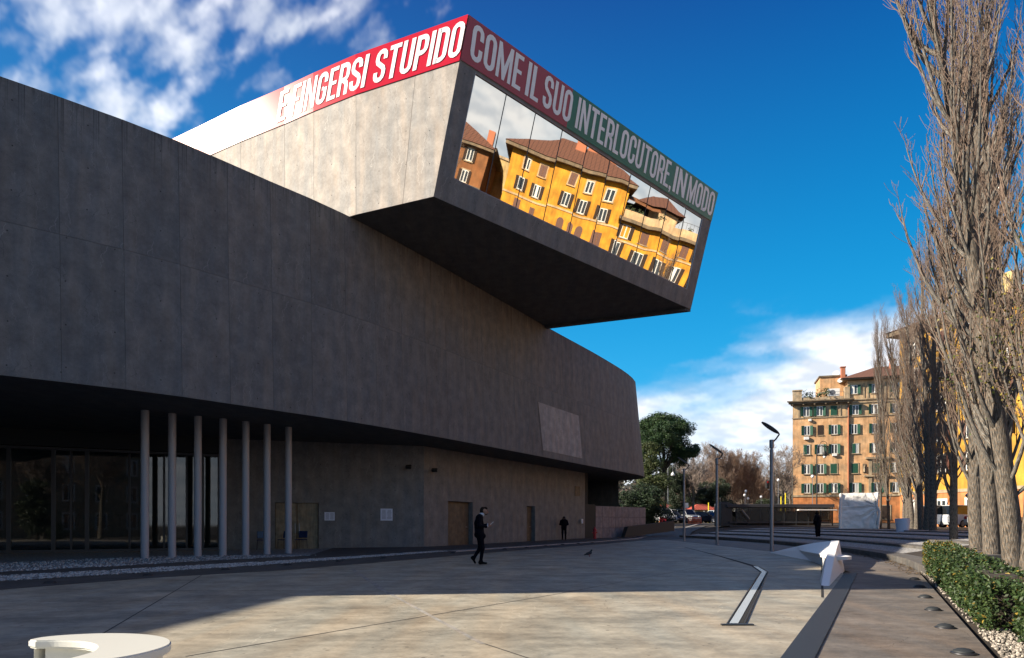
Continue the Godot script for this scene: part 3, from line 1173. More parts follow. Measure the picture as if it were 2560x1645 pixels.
		if i > 0:
			m = MB.new()
			m.tube([F.call(a0, 0.93, -0.04), F.call(c0, 4.82, -0.04)], [0.014, 0.014], 5)
			obj("mullion", m, M.dark_metal, win)
	# lettered band
	var split := 6.42
	m = MB.new()
	m.quad(F.call(0.37, 4.93, 0.03), F.call(split, 4.93, 0.03), F.call(split + 0.05, 6.5, 0.03), F.call(0.5, 6.5, 0.03))
	m.quad(F.call(0.5, 6.5, 0.03), F.call(split + 0.05, 6.5, 0.03), F.call(split + 0.05, 6.5, 0), F.call(0.5, 6.5, 0))
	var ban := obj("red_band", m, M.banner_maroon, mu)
	m = MB.new()
	m.quad(F.call(split, 4.93, 0.03), F.call(19.13, 4.93, 0.03), F.call(19.26, 6.5, 0.03), F.call(split + 0.05, 6.5, 0.03))
	var bang := obj("green_band", m, M.banner_green, mu)
	for word in [["COME", 0.8, 3.5], ["IL", 3.78, 4.55], ["SUO", 4.8, 6.6], ["INTERLOCUTORE,", 6.95, 14.72], ["IN", 14.9, 16.05], ["MODO", 16.28, 19.05]]:
		var txt: String = word[0]
		var total := 0.0
		for ch in txt: total += glyph_w(ch) + 0.07
		total -= 0.07
		var sc: float = (word[2] - word[1]) / total
		var x: float = word[1]
		for ch in txt:
			m = MB.new()
			var b0 := 5.14
			var o: Vector3 = F.call(x + 0.08 * (b0 / 6.5) - 0.1, b0, 0.034)
			glyph(m, ch, o, t * sc, vh * 1.24, n * 0.008)
			obj("letter", m, M.letter_white, ban if x < split - 0.3 else bang)
			x += (glyph_w(ch) + 0.07) * sc
	# the band goes on along the left flank
	m = MB.new()
	var kk := (18.5 - HT) / (20.08 - HT)
	for i in 9:
		var q := []
		for e in [[i + 1, 0], [i, 0], [i, 1], [i + 1, 1]]:
			var p: Vector2 = headp[e[0]] if e[1] == 1 else (foot[e[0]] as Vector2).lerp(headp[e[0]], kk)
			q.append(Vector3(p.x, 20.09 if e[1] == 1 else 18.5, p.y) + Vector3(-0.45, 0, 0.89) * 0.03)
		m.quad(q[0], q[1], q[2], q[3])
	var bl := obj("red_band", m, M.banner_red, mu, "glossy red band with white letters, blown out by the sun")
	var at := func(s: float, b: float) -> Vector3:
		# s metres back along the flank's line from the top corner, b metres up the band
		s = s + 1.49 * (1.0 - (18.5 - HT + b) / (20.08 - HT))
		var line := headp.duplicate()
		var left := s
		for i in line.size() - 1:
			var ln: float = (line[i + 1] as Vector2).distance_to(line[i])
			if left <= ln or i == line.size() - 2:
				var q: Vector2 = (line[i] as Vector2).lerp(line[i + 1], left / ln)
				return Vector3(q.x, 18.5 + b, q.y) + Vector3(-0.45, 0, 0.89) * 0.042
			left -= ln
		return Vector3.ZERO
	for word in [["STUPIDO", 3.95, 0.02], ["FINGERSI", 8.42, 4.32], ["E", 9.25, 8.72]]:
		var txt: String = word[0]
		var total := 0.0
		for ch in txt: total += glyph_w(ch) + 0.07
		total -= 0.07
		var sc: float = (word[1] - word[2]) / total
		var s: float = word[1]
		for ch in txt:
			m = MB.new()
			var o: Vector3 = at.call(s, 0.17)
			var ox: Vector3 = at.call(s - sc, 0.17) - o
			var oy: Vector3 = at.call(s, 0.17 + 1.24) - o
			glyph(m, ch, o, ox, oy, Vector3(-0.45, 0, 0.89) * 0.008)
			obj("letter", m, M.letter_white, bl)
			s -= (glyph_w(ch) + 0.07) * sc


# ---------------------------------------------------------------- narrow block capitals, drawn in a box of height 1
func glyph_w(ch: String) -> float:
	return {"M": 0.6, "I": 0.14, "L": 0.34, "E": 0.36, "F": 0.36, "T": 0.42, ",": 0.14, "N": 0.46, "A": 0.44}.get(ch, 0.43)


func glyph(m: MB, ch: String, o: Vector3, ax: Vector3, ay: Vector3, out: Vector3) -> void:
	var w := glyph_w(ch)
	var s := 0.14
	var h := s * 0.5
	var st := 0.1     # half height of flat strokes
	var polys := []
	var rect := func(x0: float, y0: float, x1: float, y1: float) -> void:
		polys.append(PackedVector2Array([Vector2(x0, y0), Vector2(x1, y0), Vector2(x1, y1), Vector2(x0, y1)]))
	var arc := func(cx: float, cy: float, rx: float, ry: float, a0: float, a1: float) -> Array:
		var p := []
		for i in 7:
			var a := deg_to_rad(lerpf(a0, a1, i / 6.0))
			p.append(Vector2(cx + rx * cos(a), cy + ry * sin(a)))
		return p
	var stroke := func(p: Array, closed := false) -> void:
		for i in p.size() - (0 if closed else 1):
			var a: Vector2 = p[i]
			var b: Vector2 = p[(i + 1) % p.size()]
			var pa: Vector2 = p[i - 1] if (i > 0 or closed) else a * 2 - b
			var nb: Vector2 = p[(i + 2) % p.size()] if (i + 2 < p.size() or closed) else b * 2 - a
			var n0 := (b - pa).normalized().orthogonal() * h
			var n1 := (nb - a).normalized().orthogonal() * h
			polys.append(PackedVector2Array([a - n0, b - n1, b + n1, a + n0]))
	var cx := w / 2
	var rx := w / 2 - h
	var ry := 0.15
	var ty := 1.0 - h - ry
	var by := h + ry
	match ch:
		"I": rect.call(0.0, 0.0, s, 1.0)
		"L": rect.call(0.0, 0.0, s, 1.0); rect.call(s, 0.0, w, 0.12)
		"E", "F":
			rect.call(0.0, 0.0, s, 1.0); rect.call(s, 0.88, w, 1.0); rect.call(s, 0.46, w - 0.03, 0.57)
			if ch == "E": rect.call(s, 0.0, w, 0.12)
		"T": rect.call(0.0, 0.87, w, 1.0); rect.call(w / 2 - h, 0.0, w / 2 + h, 0.87)
		"N":
			rect.call(0.0, 0.0, s - 0.015, 1.0); rect.call(w - s + 0.015, 0.0, w, 1.0)
			polys.append(PackedVector2Array([Vector2(s - 0.015, 1.0), Vector2(s - 0.015, 0.62), Vector2(w - s + 0.015, 0.0), Vector2(w - s + 0.015, 0.38)]))
		"M":
			rect.call(0.0, 0.0, s - 0.02, 1.0); rect.call(w - s + 0.02, 0.0, w, 1.0)
			polys.append(PackedVector2Array([Vector2(s - 0.02, 1.0), Vector2(s - 0.02, 0.62), Vector2(cx - 0.05, 0.0), Vector2(cx, 0.0), Vector2(cx, 0.4)]))
			polys.append(PackedVector2Array([Vector2(w - s + 0.02, 1.0), Vector2(cx, 0.4), Vector2(cx, 0.0), Vector2(cx + 0.05, 0.0), Vector2(w - s + 0.02, 0.62)]))
		"A":
			polys.append(PackedVector2Array([Vector2(0, 0), Vector2(s, 0), Vector2(cx + 0.03, 1), Vector2(cx - 0.08, 1)]))
			polys.append(PackedVector2Array([Vector2(w - s, 0), Vector2(w, 0), Vector2(cx + 0.08, 1), Vector2(cx + 0.03, 1)]))
			rect.call(0.12, 0.22, w - 0.12, 0.33)
		"O": stroke.call(arc.call(cx, ty, rx, ry, 0, 180) + arc.call(cx, by, rx, ry, 180, 360), true)
		"C": stroke.call([Vector2(w - h, 0.62)] + arc.call(cx, ty, rx, ry, 0, 180) + arc.call(cx, by, rx, ry, 180, 360) + [Vector2(w - h, 0.38)])
		"G":
			stroke.call([Vector2(w - h, 0.66)] + arc.call(cx, ty, rx, ry, 0, 180) + arc.call(cx, by, rx, ry, 180, 360) + [Vector2(w - h, 0.5)])
			rect.call(cx, 0.42, w - s, 0.53)
		"U": stroke.call([Vector2(h, 1.0)] + arc.call(cx, by, rx, ry, 180, 360) + [Vector2(w - h, 1.0)])
		"S":
			stroke.call([Vector2(w - h, 0.68)] + arc.call(cx, ty, rx, ry, 0, 180) + [Vector2(h, 0.68), Vector2(h + 0.03, 0.6), Vector2(w - h - 0.03, 0.42), Vector2(w - h, 0.34)] + arc.call(cx, by, rx, ry, 0, -180) + [Vector2(h, 0.32)])
		"D": stroke.call(arc.call(cx - 0.02, ty, rx + 0.02, ry, 0, 90) + [Vector2(h, 1.0 - h)]); stroke.call([Vector2(h, h)] + arc.call(cx - 0.02, by, rx + 0.02, ry, 270, 360) + [Vector2(w - h, ty)]); rect.call(0.0, 0.0, s, 1.0)
		"P", "R":
			rect.call(0.0, 0.0, s, 1.0)
			stroke.call([Vector2(s, 1.0 - h)] + arc.call(cx, ty, rx, ry, 90, 0) + arc.call(cx, 0.46 + ry + h * 0.2, rx, ry, 0, -90) + [Vector2(s, 0.46 + h * 0.2)])
			if ch == "R": stroke.call([Vector2(cx, 0.46), Vector2(w - h - 0.02, 0.36), Vector2(w - h, 0.28), Vector2(w - h, 0.0)])
		",": polys.append(PackedVector2Array([Vector2(0, 0.13), Vector2(0, 0), Vector2(0.06, 0), Vector2(0.03, -0.11), Vector2(0.09, -0.11), Vector2(0.14, 0.02), Vector2(0.14, 0.13)]))
	for p in polys:
		m.prism(p, o, ax, ay, out, false)


# ---------------------------------------------------------------- plaza
func polyline_x(pts: Array, z: float) -> float:
	for i in pts.size() - 1:
		if (z <= pts[i][1] and z >= pts[i + 1][1]):
			return lerpf(pts[i][0], pts[i + 1][0], (z - pts[i][1]) / (pts[i + 1][1] - pts[i][1]))
	return pts[-1][0]


func pebble_mesh(sd: int) -> ArrayMesh:
	var g := RandomNumberGenerator.new()
	g.seed = sd
	var m := MB.new()
	m.tint = true
	var r := Vector3(1.0, g.randf_range(0.5, 0.75), g.randf_range(0.7, 1.0))
	m.ball(Vector3.ZERO, r, Basis(), 4, 6)
	return m.mesh()


func build_plaza_details() -> void:
	# edge of the plaza and the bands of dark paving and white gravel along the museum
	var e0 := [[-25.5, 20], [-22, 0], [-14.5, -9.5], [-10.21, -13.61], [-8.82, -16.32], [-6.31, -19.15], [-3.14, -25.27], [0.03, -31.8], [5.11, -40.54], [9.16, -48.55], [11.4, -51.4]]
	var e1 := [[-28, 20], [-24, 0], [-16.2, -11.0], [-11.6, -15.47], [-9.99, -17.76], [-7.85, -20.96], [-5.5, -25.5], [-2.9, -31.0], [2.5, -40.5], [7.6, -48.9], [10.3, -55.5]]
	var e2 := [[-29, 20], [-25, 0], [-17.3, -12.2], [-12.61, -16.82], [-10.77, -19.15], [-8.41, -22.45], [-6.03, -26.16], [-3.2, -31.4], [2.1, -40.6], [7.2, -49.1], [10.0, -55.8]]
	var e3 := [[-30, 20], [-26, 0], [-18.4, -13.4], [-13.65, -18.2], [-11.79, -20.96], [-10.34, -23.65], [-8.0, -26.9], [-4.6, -32.0], [0.5, -42.0], [6.0, -50.0], [9.6, -56.2]]
	var e4 := [[-40, 20], [-40, 0], [-40, -20], [-24.0, -27.8], [-22, -28.8], [-14.07, -32.75], [-9.0, -34.4], [-4.64, -35.94], [-0.3, -43.5], [5.79, -54.3], [9.2, -57.0]]
	var m := MB.new()
	strip(m, e0, e1, 0.03)
	for i in e0.size() - 1:
		m.quad(on_base(e0[i + 1][0], e0[i + 1][1], -0.03), on_base(e0[i][0], e0[i][1], -0.03), on_base(e0[i][0], e0[i][1], 0.03), on_base(e0[i + 1][0], e0[i + 1][1], 0.03))
	struct("dark_paving_band", m, M.dark_strip)
	m = MB.new()
	strip(m, e1, e2, 0.035)
	struct("gravel_bed", m, M.gravel)
	m = MB.new()
	strip(m, e2, e3, 0.045)
	struct("dark_paving_band", m, M.dark_strip)
	m = MB.new()
	strip(m, e3.slice(0, 7), e4.slice(0, 7), 0.03)
	struct("gravel_bed", m, M.gravel)
	m = MB.new()
	strip(m, e3.slice(6), e4.slice(6), 0.05)
	struct("museum_pavement", m, M.dark_strip)
	# loose white stones over both gravel beds
	var peb := pebble_mesh(5)
	var places := []
	var cols := []
	for i in 9000:
		var z := rng.randf_range(-12.5, -31)
		var near := i < 6000
		var a := polyline_x(e1 if near else e3, z)
		var b := polyline_x(e2 if near else e4, z)
		if not near:
			z = rng.randf_range(-17, -27)
			a = polyline_x(e3, z)
			b = maxf(polyline_x(e4, z), a - 5.0)
		var x := lerpf(a, b, rng.randf_range(-0.04, 1.04))
		var s := rng.randf_range(0.018, 0.042)
		places.append(Transform3D(Basis(UP, rng.randf() * TAU).scaled(Vector3(s, s, s)), on_base(x, z, 0.045)))
		var k := rng.randf_range(0.18, 0.5)
		cols.append(Color(k, k * 0.98, k * 0.96))
	many("white_gravel_stones", peb, M.pebble, places, cols)
	tag(get_node("white_gravel_stones"), "loose white stones in the beds along the museum", "gravel")
	# small round lights let into the dark band
	var ul := thing("ground_light", "small dark dome light in the dark band nearest the camera at left", "ground light", on_base(-10.17, -15.03, 0.03), 0.0, "dome lights along the museum's dark band")
	m = MB.new()
	m.lathe([[0.14, 0.0], [0.14, 0.012], [0.12, 0.02]], Vector3.ZERO, Basis(), 20)
	obj("ring", m, M.dark_metal, ul)
	m = MB.new()
	m.lathe([[0.12, 0.015], [0.1, 0.04], [0.06, 0.055], [0.0, 0.06]], Vector3.ZERO, Basis(), 20)
	obj("dome", m, M.slate, ul)
	var where := [[-9.07, -17.02], [-8.01, -19.08], [-6.92, -21.07], [-5.84, -23.11], [-4.71, -25.02], [-2.52, -29.06], [-0.35, -33.09], [0.75, -34.82], [1.85, -37.36], [2.95, -39.58], [4.02, -41.30], [5.03, -42.62]]
	var says := ["below the columns, second from the left", "below the columns, third from the left", "below the columns, fourth from the left", "in front of the double door", "in front of the two notices", "just behind the walking man", "just ahead of the walking man", "before the wall between the two brown doors", "before the narrower brown door", "left of the standing figure", "in front of the standing figure", "left of the hydrant, farthest of the row"]
	for i in where.size():
		dup(ul, on_base(where[i][0], where[i][1], 0.03), 0.0, "small dark dome light in the dark band " + says[i], "dome lights along the museum's dark band")
	# larger domes on the brown walkway
	var wl := thing("walkway_light", "dark dome light on the brown walkway, largest and nearest the camera", "ground light", on_base(4.71, -7.12, 0.01), 0.0, "dome lights on the walkway")
	m = MB.new()
	m.lathe([[0.125, 0.0], [0.12, 0.01], [0.1, 0.015]], Vector3.ZERO, Basis(), 24)
	obj("ring", m, M.dark_metal, wl)
	m = MB.new()
	m.lathe([[0.102, 0.012], [0.095, 0.03], [0.06, 0.048], [0.03, 0.054], [0.0, 0.055]], Vector3.ZERO, Basis(), 24)
	obj("dome", m, M.slate, wl)
	var wz := [[5.61, -8.84], [6.54, -10.60], [7.47, -12.34], [8.52, -14.27], [9.55, -16.20]]
	for i in wz.size():
		dup(wl, on_base(wz[i][0], wz[i][1], 0.01), 0.3 * i, "dark dome light on the brown walkway, %s in the row from the camera" % ["second", "third", "fourth", "fifth", "sixth and farthest"][i], "dome lights on the walkway")
	# long grated drain between plaza and walkway
	var gr := thing("drain_grating", "long dark slotted drain between the pale plaza and brown walkway", "drain")
	m = MB.new()
	strip(m, [[-3.05, 4.0], [-0.95, 0], [2.74, -6.93], [8.65, -17.8]], [[-2.75, 4.0], [-0.65, 0], [3.04, -6.93], [8.97, -17.76]], 0.012)
	obj("channel", m, M.black_slit, gr)
	var da := Vector3(2.74, 0, -6.93)
	var db := Vector3(8.65, 0, -17.8)
	var dd := (db - da).normalized()
	var dside := Vector3(-dd.z, 0, dd.x)
	var bar := MB.new()
	bar.box(Vector3.ZERO, Vector3(0.3, 0.012, 0.02))
	var barm := bar.mesh()
	var pl := []
	var gx := Basis(dside, UP, dside.cross(UP))
	for i in 560:
		var p := da - dd * 3.0 + dd * (i * 0.0285)
		p += dside * 0.15
		pl.append(Transform3D(gx, Vector3(p.x, base_y(p.z) + 0.018, p.z)))
	for i in 300:
		copy_mesh("slat", barm, M.dark_metal, gr, pl[i])
	many("far_slats", barm, M.dark_metal, pl.slice(300), [], gr)
	# angled strip of floor light
	var fl := thing("floor_light_channel", "bent pale glass light strip with dark edges set in the plaza floor", "floor light")
	m = MB.new()
	strip(m, [[2.83, -9.02], [6.66, -18.35], [7.29, -20.8], [8.14, -27.15], [9.14, -36.3]], [[3.08, -9.02], [6.92, -18.4], [7.44, -20.5], [8.25, -27.15], [9.2, -36.3]], 0.024)
	obj("trough", m, M.black_slit, fl)
	m = MB.new()
	strip(m, [[2.895, -9.1], [6.72, -18.37], [7.33, -20.75]], [[3.015, -9.1], [6.86, -18.39], [7.4, -20.55]], 0.03)
	obj("glass", m, M.channel_glass, fl)
	for sd in [[[2.84, -9.02], [6.67, -18.35]], [[3.07, -9.02], [6.91, -18.4]]]:
		m = MB.new()
		var a := on_base(sd[0][0], sd[0][1], 0.03)
		var b := on_base(sd[1][0], sd[1][1], 0.03)
		m.tube([a, b], [0.014, 0.014], 4)
		obj("edge_rail", m, M.dark_metal, fl)
	m = MB.new()
	m.box(on_base(2.96, -8.97, 0.03), Vector3(0.42, 0.02, 0.07))
	obj("end_plate", m, M.dark_metal, fl)
	# joints and slits in the concrete floor
	m = MB.new()
	for j in [[[-7.9, -17.4], [-4.3, -6.2], 0.012], [[-3.3, -6.9], [0.9, -12.9], 0.012], [[0.9, -12.9], [11.0, -29.0], 0.01], [[-0.3, -7.6], [2.4, -3.0], 0.012], [[-7.0, -18.2], [8.0, -26.6], 0.012]]:
		var a := on_base(j[0][0], j[0][1], 0.023)
		var b := on_base(j[1][0], j[1][1], 0.023)
		var s := (b - a).cross(UP).normalized() * float(j[2])
		m.quad(a - s, a + s, b + s, b - s)
	struct("plaza_joint", m, M.joint)
	m = MB.new()
	for j in [[[-4.6, -19.6], [-2.5, -13.4], 0.05], [[-2.5, -13.4], [-0.33, -7.6], 0.035]]:
		var a := on_base(j[0][0], j[0][1], 0.0235)
		var b := on_base(j[1][0], j[1][1], 0.0235)
		var s := (b - a).cross(UP).normalized() * float(j[2])
		m.quad(a - s, a + s, b + s, b - s)
	struct("mortar_line", m, M.mortar)
	m = MB.new()
	for j in [[[9.48, -20.9], [5.57, -12.25], 0.022], [[9.2, -33.2], [11.0, -33.4], 0.05]]:
		var a := on_base(j[0][0], j[0][1], 0.024)
		var b := on_base(j[1][0], j[1][1], 0.024)
		var s := (b - a).cross(UP).normalized() * float(j[2])
		m.quad(a - s, a + s, b + s, b - s)
	struct("floor_slit", m, M.black_slit)
	build_curved_bench()
	build_folded_bench()
	build_lamps()
	build_hedge()
	# fire hydrant
	var hy := thing("fire_hydrant", "red fire hydrant beside the pink panelled wall", "hydrant", on_base(6.38, -52.6, 0.03))
	m = MB.new()
	m.lathe([[0.17, 0], [0.17, 0.05], [0.11, 0.07], [0.11, 0.62], [0.15, 0.64], [0.15, 0.7], [0.12, 0.78], [0.05, 0.86], [0.03, 0.95], [0, 0.96]], Vector3.ZERO, Basis(), 14)
	obj("barrel", m, M.red_paint, hy)
	for s in [-1, 1]:
		m = MB.new()
		m.tube([Vector3(0, 0.5, 0), Vector3(0.19 * s, 0.5, 0)], [0.055, 0.055], 10)
		obj("outlet", m, M.red_paint, hy)
	# notices, lights and boxes on the museum's wall
	var d := Vector3(9.43, 0, -3.19).normalized()
	var n := Vector3(-d.z, 0, d.x)
	if n.z < 0: n = -n
	var wb := Basis(d, UP, d.cross(UP))
	for q in [["white notice sheet on the grey wall right of the double door", 5.15, 0.5, 0.42, 1.85], ["larger white notice sheet on the grey wall, left of the corner", 8.0, 0.62, 0.62, 1.95]]:
		var p: Vector3 = Vector3(-14.07, q[4], -32.75) + d * float(q[1]) + n * 0.03
		var nt := thing("wall_notice", q[0], "notice", p, 0.0, "notices on the museum wall")
		nt.basis = wb
		m = MB.new()
		m.box(Vector3.ZERO, Vector3(q[2], q[3], 0.012))
		obj("sheet", m, M.paper, nt)
		m = MB.new()
		for r in 8:
			for c in 2:
				m.box(Vector3((c - 0.5) * q[2] * 0.45, q[3] * (0.36 - r * 0.1), 0.0085), Vector3(q[2] * rng.randf_range(0.25, 0.38), q[3] * 0.03, 0.004))
		stuff(obj("print", m, M.ink, nt))
	for q in [["small dark floodlight high on the wall, left of the corner", Vector3(-5.35, 4.42, -35.5)], ["small dark floodlight high on the wall, right of the corner", Vector3(-4.1, 4.32, -36.35)]]:
		var fl2 := thing("wall_floodlight", q[0], "floodlight", q[1], 0.0, "floodlights on the museum wall")
		m = MB.new()
		m.box(Vector3(0, 0, 0.2), Vector3(0.3, 0.16, 0.2), Basis(Vector3.RIGHT, 0.6), 0.02)
		obj("housing", m, M.black, fl2)
		m = MB.new()
		m.tube([Vector3(0, 0.05, -0.05), Vector3(0, 0.05, 0.2)], [0.03, 0.03], 6)
		obj("bracket", m, M.black, fl2)
	var bx := thing("wall_box", "small white box on the museum wall near its right end", "wall box", Vector3(5.46, 1.72, -53.25))
	bx.rotation.y = 1.05
	m = MB.new()
	m.box(Vector3.ZERO, Vector3(0.3, 0.36, 0.08), Basis(), 0.01)
	obj("case", m, M.white_paint, bx)
	m = MB.new()
	m.box(Vector3(0, -0.02, 0.043), Vector3(0.2, 0.2, 0.01))
	obj("lid", m, M.paper, bx)
	# stacking chairs by the entrance
	var ch := thing("chair", "blue chair beneath the columns left of the double door", "chair", on_base(-11.9, -32.5, 0.05), 0.3, "blue chairs by the entrance")
	m = MB.new()
	m.box(Vector3(0, 0.45, 0), Vector3(0.46, 0.04, 0.44), Basis(), 0.015)
	obj("seat", m, M.car_blue, ch)
	m = MB.new()
	m.box(Vector3(0, 0.7, -0.22), Vector3(0.46, 0.34, 0.03), Basis(Vector3.RIGHT, -0.15), 0.012)
	obj("backrest", m, M.car_blue, ch)
	for sx in [-1, 1]:
		for sz in [-1, 1]:
			m = MB.new()
			m.tube([Vector3(0.2 * sx, 0.44, 0.18 * sz), Vector3(0.23 * sx, 0, 0.23 * sz)], [0.012, 0.012], 6)
			obj("leg", m, M.dark_metal, ch)
	dup(ch, on_base(-11.05, -33.1, 0.05), -0.4, "blue chair before the left leaf of the double door", "blue chairs by the entrance")
	dup(ch, on_base(-10.35, -33.5, 0.05), -0.2, "blue chair before the right leaf of the double door", "blue chairs by the entrance")


func build_curved_bench() -> void:
	# kidney-shaped white bench, cut by the lower edge of the frame
	var b := thing("curved_bench", "glossy white kidney-shaped bench at the lower left of the plaza", "bench", on_base(-3.1, -4.95, 0.02))
	b.scale = Vector3(0.76, 1, 0.76)
	var top := PackedVector2Array()
	var outer := v2([[-0.83, -0.42], [-0.80, -0.60], [-0.6, -0.76], [-0.25, -0.85], [0.15, -0.78], [0.5, -0.55], [0.72, -0.2], [0.74, 0.2], [0.6, 0.55], [0.3, 0.8]])
	var inner := v2([[0.15, 0.75], [0.22, 0.45], [0.2, 0.18], [0.05, -0.1], [-0.2, -0.3], [-0.5, -0.38], [-0.72, -0.36]])
	var o := smooth_line(outer, 6) + smooth_line(inner, 6)
	var clean := [o[0]]
	for p in o:
		if (p as Vector2).distance_to(clean[-1]) > 0.015: clean.append(p)
	for p in clean: top.append(p)
	var slab := func(grow: float, y0: float, y1: float) -> MB:
		var m := MB.new()
		var q := Geometry2D.offset_polygon(top, grow, Geometry2D.JOIN_ROUND)[0]
		m.prism(q, Vector3(0, y0, 0), Vector3.RIGHT, Vector3.BACK, Vector3(0, y1 - y0, 0))
		return m
	obj("seat", slab.call(0.0, 0.405, 0.445), M.bench_white, b)
	obj("seat_edge", slab.call(-0.012, 0.445, 0.455), M.bench_white, b)
	obj("under_edge", slab.call(-0.012, 0.39, 0.405), M.bench_white, b)
	var m := MB.new()
	var ci := smooth_line(inner, 6)
	for i in ci.size() - 1:
		var c0: Vector2 = ci[i] + Vector2(0.06, -0.06)
		var c1: Vector2 = ci[i + 1] + Vector2(0.06, -0.06)
		m.quad(Vector3(c0.x, 0, c0.y), Vector3(c1.x, 0, c1.y), Vector3(c1.x, 0.39, c1.y), Vector3(c0.x, 0.39, c0.y))
	var co := smooth_line(outer, 6)
	for i in co.size() - 1:
		var c0: Vector2 = (co[i] as Vector2) * 0.9
		var c1: Vector2 = (co[i + 1] as Vector2) * 0.9
		m.quad(Vector3(c0.x, 0, c0.y), Vector3(c1.x, 0, c1.y), Vector3(c1.x, 0.39, c1.y), Vector3(c0.x, 0.39, c0.y))
	obj("base", m, M.bench_white, b)


func build_folded_bench() -> void:
	# the floor lifts into a folded white sheet, like a paper dart
	var b := thing("folded_bench", "white concrete bench shaped like a folded paper dart beside the drain", "bench")
	var A := Vector3(11.3, 0.19, -30.0)
	var B := Vector3(10.3, 0.15, -23.5)
	var C := Vector3(9.48, 0.14, -20.9)
	var E := Vector3(9.15, 0.13, -19.8)
	var Fp := Vector3(6.65, 0.1, -14.4)
	var N := Vector3(10.99, 0.88, -23.0)
	var P := Vector3(10.84, 0.45, -25.8)
	var Q := Vector3(8.9, 0.53, -18.9)
	var R := Vector3(9.35, 0.12, -19.3)
	var ridge := func(f: float) -> Vector3:
		return A.lerp(N, f) + Vector3(-0.12, 0.1, 0) * (sin(PI * f) * f)
	var keel := func(f: float) -> Vector3:
		return Fp.lerp(N, f) + Vector3(0, 0.12, 0) * sin(PI * f)
	# upper sheet, gently bowed up to the nose
	var m := MB.new()
	var k := 10
	m.tri(A, P, ridge.call(0.45))
	for i in k:
		var f0 := float(i) / k
		var f1 := float(i + 1) / k
		m.quad(P.lerp(Q, f0), P.lerp(Q, f1), ridge.call(0.45 + 0.55 * f1), ridge.call(0.45 + 0.55 * f0))
	var kq := 0.48
	for i in 5:
		var f0 := kq + (1.0 - kq) * i / 5.0
		var f1 := kq + (1.0 - kq) * (i + 1) / 5.0
		m.tri(Q, keel.call(f0) + Vector3(-0.16, 0, -0.04), keel.call(f1) + Vector3(-0.1, 0, -0.03))
	m.tri(A, B, P)
	var dn := Vector3(0.03, -0.07, 0)
	m.quad(P + dn, Q + dn, Q, P)
	obj("upper_sheet", m, M.plane_white, b)
	# the hollow below it: inner wall, seat and a rib
	m = MB.new()
	var ins := Vector3(0.2, 0, 0.05)
	m.quad(B, E + ins * 0.6, Q + ins * 0.6 + dn, P + dn)
	obj("inner_wall", m, M.plane_white, b)
	m = MB.new()
	m.quad(B.lerp(C, 0.35) + Vector3(0.05, 0.2, 0), C + Vector3(0.12, 0.22, 0), E + Vector3(0.5, 0.22, 0), B + Vector3(0.3, 0.2, 0))
	m.quad(B.lerp(C, 0.35) + Vector3(0.05, 0, 0), C + Vector3(0.12, 0, 0), C + Vector3(0.12, 0.22, 0), B.lerp(C, 0.35) + Vector3(0.05, 0.2, 0))
	obj("seat", m, M.plane_white, b)
	m = MB.new()
	m.box(C + Vector3(0.02, 0.22, 0.1), Vector3(0.05, 0.5, 0.06), Basis(UP, 0.5))
	obj("rib", m, M.plane_white, b)
	# thick white keel from the nose down to the tip on the floor
	m = MB.new()
	var steps := 10
	var r := Vector3(0.92, 0, 0.35)
	for i in steps:
		var f0 := float(i) / steps
		var f1 := float(i + 1) / steps
		var w0 := lerpf(0.12, 0.22, f0)
		var w1 := lerpf(0.12, 0.22, f1)
		var p0: Vector3 = keel.call(f0)
		var p1: Vector3 = keel.call(f1)
		m.quad(p0 - r * w0, p0 + r * 0.03, p1 + r * 0.03, p1 - r * w1)
		var i0: Vector3 = (p0 - r * w0).lerp(Vector3(E.x - 0.3, 0.12, E.z), 0.22 + 0.2 * f0)
		var i1: Vector3 = (p1 - r * w1).lerp(Vector3(E.x - 0.3, 0.12, E.z), 0.22 + 0.2 * f1)
		i0.y = lerpf(p0.y, 0.1, 0.45); i1.y = lerpf(p1.y, 0.1, 0.45)
		if f1 < 0.55:
			m.quad(i0, p0 - r * w0, p1 - r * w1, i1)
	obj("keel", m, M.plane_white, b)
	# right flank down to the drain, with its small wing
	m = MB.new()
	for i in steps:
		var f0 := float(i) / steps
		var f1 := float(i + 1) / steps
		var t0: Vector3 = keel.call(f0) + r * 0.03
		var t1: Vector3 = keel.call(f1) + r * 0.03
		m.quad(Fp.lerp(R, f0) + Vector3(0.05, -0.02, 0), Fp.lerp(R, f1) + Vector3(0.05, -0.02, 0), t1, t0)
	m.quad(R, Vector3(11.9, 0.14, -24.5), Vector3(11.9, 0.17, -28.0), N)
	m.tri(Vector3(11.9, 0.17, -28.0), A, N)
	obj("right_flank", m, M.plane_white, b)
	m = MB.new()
	var g := PackedVector2Array()
	for q in [[8.75, -18.6], [9.2, -18.75], [9.45, -19.0], [9.55, -19.4], [9.75, -20.4], [9.7, -21.2], [9.3, -20.6]]: g.append(Vector2(q[0], q[1]))
	m.prism(g, Vector3(0, 0.44, 0), Vector3.RIGHT, Vector3.BACK, Vector3(0, 0.09, 0))
	obj("wing", m, M.plane_white, b)


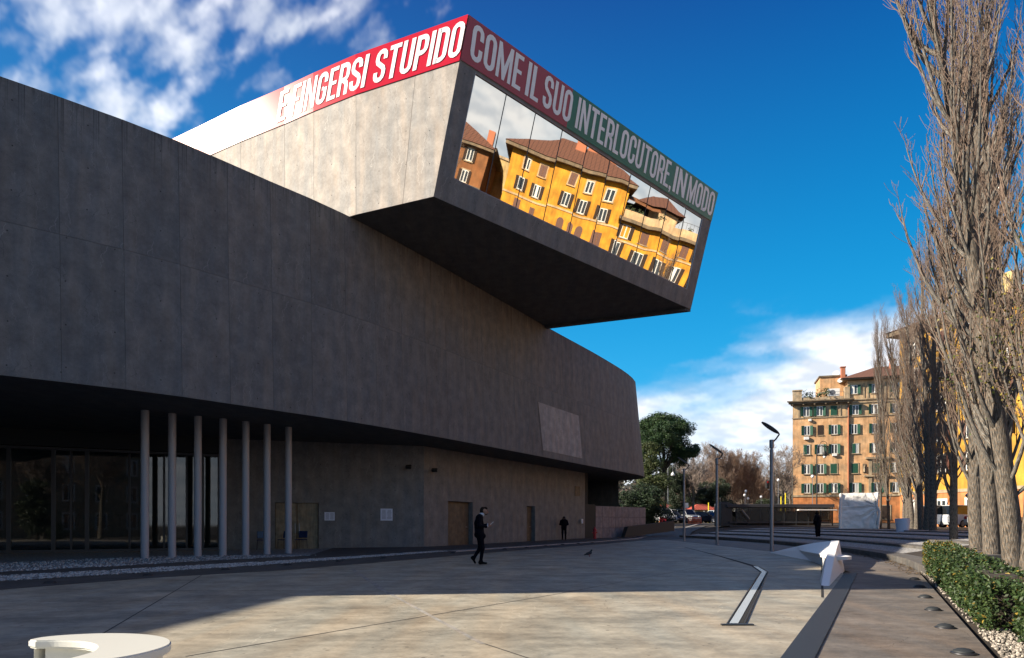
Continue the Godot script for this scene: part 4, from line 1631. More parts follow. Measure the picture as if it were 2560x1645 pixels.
func build_lamps() -> void:
	var first: Node3D
	var spots := [[11.75, -30.9, "tall grey disc lamp nearest the folded bench, largest of three"], [11.95, -39.8, "tall grey disc lamp between the two others, before the cars"], [12.05, -47.8, "tall grey disc lamp farthest left, before the stone pine"]]
	for i in 3:
		var s: Array = spots[i]
		if i > 0:
			dup(first, on_base(s[0], s[1]), 0.0, s[2], "disc lamps along the plaza edge")
			continue
		first = thing("street_lamp", s[2], "street lamp", on_base(s[0], s[1]), 0.0, "disc lamps along the plaza edge")
		var m := MB.new()
		m.lathe([[0.16, 0], [0.16, 0.02], [0.09, 0.03], [0.082, 0.06], [0.08, 4.6], [0.078, 4.62], [0.06, 4.64], [0.06, 4.7], [0.1, 4.72], [0.1, 5.05], [0.09, 5.08], [0, 5.08]], Vector3.ZERO, Basis(), 18)
		obj("pole", m, M.steel, first)
		m = MB.new()
		m.tube([Vector3(0.06, 4.98, 0), Vector3(0.2, 5.12, 0), Vector3(0.34, 5.32, 0), Vector3(0.33, 5.36, 0)], [0.035, 0.035, 0.035, 0.04], 8)
		obj("arm", m, M.dark_metal, first)
		m = MB.new()
		var tilt := Basis(Vector3(0, 0, 1), -0.62) * Basis(Vector3.RIGHT, 0.16)
		m.lathe([[0.0, -0.03], [0.42, -0.025], [0.47, -0.01], [0.47, 0.015], [0.42, 0.03], [0.0, 0.04]], Vector3(-0.06, 5.62, 0), tilt, 32)
		obj("disc", m, M.lamp_grey, first)


func build_hedge() -> void:
	var h := thing("hedge", "low clipped green hedge along the right edge of the walkway", "hedge")
	var a := Vector3(11.5, 0, -19.3)
	var b := Vector3(2.8, 0, -2.9)
	var d := (b - a).normalized()
	var s := Vector3(-d.z, 0, d.x)
	if s.x < 0: s = -s
	var L := a.distance_to(b)
	var core := MB.new()
	for i in 24:
		var f0 := L * i / 24.0
		if f0 > 11.0: continue
		var p := a + d * (f0 + L / 48.0) + s * (0.42 if f0 < 11.9 else 0.95)
		core.box(Vector3(p.x, base_y(p.z) + 0.35, p.z), Vector3(0.34, 0.62, L / 24.0 + 0.05), Basis(s, UP, s.cross(UP)))
	obj("stems", core, M.dark_bark, h)
	var leaf := MB.new()
	leaf.tint = true
	leaf.quad(Vector3(0, 0, -0.5), Vector3(0.24, 0.07, 0), Vector3(0, 0, 0.5), Vector3(-0.24, 0.07, 0))
	var places := []
	var cols := []
	var hn := FastNoiseLite.new()
	hn.seed = 3
	hn.frequency = 0.6
	for i in 52000:
		var f := pow(rng.randf(), 0.85) * 16.5 if i > 1500 else rng.randf_range(12.2, 12.34)
		var bump_h := lerpf(0.8, 0.62, f / 12.0) + 0.12 * hn.get_noise_1d(f * 2.2)
		if f > 13.9: bump_h += 0.05
		var half := 0.33 + 0.06 * hn.get_noise_1d(f * 3.0 + 50)
		var ang := rng.randf() * TAU
		var side := rng.randf()
		var x: float
		var y: float
		if side < 0.38:
			x = rng.randf_range(-half, half); y = bump_h + rng.randf_range(-0.1, 0.03)
		elif side < 0.8:
			x = -half + rng.randf_range(-0.04, 0.1); y = rng.randf_range(0.04, 1.0) * bump_h
		else:
			x = half + rng.randf_range(-0.1, 0.04); y = rng.randf_range(0.04, 1.0) * bump_h
		if i <= 1500:
			x = rng.randf_range(-half, half + 0.4); y = rng.randf_range(0.04, 1.0) * bump_h
		x += 0.05 * hn.get_noise_2d(f * 4.0, y * 6.0)
		var gap := hn.get_noise_2d(f * 3.5 + 30, y * 4.0)
		if gap > 0.42 and rng.randf() < 0.8: continue
		var p := a + d * f + s * (0.44 + x + (0.3 if f > 12.25 else 0.0))
		var sz := rng.randf_range(0.04, 0.08)
		var bs := Basis(Vector3(rng.randfn(), rng.randfn(), rng.randfn()).normalized(), rng.randf() * PI) * Basis(UP, ang)
		places.append(Transform3D(bs.scaled(Vector3(sz, sz, sz)), Vector3(p.x, base_y(p.z) + y, p.z)))
		var k := rng.randf_range(0.55, 1.3)
		if rng.randf() < (0.3 if f < 2.6 else 0.035):
			cols.append(Color(0.22 * k, 0.15 * k, 0.02 * k))
		else:
			cols.append(Color(0.018 * k, 0.05 * k, 0.011 * k).lerp(Color(0.07 * k, 0.09 * k, 0.015 * k), rng.randf() * 0.5))
	many("leaves", leaf.mesh(), M.leaf, places, cols, h)
	# soil and pale pebbles at the hedge's foot
	var m := MB.new()
	strip(m, [[1.3, 0], [4.95, -6.93], [11.3, -18.9]], [[2.9, 0], [6.6, -6.93], [12.6, -19.5]], 0.0)
	struct("planting_bed", m, M.soil)
	places = []
	cols = []
	for i in 4200:
		var f := rng.randf() if i % 9 == 0 else pow(rng.randf(), 1.3) * 0.34
		var z := lerpf(-3.5, -18.5, f)
		var x := 4.95 + (-z - 6.93) * 0.5305 + rng.randf_range(0.02, 0.9 if f < 0.34 else 0.2)
		var sc := rng.randf_range(0.01, 0.027)
		places.append(Transform3D(Basis(Vector3(rng.randfn(), rng.randfn(), rng.randfn()).normalized(), rng.randf() * TAU).scaled(Vector3(sc, sc, sc)), on_base(x, z, 0.012 + rng.randf() * 0.02)))
		var k := rng.randf_range(0.1, 0.5)
		cols.append(Color(k, k * 0.88, k * 0.74))
	many("pale_pebbles", pebble_mesh(8), M.pebble, places, cols)
	tag(get_node("pale_pebbles"), "loose pale pebbles at the foot of the hedge", "pebbles")


func build_terraces() -> void:
	# five long low steps of dark stone with white gravel between
	var zs := []
	for i in 22: zs.append(lerpf(-17.62, -58.88, i / 21.0))
	for k in 5:
		var rise := [0.2, 0.42, 0.6, 0.74, 0.86][k] as float
		var st := thing("terrace_step", "%s long dark stone step with white gravel, right of the lamps" % ["lowest", "second", "third", "fourth", "topmost"][k], "step", Vector3.ZERO, 0.0, "long terrace steps")
		for i in 21:
			if k > 0 and zs[i] > -17.0 - k * 2.4: continue
			var z0: float = zs[i]
			var z1: float = zs[i + 1]
			var x0 := kerb_x(-z0) + k * 1.7
			var x1 := kerb_x(-z1) + k * 1.7
			var y0 := base_y(z0) + rise
			var y1 := base_y(z1) + rise
			var lo := 0.3 if k == 0 else 0.28
			var d := Vector3(x1 - x0, 0, z1 - z0)
			var e := d.normalized() * 0.006
			var m := MB.new()
			var w := 0.75
			var p := [Vector3(x0, y0, z0) + e, Vector3(x1, y1, z1) - e, Vector3(x1 + w, y1, z1) - e, Vector3(x0 + w, y0, z0) + e]
			m.quad(p[0], p[3], p[2], p[1])
			m.quad(p[0] - UP * lo, p[0], p[1], p[1] - UP * lo)
			m.quad(p[1] - UP * lo, p[1], p[2], p[2] - UP * lo)
			m.quad(p[3] - UP * lo, p[3], p[0], p[0] - UP * lo)
			m.quad(p[2] - UP * lo, p[2], p[3], p[3] - UP * lo)
			obj("kerb_stone", m, M.step_stone, st)
			m = MB.new()
			var g0 := Vector3(x0 + w, y0 - 0.008, z0)
			var g1 := Vector3(x1 + w, y1 - 0.008, z1)
			var wide := Vector3(0.97, ([0.13, 0.11, 0.09, 0.07, 0.02][k] as float), 0)
			if -z0 > 24.0:
				m.quad(g0, g0 + wide, g1 + wide, g1)
				stuff(obj("gravel", m, M.gravel if -z0 < 54.0 else M.gravel, st))
			else:
				m.quad(g0, g0 + wide, g1 + wide, g1)
				stuff(obj("leaf_litter", m, M.soil, st))
	# fallen leaves on the walkway by the steps
	var lf := MB.new()
	lf.tint = true
	lf.quad(Vector3(0, 0.1, -0.5), Vector3(0.4, 0.25, 0), Vector3(0, 0, 0.5), Vector3(-0.4, 0.2, 0))
	var places := []
	var cols := []
	for i in 900:
		var z := rng.randf_range(-17.5, -34)
		var x := kerb_x(-z) - 0.08 - absf(rng.randfn()) * 0.22
		if i % 3 == 0:
			x = kerb_x(-z) + rng.randf_range(0, 8)
		var s := rng.randf_range(0.04, 0.09)
		var y := land(x, z) + 0.03 if i % 3 == 0 else base_y(z) + 0.015
		places.append(Transform3D(Basis(UP, rng.randf() * TAU).scaled(Vector3(s, s, s)), Vector3(x, y, z)))
		var k := rng.randf_range(0.5, 1.2)
		cols.append(Color(0.2 * k, 0.13 * k, 0.06 * k))
	many("fallen_leaves", lf.mesh(), M.leaf, places, cols)
	tag(get_node("fallen_leaves"), "fallen brown leaves along the foot of the steps", "leaves")


# ---------------------------------------------------------------- houses
# a window on a facade: frame, dark pane, shutters; fb turns facade axes (along, up, out) into the world
var frame_w := 0.08
var curtain_share := 0.45


func add_window(b: Node3D, fo: Vector3, fb: Basis, u: float, h: float, w: float, t: float, style: String, sh: Material, trim: Material) -> void:
	var m := MB.new()
	var o := fo + fb * Vector3(u, h, 0)
	if trim:
		m.box(o + fb * Vector3(0, t / 2 + 0.07, 0.04), Vector3(w + 0.3, 0.14, 0.08), fb)
		m.box(o + fb * Vector3(0, -t / 2 - 0.06, 0.08), Vector3(w + 0.3, 0.12, 0.18), fb)
		for s in [-1, 1]:
			m.box(o + fb * Vector3(s * (w / 2 + 0.07), 0, 0.035), Vector3(0.14, t, 0.07), fb)
	else:
		m.box(o + fb * Vector3(0, -t / 2 - 0.05, 0.06), Vector3(w + 0.2, 0.1, 0.14), fb)
	var win := obj("window", m, trim if trim else M.trim, b)
	if style == "closed":
		for s in [-1, 1]:
			m = MB.new()
			m.box(o + fb * Vector3(s * w * 0.25, 0, 0.05), Vector3(w * 0.48, t, 0.05), fb, 0.01)
			obj("shutter", m, sh, win)
		return
	m = MB.new()
	m.box(o + fb * Vector3(0, 0, 0.012), Vector3(w, t, 0.02), fb)
	obj("pane", m, M.win_glass, win)
	m = MB.new()
	for s in [-1, 1]:
		m.box(o + fb * Vector3(s * (w / 2 - frame_w / 2), 0, 0.045), Vector3(frame_w, t, 0.05), fb)
		m.box(o + fb * Vector3(s * (frame_w * 0.5 + 0.008), 0, 0.046), Vector3(frame_w * 0.9, t - 0.16, 0.05), fb)
		m.box(o + fb * Vector3(0, s * (t / 2 - 0.04), 0.045), Vector3(w - 0.17, 0.08, 0.048), fb)
	obj("frame", m, M.white_paint, win)
	if rng.randf() < curtain_share:
		m = MB.new()
		m.box(o + fb * Vector3((rng.randf() - 0.5) * w * 0.4, 0, 0.026), Vector3(w * 0.35, t - 0.2, 0.006), fb)
		obj("curtain", m, M.curtain, win)
	if style == "half":
		m = MB.new()
		m.box(o + fb * Vector3(-w * 0.25, 0, 0.09), Vector3(w * 0.48, t, 0.05), fb, 0.01)
		obj("shutter", m, sh, win)
	elif style == "open":
		for s in [-1, 1]:
			m = MB.new()
			var turn := fb * Basis(UP, -s * rng.randf_range(0.12, 0.4))
			m.box(o + fb * Vector3(s * (w / 2 + 0.02), 0, 0.06) + turn * Vector3(s * w * 0.24, 0, 0.03), Vector3(w * 0.46, t + 0.04, 0.05), turn, 0.01)
			obj("shutter", m, sh, win)


func facade_box(m: MB, fo: Vector3, fb: Basis, u0: float, u1: float, y0: float, y1: float, out: float, deep := 0.0) -> void:
	m.box(fo + fb * Vector3((u0 + u1) / 2, (y0 + y1) / 2, (out - deep) / 2), Vector3(u1 - u0, y1 - y0, out + deep), fb)


# the same with its left end cut back along the side street
func facade_wedge(m: MB, fo: Vector3, fb: Basis, u0: float, u1: float, y0: float, y1: float, out: float, deep: float) -> void:
	m.prism(PackedVector2Array([Vector2(u0, out), Vector2(u1, out), Vector2(u1, -deep), Vector2(u0 + (deep + out) * 0.5, -deep)]), fo + fb.y * y0, fb.x, fb.z, fb.y * (y1 - y0))


func hip_roof(m: MB, fo: Vector3, fb: Basis, u0: float, u1: float, y: float, z0: float, z1: float, rise: float) -> void:
	# eaves rectangle (out from z0 in front to z1 behind), ridge along u
	var hz := absf(z1 - z0) / 2
	var a := fo + fb * Vector3(u0, y, z0)
	var b := fo + fb * Vector3(u1, y, z0)
	var c := fo + fb * Vector3(u1, y, z1)
	var d := fo + fb * Vector3(u0, y, z1)
	var r0 := fo + fb * Vector3(u0 + minf(hz, (u1 - u0) * 0.35), y + rise, (z0 + z1) / 2)
	var r1 := fo + fb * Vector3(u1 - minf(hz, (u1 - u0) * 0.35), y + rise, (z0 + z1) / 2)
	if fb.determinant() < 0:
		m.quad(r0, r1, b, a); m.quad(r1, r0, d, c); m.tri(r1, c, b); m.tri(r0, a, d)
		return
	m.quad(a, b, r1, r0); m.quad(c, d, r0, r1); m.tri(b, c, r1); m.tri(d, a, r0)
	m.quad(a - fb.y * 0.02, d - fb.y * 0.02, c - fb.y * 0.02, b - fb.y * 0.02)


func build_far_buildings() -> void:
	build_orange_house()
	build_yellow_houses()


func build_orange_house() -> void:
	var b := thing("apartment_house", "orange six-storey house with green shutters and planted roof terrace", "house", Vector3(48.5, 1.7, -118))
	var fo := Vector3(0, -1.7, 0)
	var fb := Basis(Vector3(0.959, 0, 0.282), UP, Vector3(-0.282, 0, 0.959))
	var m := MB.new()
	facade_wedge(m, fo, fb, 0, 8.7, 6.65, 19.8, 0, 14)
	facade_box(m, fo, fb, 8.7, 26, 6.65, 19.8, -0.25, 14)
	obj("wall", m, M.orange_wall, b)
	m = MB.new()
	facade_wedge(m, fo, fb, 0.01, 8.69, 19.95, 22.1, -0.03, 13.9)
	facade_box(m, fo, fb, 8.71, 25.9, 19.95, 25.95, -0.28, 13.9)
	obj("attic_wall", m, M.ochre_wall, b)
	m = MB.new()
	facade_wedge(m, fo, fb, 0.01, 25.9, 1.2, 6.3, 0, 13.9)
	obj("ground_floor", m, M.deep_orange, b)
	m = MB.new()
	facade_wedge(m, fo, fb, -0.12, 8.72, 19.8, 19.95, 0.12, 14)
	facade_box(m, fo, fb, 8.72, 26, 19.8, 19.95, -0.1, 13)
	facade_wedge(m, fo, fb, -0.1, 26, 6.3, 6.65, 0.1, 14)
	facade_box(m, fo, fb, 8.72, 26, 22.6, 22.8, -0.08, 13)
	facade_box(m, fo, fb, 8.72, 26, 22.1, 22.25, -0.12, 13)
	for u in [1.0, 3.4, 5.5, 7.5, 8.55]:
		facade_box(m, fo, fb, u - 0.12 if u < 8 else 8.42, u + 0.12 if u < 8 else 8.66, 19.96, 22.0, 0.06)
	for u in [11.2, 11.8, 14.4, 15.0]:
		facade_box(m, fo, fb, u - 0.13, u + 0.13, 22.82, 25.4, -0.18, 0.3)
	obj("string_course", m, M.trim, b)
	m = MB.new()
	facade_wedge(m, fo, fb, -0.35, 8.9, 22.0, 22.25, 0.35, 14.2)
	facade_wedge(m, fo, fb, -0.75, 9.3, 22.25, 22.55, 0.75, 14.5)
	facade_wedge(m, fo, fb, -1.0, 9.55, 22.55, 22.75, 1.0, 14.7)
	for i in 6:
		facade_box(m, fo, fb, -0.2 + i * 1.75, 0.0 + i * 1.75, 22.0, 22.2, 0.8)
	obj("cornice", m, M.cornice, b)
	# terrace: parapet, pavilion, plants, machinery
	m = MB.new()
	facade_box(m, fo, fb, 0.05, 1.5, 22.76, 24.6, -0.1, 0.8)
	facade_box(m, fo, fb, 0.0, 1.6, 24.6, 24.8, 0.0, 0.9)
	facade_box(m, fo, fb, 1.5, 8.5, 22.76, 23.4, -0.2, 0.5)
	facade_box(m, fo, fb, 8.2, 9.0, 22.76, 24.9, 0.0, 1.2)
	obj("parapet", m, M.trim, b)
	m = MB.new()
	facade_box(m, fo, fb, 4.7, 8.9, 22.76, 27.2, -2.5, 8)
	obj("roof_pavilion", m, M.orange_wall, b)
	m = MB.new()
	facade_box(m, fo, fb, 4.5, 9.0, 27.2, 27.45, -2.3, 8.2)
	obj("pavilion_roof", m, M.cornice, b)
	m = MB.new()
	for i in 14:
		m.box(fo + fb * Vector3(1.7 + i * 0.5, 23.8, -0.25), Vector3(0.03, 0.8, 0.03), fb)
	m.box(fo + fb * Vector3(4.9, 24.2, -0.25), Vector3(6.6, 0.04, 0.04), fb)
	obj("railing", m, M.lamp_grey, b)
	m = MB.new()
	m.box(fo + fb * Vector3(6.6, 24.15, -0.8), Vector3(1.9, 1.3, 0.5), fb, 0.03)
	var ac := obj("air_conditioner", m, M.white_paint, b)
	m = MB.new()
	m.lathe([[0.45, 0], [0.45, 0.02], [0.05, 0.03]], fo + fb * Vector3(6.4, 24.15, -0.545), fb * Basis(Vector3.RIGHT, PI / 2), 16)
	obj("fan_grille", m, M.lamp_grey, ac)
	for q in [[7.35, 27.75, -3.0, 0.55], [7.6, 26.0, -0.4, 0.45]]:
		m = MB.new()
		m.lathe([[0.0, 0.0], [q[3] * 0.6, 0.05], [q[3], 0.17], [q[3] * 0.97, 0.2], [0.0, 0.05]], fo + fb * Vector3(q[0], q[1], q[2]), fb * Basis(Vector3.RIGHT, 1.1) * Basis(Vector3.BACK, 0.3), 14)
		var dish := obj("satellite_dish", m, M.white_paint, b)
		m = MB.new()
		m.tube([fo + fb * Vector3(q[0], q[1] - 0.7, q[2] - 0.15), fo + fb * Vector3(q[0], q[1], q[2] - 0.05)], [0.03, 0.03], 5)
		obj("mast", m, M.dark_metal, dish)
	for q in [[2.2, 0.9, 0.8], [2.9, 0.9, 0.6], [4.3, 0.7, 0.7], [5.0, 1.3, 0.9], [5.5, 0.7, 1.1]]:
		var lc := MeshInstance3D.new()
		lc.mesh = leaf_clump(int(q[0] * 10), 90, q[1], 0.34)
		var lm: StandardMaterial3D = M.leaf.duplicate()
		lm.albedo_color = lin(0.07, 0.09, 0.035)
		lc.material_override = lm
		lc.position = fo + fb * Vector3(q[0], 23.2 + q[2], -0.7)
		hang(lc, "terrace_plant", b)
	# hipped tile roof of the right-hand part
	m = MB.new()
	hip_roof(m, fo, fb, 7.5, 27, 26.2, 0.9, -15, 3.2)
	obj("tile_roof", m, M.roof_tile, b)
	m = MB.new()
	facade_box(m, fo, fb, 7.7, 26.8, 25.98, 26.18, 0.75, 14.8)
	obj("eaves", m, M.cornice, b)
	for q in [[8.3, 27.6, -2.2], [16.5, 29.0, -5.0]]:
		m = MB.new()
		m.box(fo + fb * Vector3(q[0], q[1], q[2]), Vector3(0.7, 2.0, 0.7), fb, 0.04)
		m.box(fo + fb * Vector3(q[0], q[1] + 1.08, q[2]), Vector3(0.9, 0.14, 0.9), fb)
		obj("chimney", m, M.terracotta, b)
	m = MB.new()
	m.tube([fo + fb * Vector3(8.78, 6.3, 0.02), fo + fb * Vector3(8.78, 22.0, 0.02)], [0.11, 0.11], 6)
	obj("downpipe", m, M.terracotta, b)
	# windows, floor by floor
	var G: Material = M.green_shutter
	var rows := [
		[[2.2, 20.95, "open"], [4.3, 20.95, "open"], [6.5, 20.95, "closed"], [9.9, 20.95, "open"], [12.8, 20.95, "open"], [16, 20.95, "open"], [19, 20.95, "open"]],
		[[2.3, 17.7, "open"], [4.4, 17.7, "dark"], [6.6, 17.7, "open"], [9.7, 17.7, "open"], [12.9, 17.7, "open"], [16, 17.7, "open"], [19, 17.7, "open"]],
		[[2.25, 14.4, "half"], [4.4, 14.4, "open"], [6.6, 14.4, "open"], [9.9, 14.4, "half"], [12.9, 14.4, "open"], [16, 14.4, "open"], [19, 14.4, "open"]],
		[[2.3, 11.05, "open"], [4.45, 11.05, "open"], [6.5, 11.05, "closed"], [9.8, 11.05, "closed"], [13.1, 11.05, "closed"], [16, 11.05, "open"], [19, 11.05, "open"]],
		[[2.3, 7.75, "open"], [4.4, 7.75, "open"], [6.6, 7.75, "open"], [9.9, 7.75, "open"], [13.2, 7.75, "open"], [16, 7.75, "open"], [19, 7.75, "open"]]]
	for r in rows.size():
		for w in rows[r]:
			var o := fo + (fb * Vector3(0, 0, -0.25) if w[0] > 8.7 else Vector3.ZERO)
			if w[2] == "dark":
				add_window(b, o, fb, w[0], w[1], 0.9, 1.7, "closed", M.dark_shutter, null)
			else:
				add_window(b, o, fb, w[0], w[1], 0.95 if w[2] != "closed" else 1.0, 1.62, w[2], G, M.trim if r >= 2 else null)
	for u in [9.7, 12.9, 16.0, 19.0]:
		add_window(b, fo + fb * Vector3(0, 0, -0.28), fb, u, 24.4, 1.0, 1.5, "open", G, null)
	for u in [2.3, 5.0, 8.0, 11.5, 14.5, 18.0]:
		add_window(b, fo, fb, u, 3.6, 1.2, 2.2, "closed", M.dark_shutter, M.trim)
	# stone surround and small niche on the right-hand part
	m = MB.new()
	facade_box(m, fo, fb, 11.4, 15.2, 12.55, 12.9, 0.15, 0.3)
	facade_box(m, fo, fb, 11.9, 12.4, 9.9, 12.5, -0.1, 0.2)
	facade_box(m, fo, fb, 13.8, 14.3, 9.9, 12.5, -0.1, 0.2)
	facade_box(m, fo, fb, 11.2, 15.2, 9.6, 9.85, 0.1, 0.3)
	facade_box(m, fo, fb, 11.9, 12.4, 6.7, 9.55, -0.1, 0.2)
	facade_box(m, fo, fb, 14.1, 14.6, 6.7, 9.55, -0.1, 0.2)
	obj("stone_surround", m, M.trim, b)
	m = MB.new()
	facade_box(m, fo, fb, 11.0, 11.45, 10.3, 11.8, -0.14, 0.2)
	var nic := obj("niche", m, M.cornice, b)
	m = MB.new()
	m.lathe([[0.13, 0], [0.15, 0.3], [0.1, 0.7], [0.13, 0.85], [0.06, 0.98], [0.08, 1.1], [0, 1.22]], fo + fb * Vector3(11.23, 10.4, 0.0), fb, 10)
	obj("figurine", m, M.trim, nic)
	# boxes on the wall
	for q in [[2.2, 16.35, 0.8, 0.5], [2.75, 19.45, 0.45, 0.4], [6.6, 13.35, 0.75, 0.35]]:
		m = MB.new()
		m.box(fo + fb * Vector3(q[0], q[1], 0.2), Vector3(q[2], q[3], 0.36), fb, 0.03)
		obj("wall_unit", m, M.white_paint, b)


func build_yellow_houses() -> void:
	# the house seen through the poplars
	var b := thing("apartment_house", "bright yellow house behind the poplars at the right", "house", Vector3(40.9, 1.0, -72))
	var fo := Vector3(0, -1.0, 0)
	var fb := Basis(Vector3(0.304, 0, 0.953), UP, Vector3(-0.953, 0, 0.304))
	var m := MB.new()
	facade_box(m, fo, fb, 0, 19, 4.9, 21.3, 0, 13)
	obj("wall", m, M.yellow_wall, b)
	m = MB.new()
	facade_box(m, fo, fb, 0.01, 18.99, 0.5, 4.6, 0.02, 12.9)
	obj("ground_floor", m, M.deep_orange, b)
	m = MB.new()
	facade_box(m, fo, fb, -0.1, 19.1, 4.6, 4.9, 0.1, 13)
	facade_box(m, fo, fb, -0.05, 19.05, 17.9, 18.1, 0.08, 13)
	obj("string_course", m, M.trim, b)
	m = MB.new()
	facade_box(m, fo, fb, -0.9, 19.9, 21.3, 21.75, 0.9, 14)
	obj("eaves", m, M.cornice, b)
	m = MB.new()
	hip_roof(m, fo, fb, -1, 20, 21.78, 1.0, -14, 3.0)
	obj("tile_roof", m, M.roof_tile, b)
	for q in [[5.0, 23.5], [9.5, 23.8]]:
		m = MB.new()
		m.box(fo + fb * Vector3(q[0], q[1], -3), Vector3(1.2, 2.4, 1.2), fb)
		obj("chimney", m, M.cream_wall, b)
	for r in 5:
		for i in 6:
			var st := "closed" if (i + r * 2) % 5 == 1 else "open"
			add_window(b, fo, fb, 1.8 + i * 3.1, 19.7 - r * 3.05 if r < 5 else 3, 1.0, 1.7, st, M.brown_shutter, M.trim)
	for i in 6:
		add_window(b, fo, fb, 1.8 + i * 3.1, 2.9, 1.0, 2.0, "plain", M.brown_shutter, M.white_paint)
	# the row that the picture window mirrors, along the street to the right of the frame
	var Y := thing("apartment_house", "yellow house with brown shutters and hipped roof, mirrored in the picture window", "house", Vector3(56.5, 1.0, -22.9))
	fo = Vector3(0, -1.0, 0)
	fb = Basis(Vector3(0, 0, -1), UP, Vector3(-1, 0, 0))
	m = MB.new()
	facade_box(m, fo, fb, 0, 14.2, 0.2, 27.1, 0, 12)
	facade_box(m, fo, fb, 14.2, 29, 0.2, 23.7, 0, 12)
	obj("wall", m, M.amber_wall, Y)
	m = MB.new()
	facade_box(m, fo, fb, -0.05, 14.2, 22.45, 22.65, 0.1, 12)
	facade_box(m, fo, fb, 14.2, 29.05, 21.4, 21.6, 0.1, 12)
	obj("string_course", m, M.ochre_wall, Y)
	m = MB.new()
	facade_box(m, fo, fb, 14.22, 29.05, 21.62, 23.58, 0.03)
	obj("upper_wall", m, M.amber_wall, Y)
	m = MB.new()
	facade_box(m, fo, fb, -0.9, 14.9, 27.1, 27.45, 0.9, 13)
	facade_box(m, fo, fb, 13.9, 29.9, 23.6, 23.95, 0.9, 12)
	obj("cornice", m, M.cornice, Y)
	m = MB.new()
	hip_roof(m, fo, fb, -1.0, 15.0, 27.47, 1.0, -13, 3.4)
	obj("tile_roof", m, M.roof_tile, Y)
	m = MB.new()
	m.box(fo + fb * Vector3(7.2, 30.2, -4.0), Vector3(1.6, 2.2, 1.0), fb, 0.05)
	m.box(fo + fb * Vector3(10.0, 30.4, -6.5), Vector3(3.6, 1.2, 2.0), fb, 0.05)
	obj("chimney", m, M.terracotta, Y)
	# terrace wing: parapet, awning, plants, upper pavilion
	m = MB.new()
	facade_box(m, fo, fb, 14.3, 29.6, 23.96, 24.9, 0.3, 0.2)
	obj("parapet", m, M.ochre_wall, Y)
	m = MB.new()
	facade_box(m, fo, fb, 14.3, 17.4, 24.0, 26.2, -3, 6)
	obj("glazed_porch", m, M.win_glass, Y)
	m = MB.new()
	m.quad(fo + fb * Vector3(14.3, 26.1, -0.4), fo + fb * Vector3(18.6, 25.7, -0.4), fo + fb * Vector3(18.6, 26.8, -4), fo + fb * Vector3(14.3, 27.2, -4))
	obj("awning", m, M.brick_brown, Y)
	m = MB.new()
	facade_box(m, fo, fb, 17.4, 21.2, 24.0, 26.6, -3.5, 9)
	obj("upper_room", m, M.ochre_wall, Y)
	m = MB.new()
	hip_roof(m, fo, fb, 15.6, 22.0, 26.7, -2.6, -13, 2.0)
	obj("upper_roof", m, M.roof_tile, Y)
	m = MB.new()
	for i in 20:
		m.box(fo + fb * Vector3(20.6 + i * 0.45, 25.3, 0.05), Vector3(0.03, 0.8, 0.03), fb)
	m.box(fo + fb * Vector3(25.0, 25.7, 0.05), Vector3(9.0, 0.04, 0.04), fb)
	obj("railing", m, M.dark_metal, Y)
	m = MB.new()
	m.box(fo + fb * Vector3(24.4, 25.4, -1), Vector3(1.3, 1.3, 0.6), fb, 0.03)
	obj("water_tank", m, M.white_paint, Y)
	for q in [[14.9, 0.7], [16.2, 0.6], [18.8, 0.8], [22.6, 0.5]]:
		var lc := MeshInstance3D.new()
		lc.mesh = leaf_clump(int(q[0] * 10), 60, q[1], 0.3)
		var lm: StandardMaterial3D = M.leaf.duplicate()
		lm.albedo_color = lin(0.05, 0.07, 0.03)
		lc.material_override = lm
		lc.position = fo + fb * Vector3(q[0], 24.9, -0.3)
		hang(lc, "terrace_plant", Y)
	frame_w = 0.05
	curtain_share = 0.2
	var wl := [[2.0, 26.05, 0.75, 1.2, "half"], [4.05, 26.0, 0.85, 1.25, "closed"], [7.35, 25.95, 0.8, 1.3, "closed"], [9.6, 25.85, 0.8, 1.3, "plain"], [12.1, 25.7, 1.0, 1.35, "plain"],
		[1.85, 23.85, 0.8, 1.35, "open"], [3.95, 23.75, 0.8, 1.35, "open"], [7.3, 23.7, 0.85, 1.45, "open"], [9.5, 23.65, 0.85, 1.45, "open"], [11.95, 23.5, 0.9, 1.45, "open"],
		[15.1, 22.6, 1.0, 1.45, "open"], [17.4, 22.6, 1.0, 1.4, "closed"], [20.2, 22.6, 0.9, 1.4, "closed"], [22.5, 22.6, 0.9, 1.4, "closed"], [24.3, 22.5, 0.9, 1.4, "open"],
		[2.0, 21.5, 0.9, 1.4, "closed"], [4.0, 21.4, 0.6, 1.1, "closed"], [12.0, 20.8, 0.95, 1.55, "closed"], [14.6, 20.5, 0.95, 1.6, "open"], [17.4, 20.1, 1.0, 1.7, "open"], [20.0, 20.0, 1.0, 1.7, "open"], [22.4, 19.9, 1.0, 1.7, "open"], [25.0, 19.9, 1.0, 1.7, "open"]]
	for w in wl:
		add_window(Y, fo, fb, w[0], w[1], w[2], w[3], w[4], M.brown_shutter if w[4] == "closed" else M.dark_shutter, M.ochre_wall if w[1] > 25 else null)
	for q in [[7.35, 20.9], [8.75, 20.85], [9.95, 20.8]]:
		m = MB.new()
		var pl := PackedVector2Array([Vector2(-0.42, -0.9), Vector2(0.42, -0.9), Vector2(0.42, 0.4)])
		for i in range(1, 8): pl.append(Vector2(0.42 * cos(PI * i / 8), 0.4 + 0.42 * sin(PI * i / 8)))
		pl.append(Vector2(-0.42, 0.4))
		m.prism(pl, fo + fb * Vector3(q[0], q[1], 0.01), fb.x, fb.y, fb.z * 0.03)
		obj("arched_window", m, M.brown_shutter, Y)
	for r in 5:
		for i in 9:
			add_window(Y, fo, fb, 1.8 + i * 3.0, 17.2 - r * 3.2, 0.95, 1.6, "open" if (i + r) % 3 else "closed", M.brown_shutter, null)
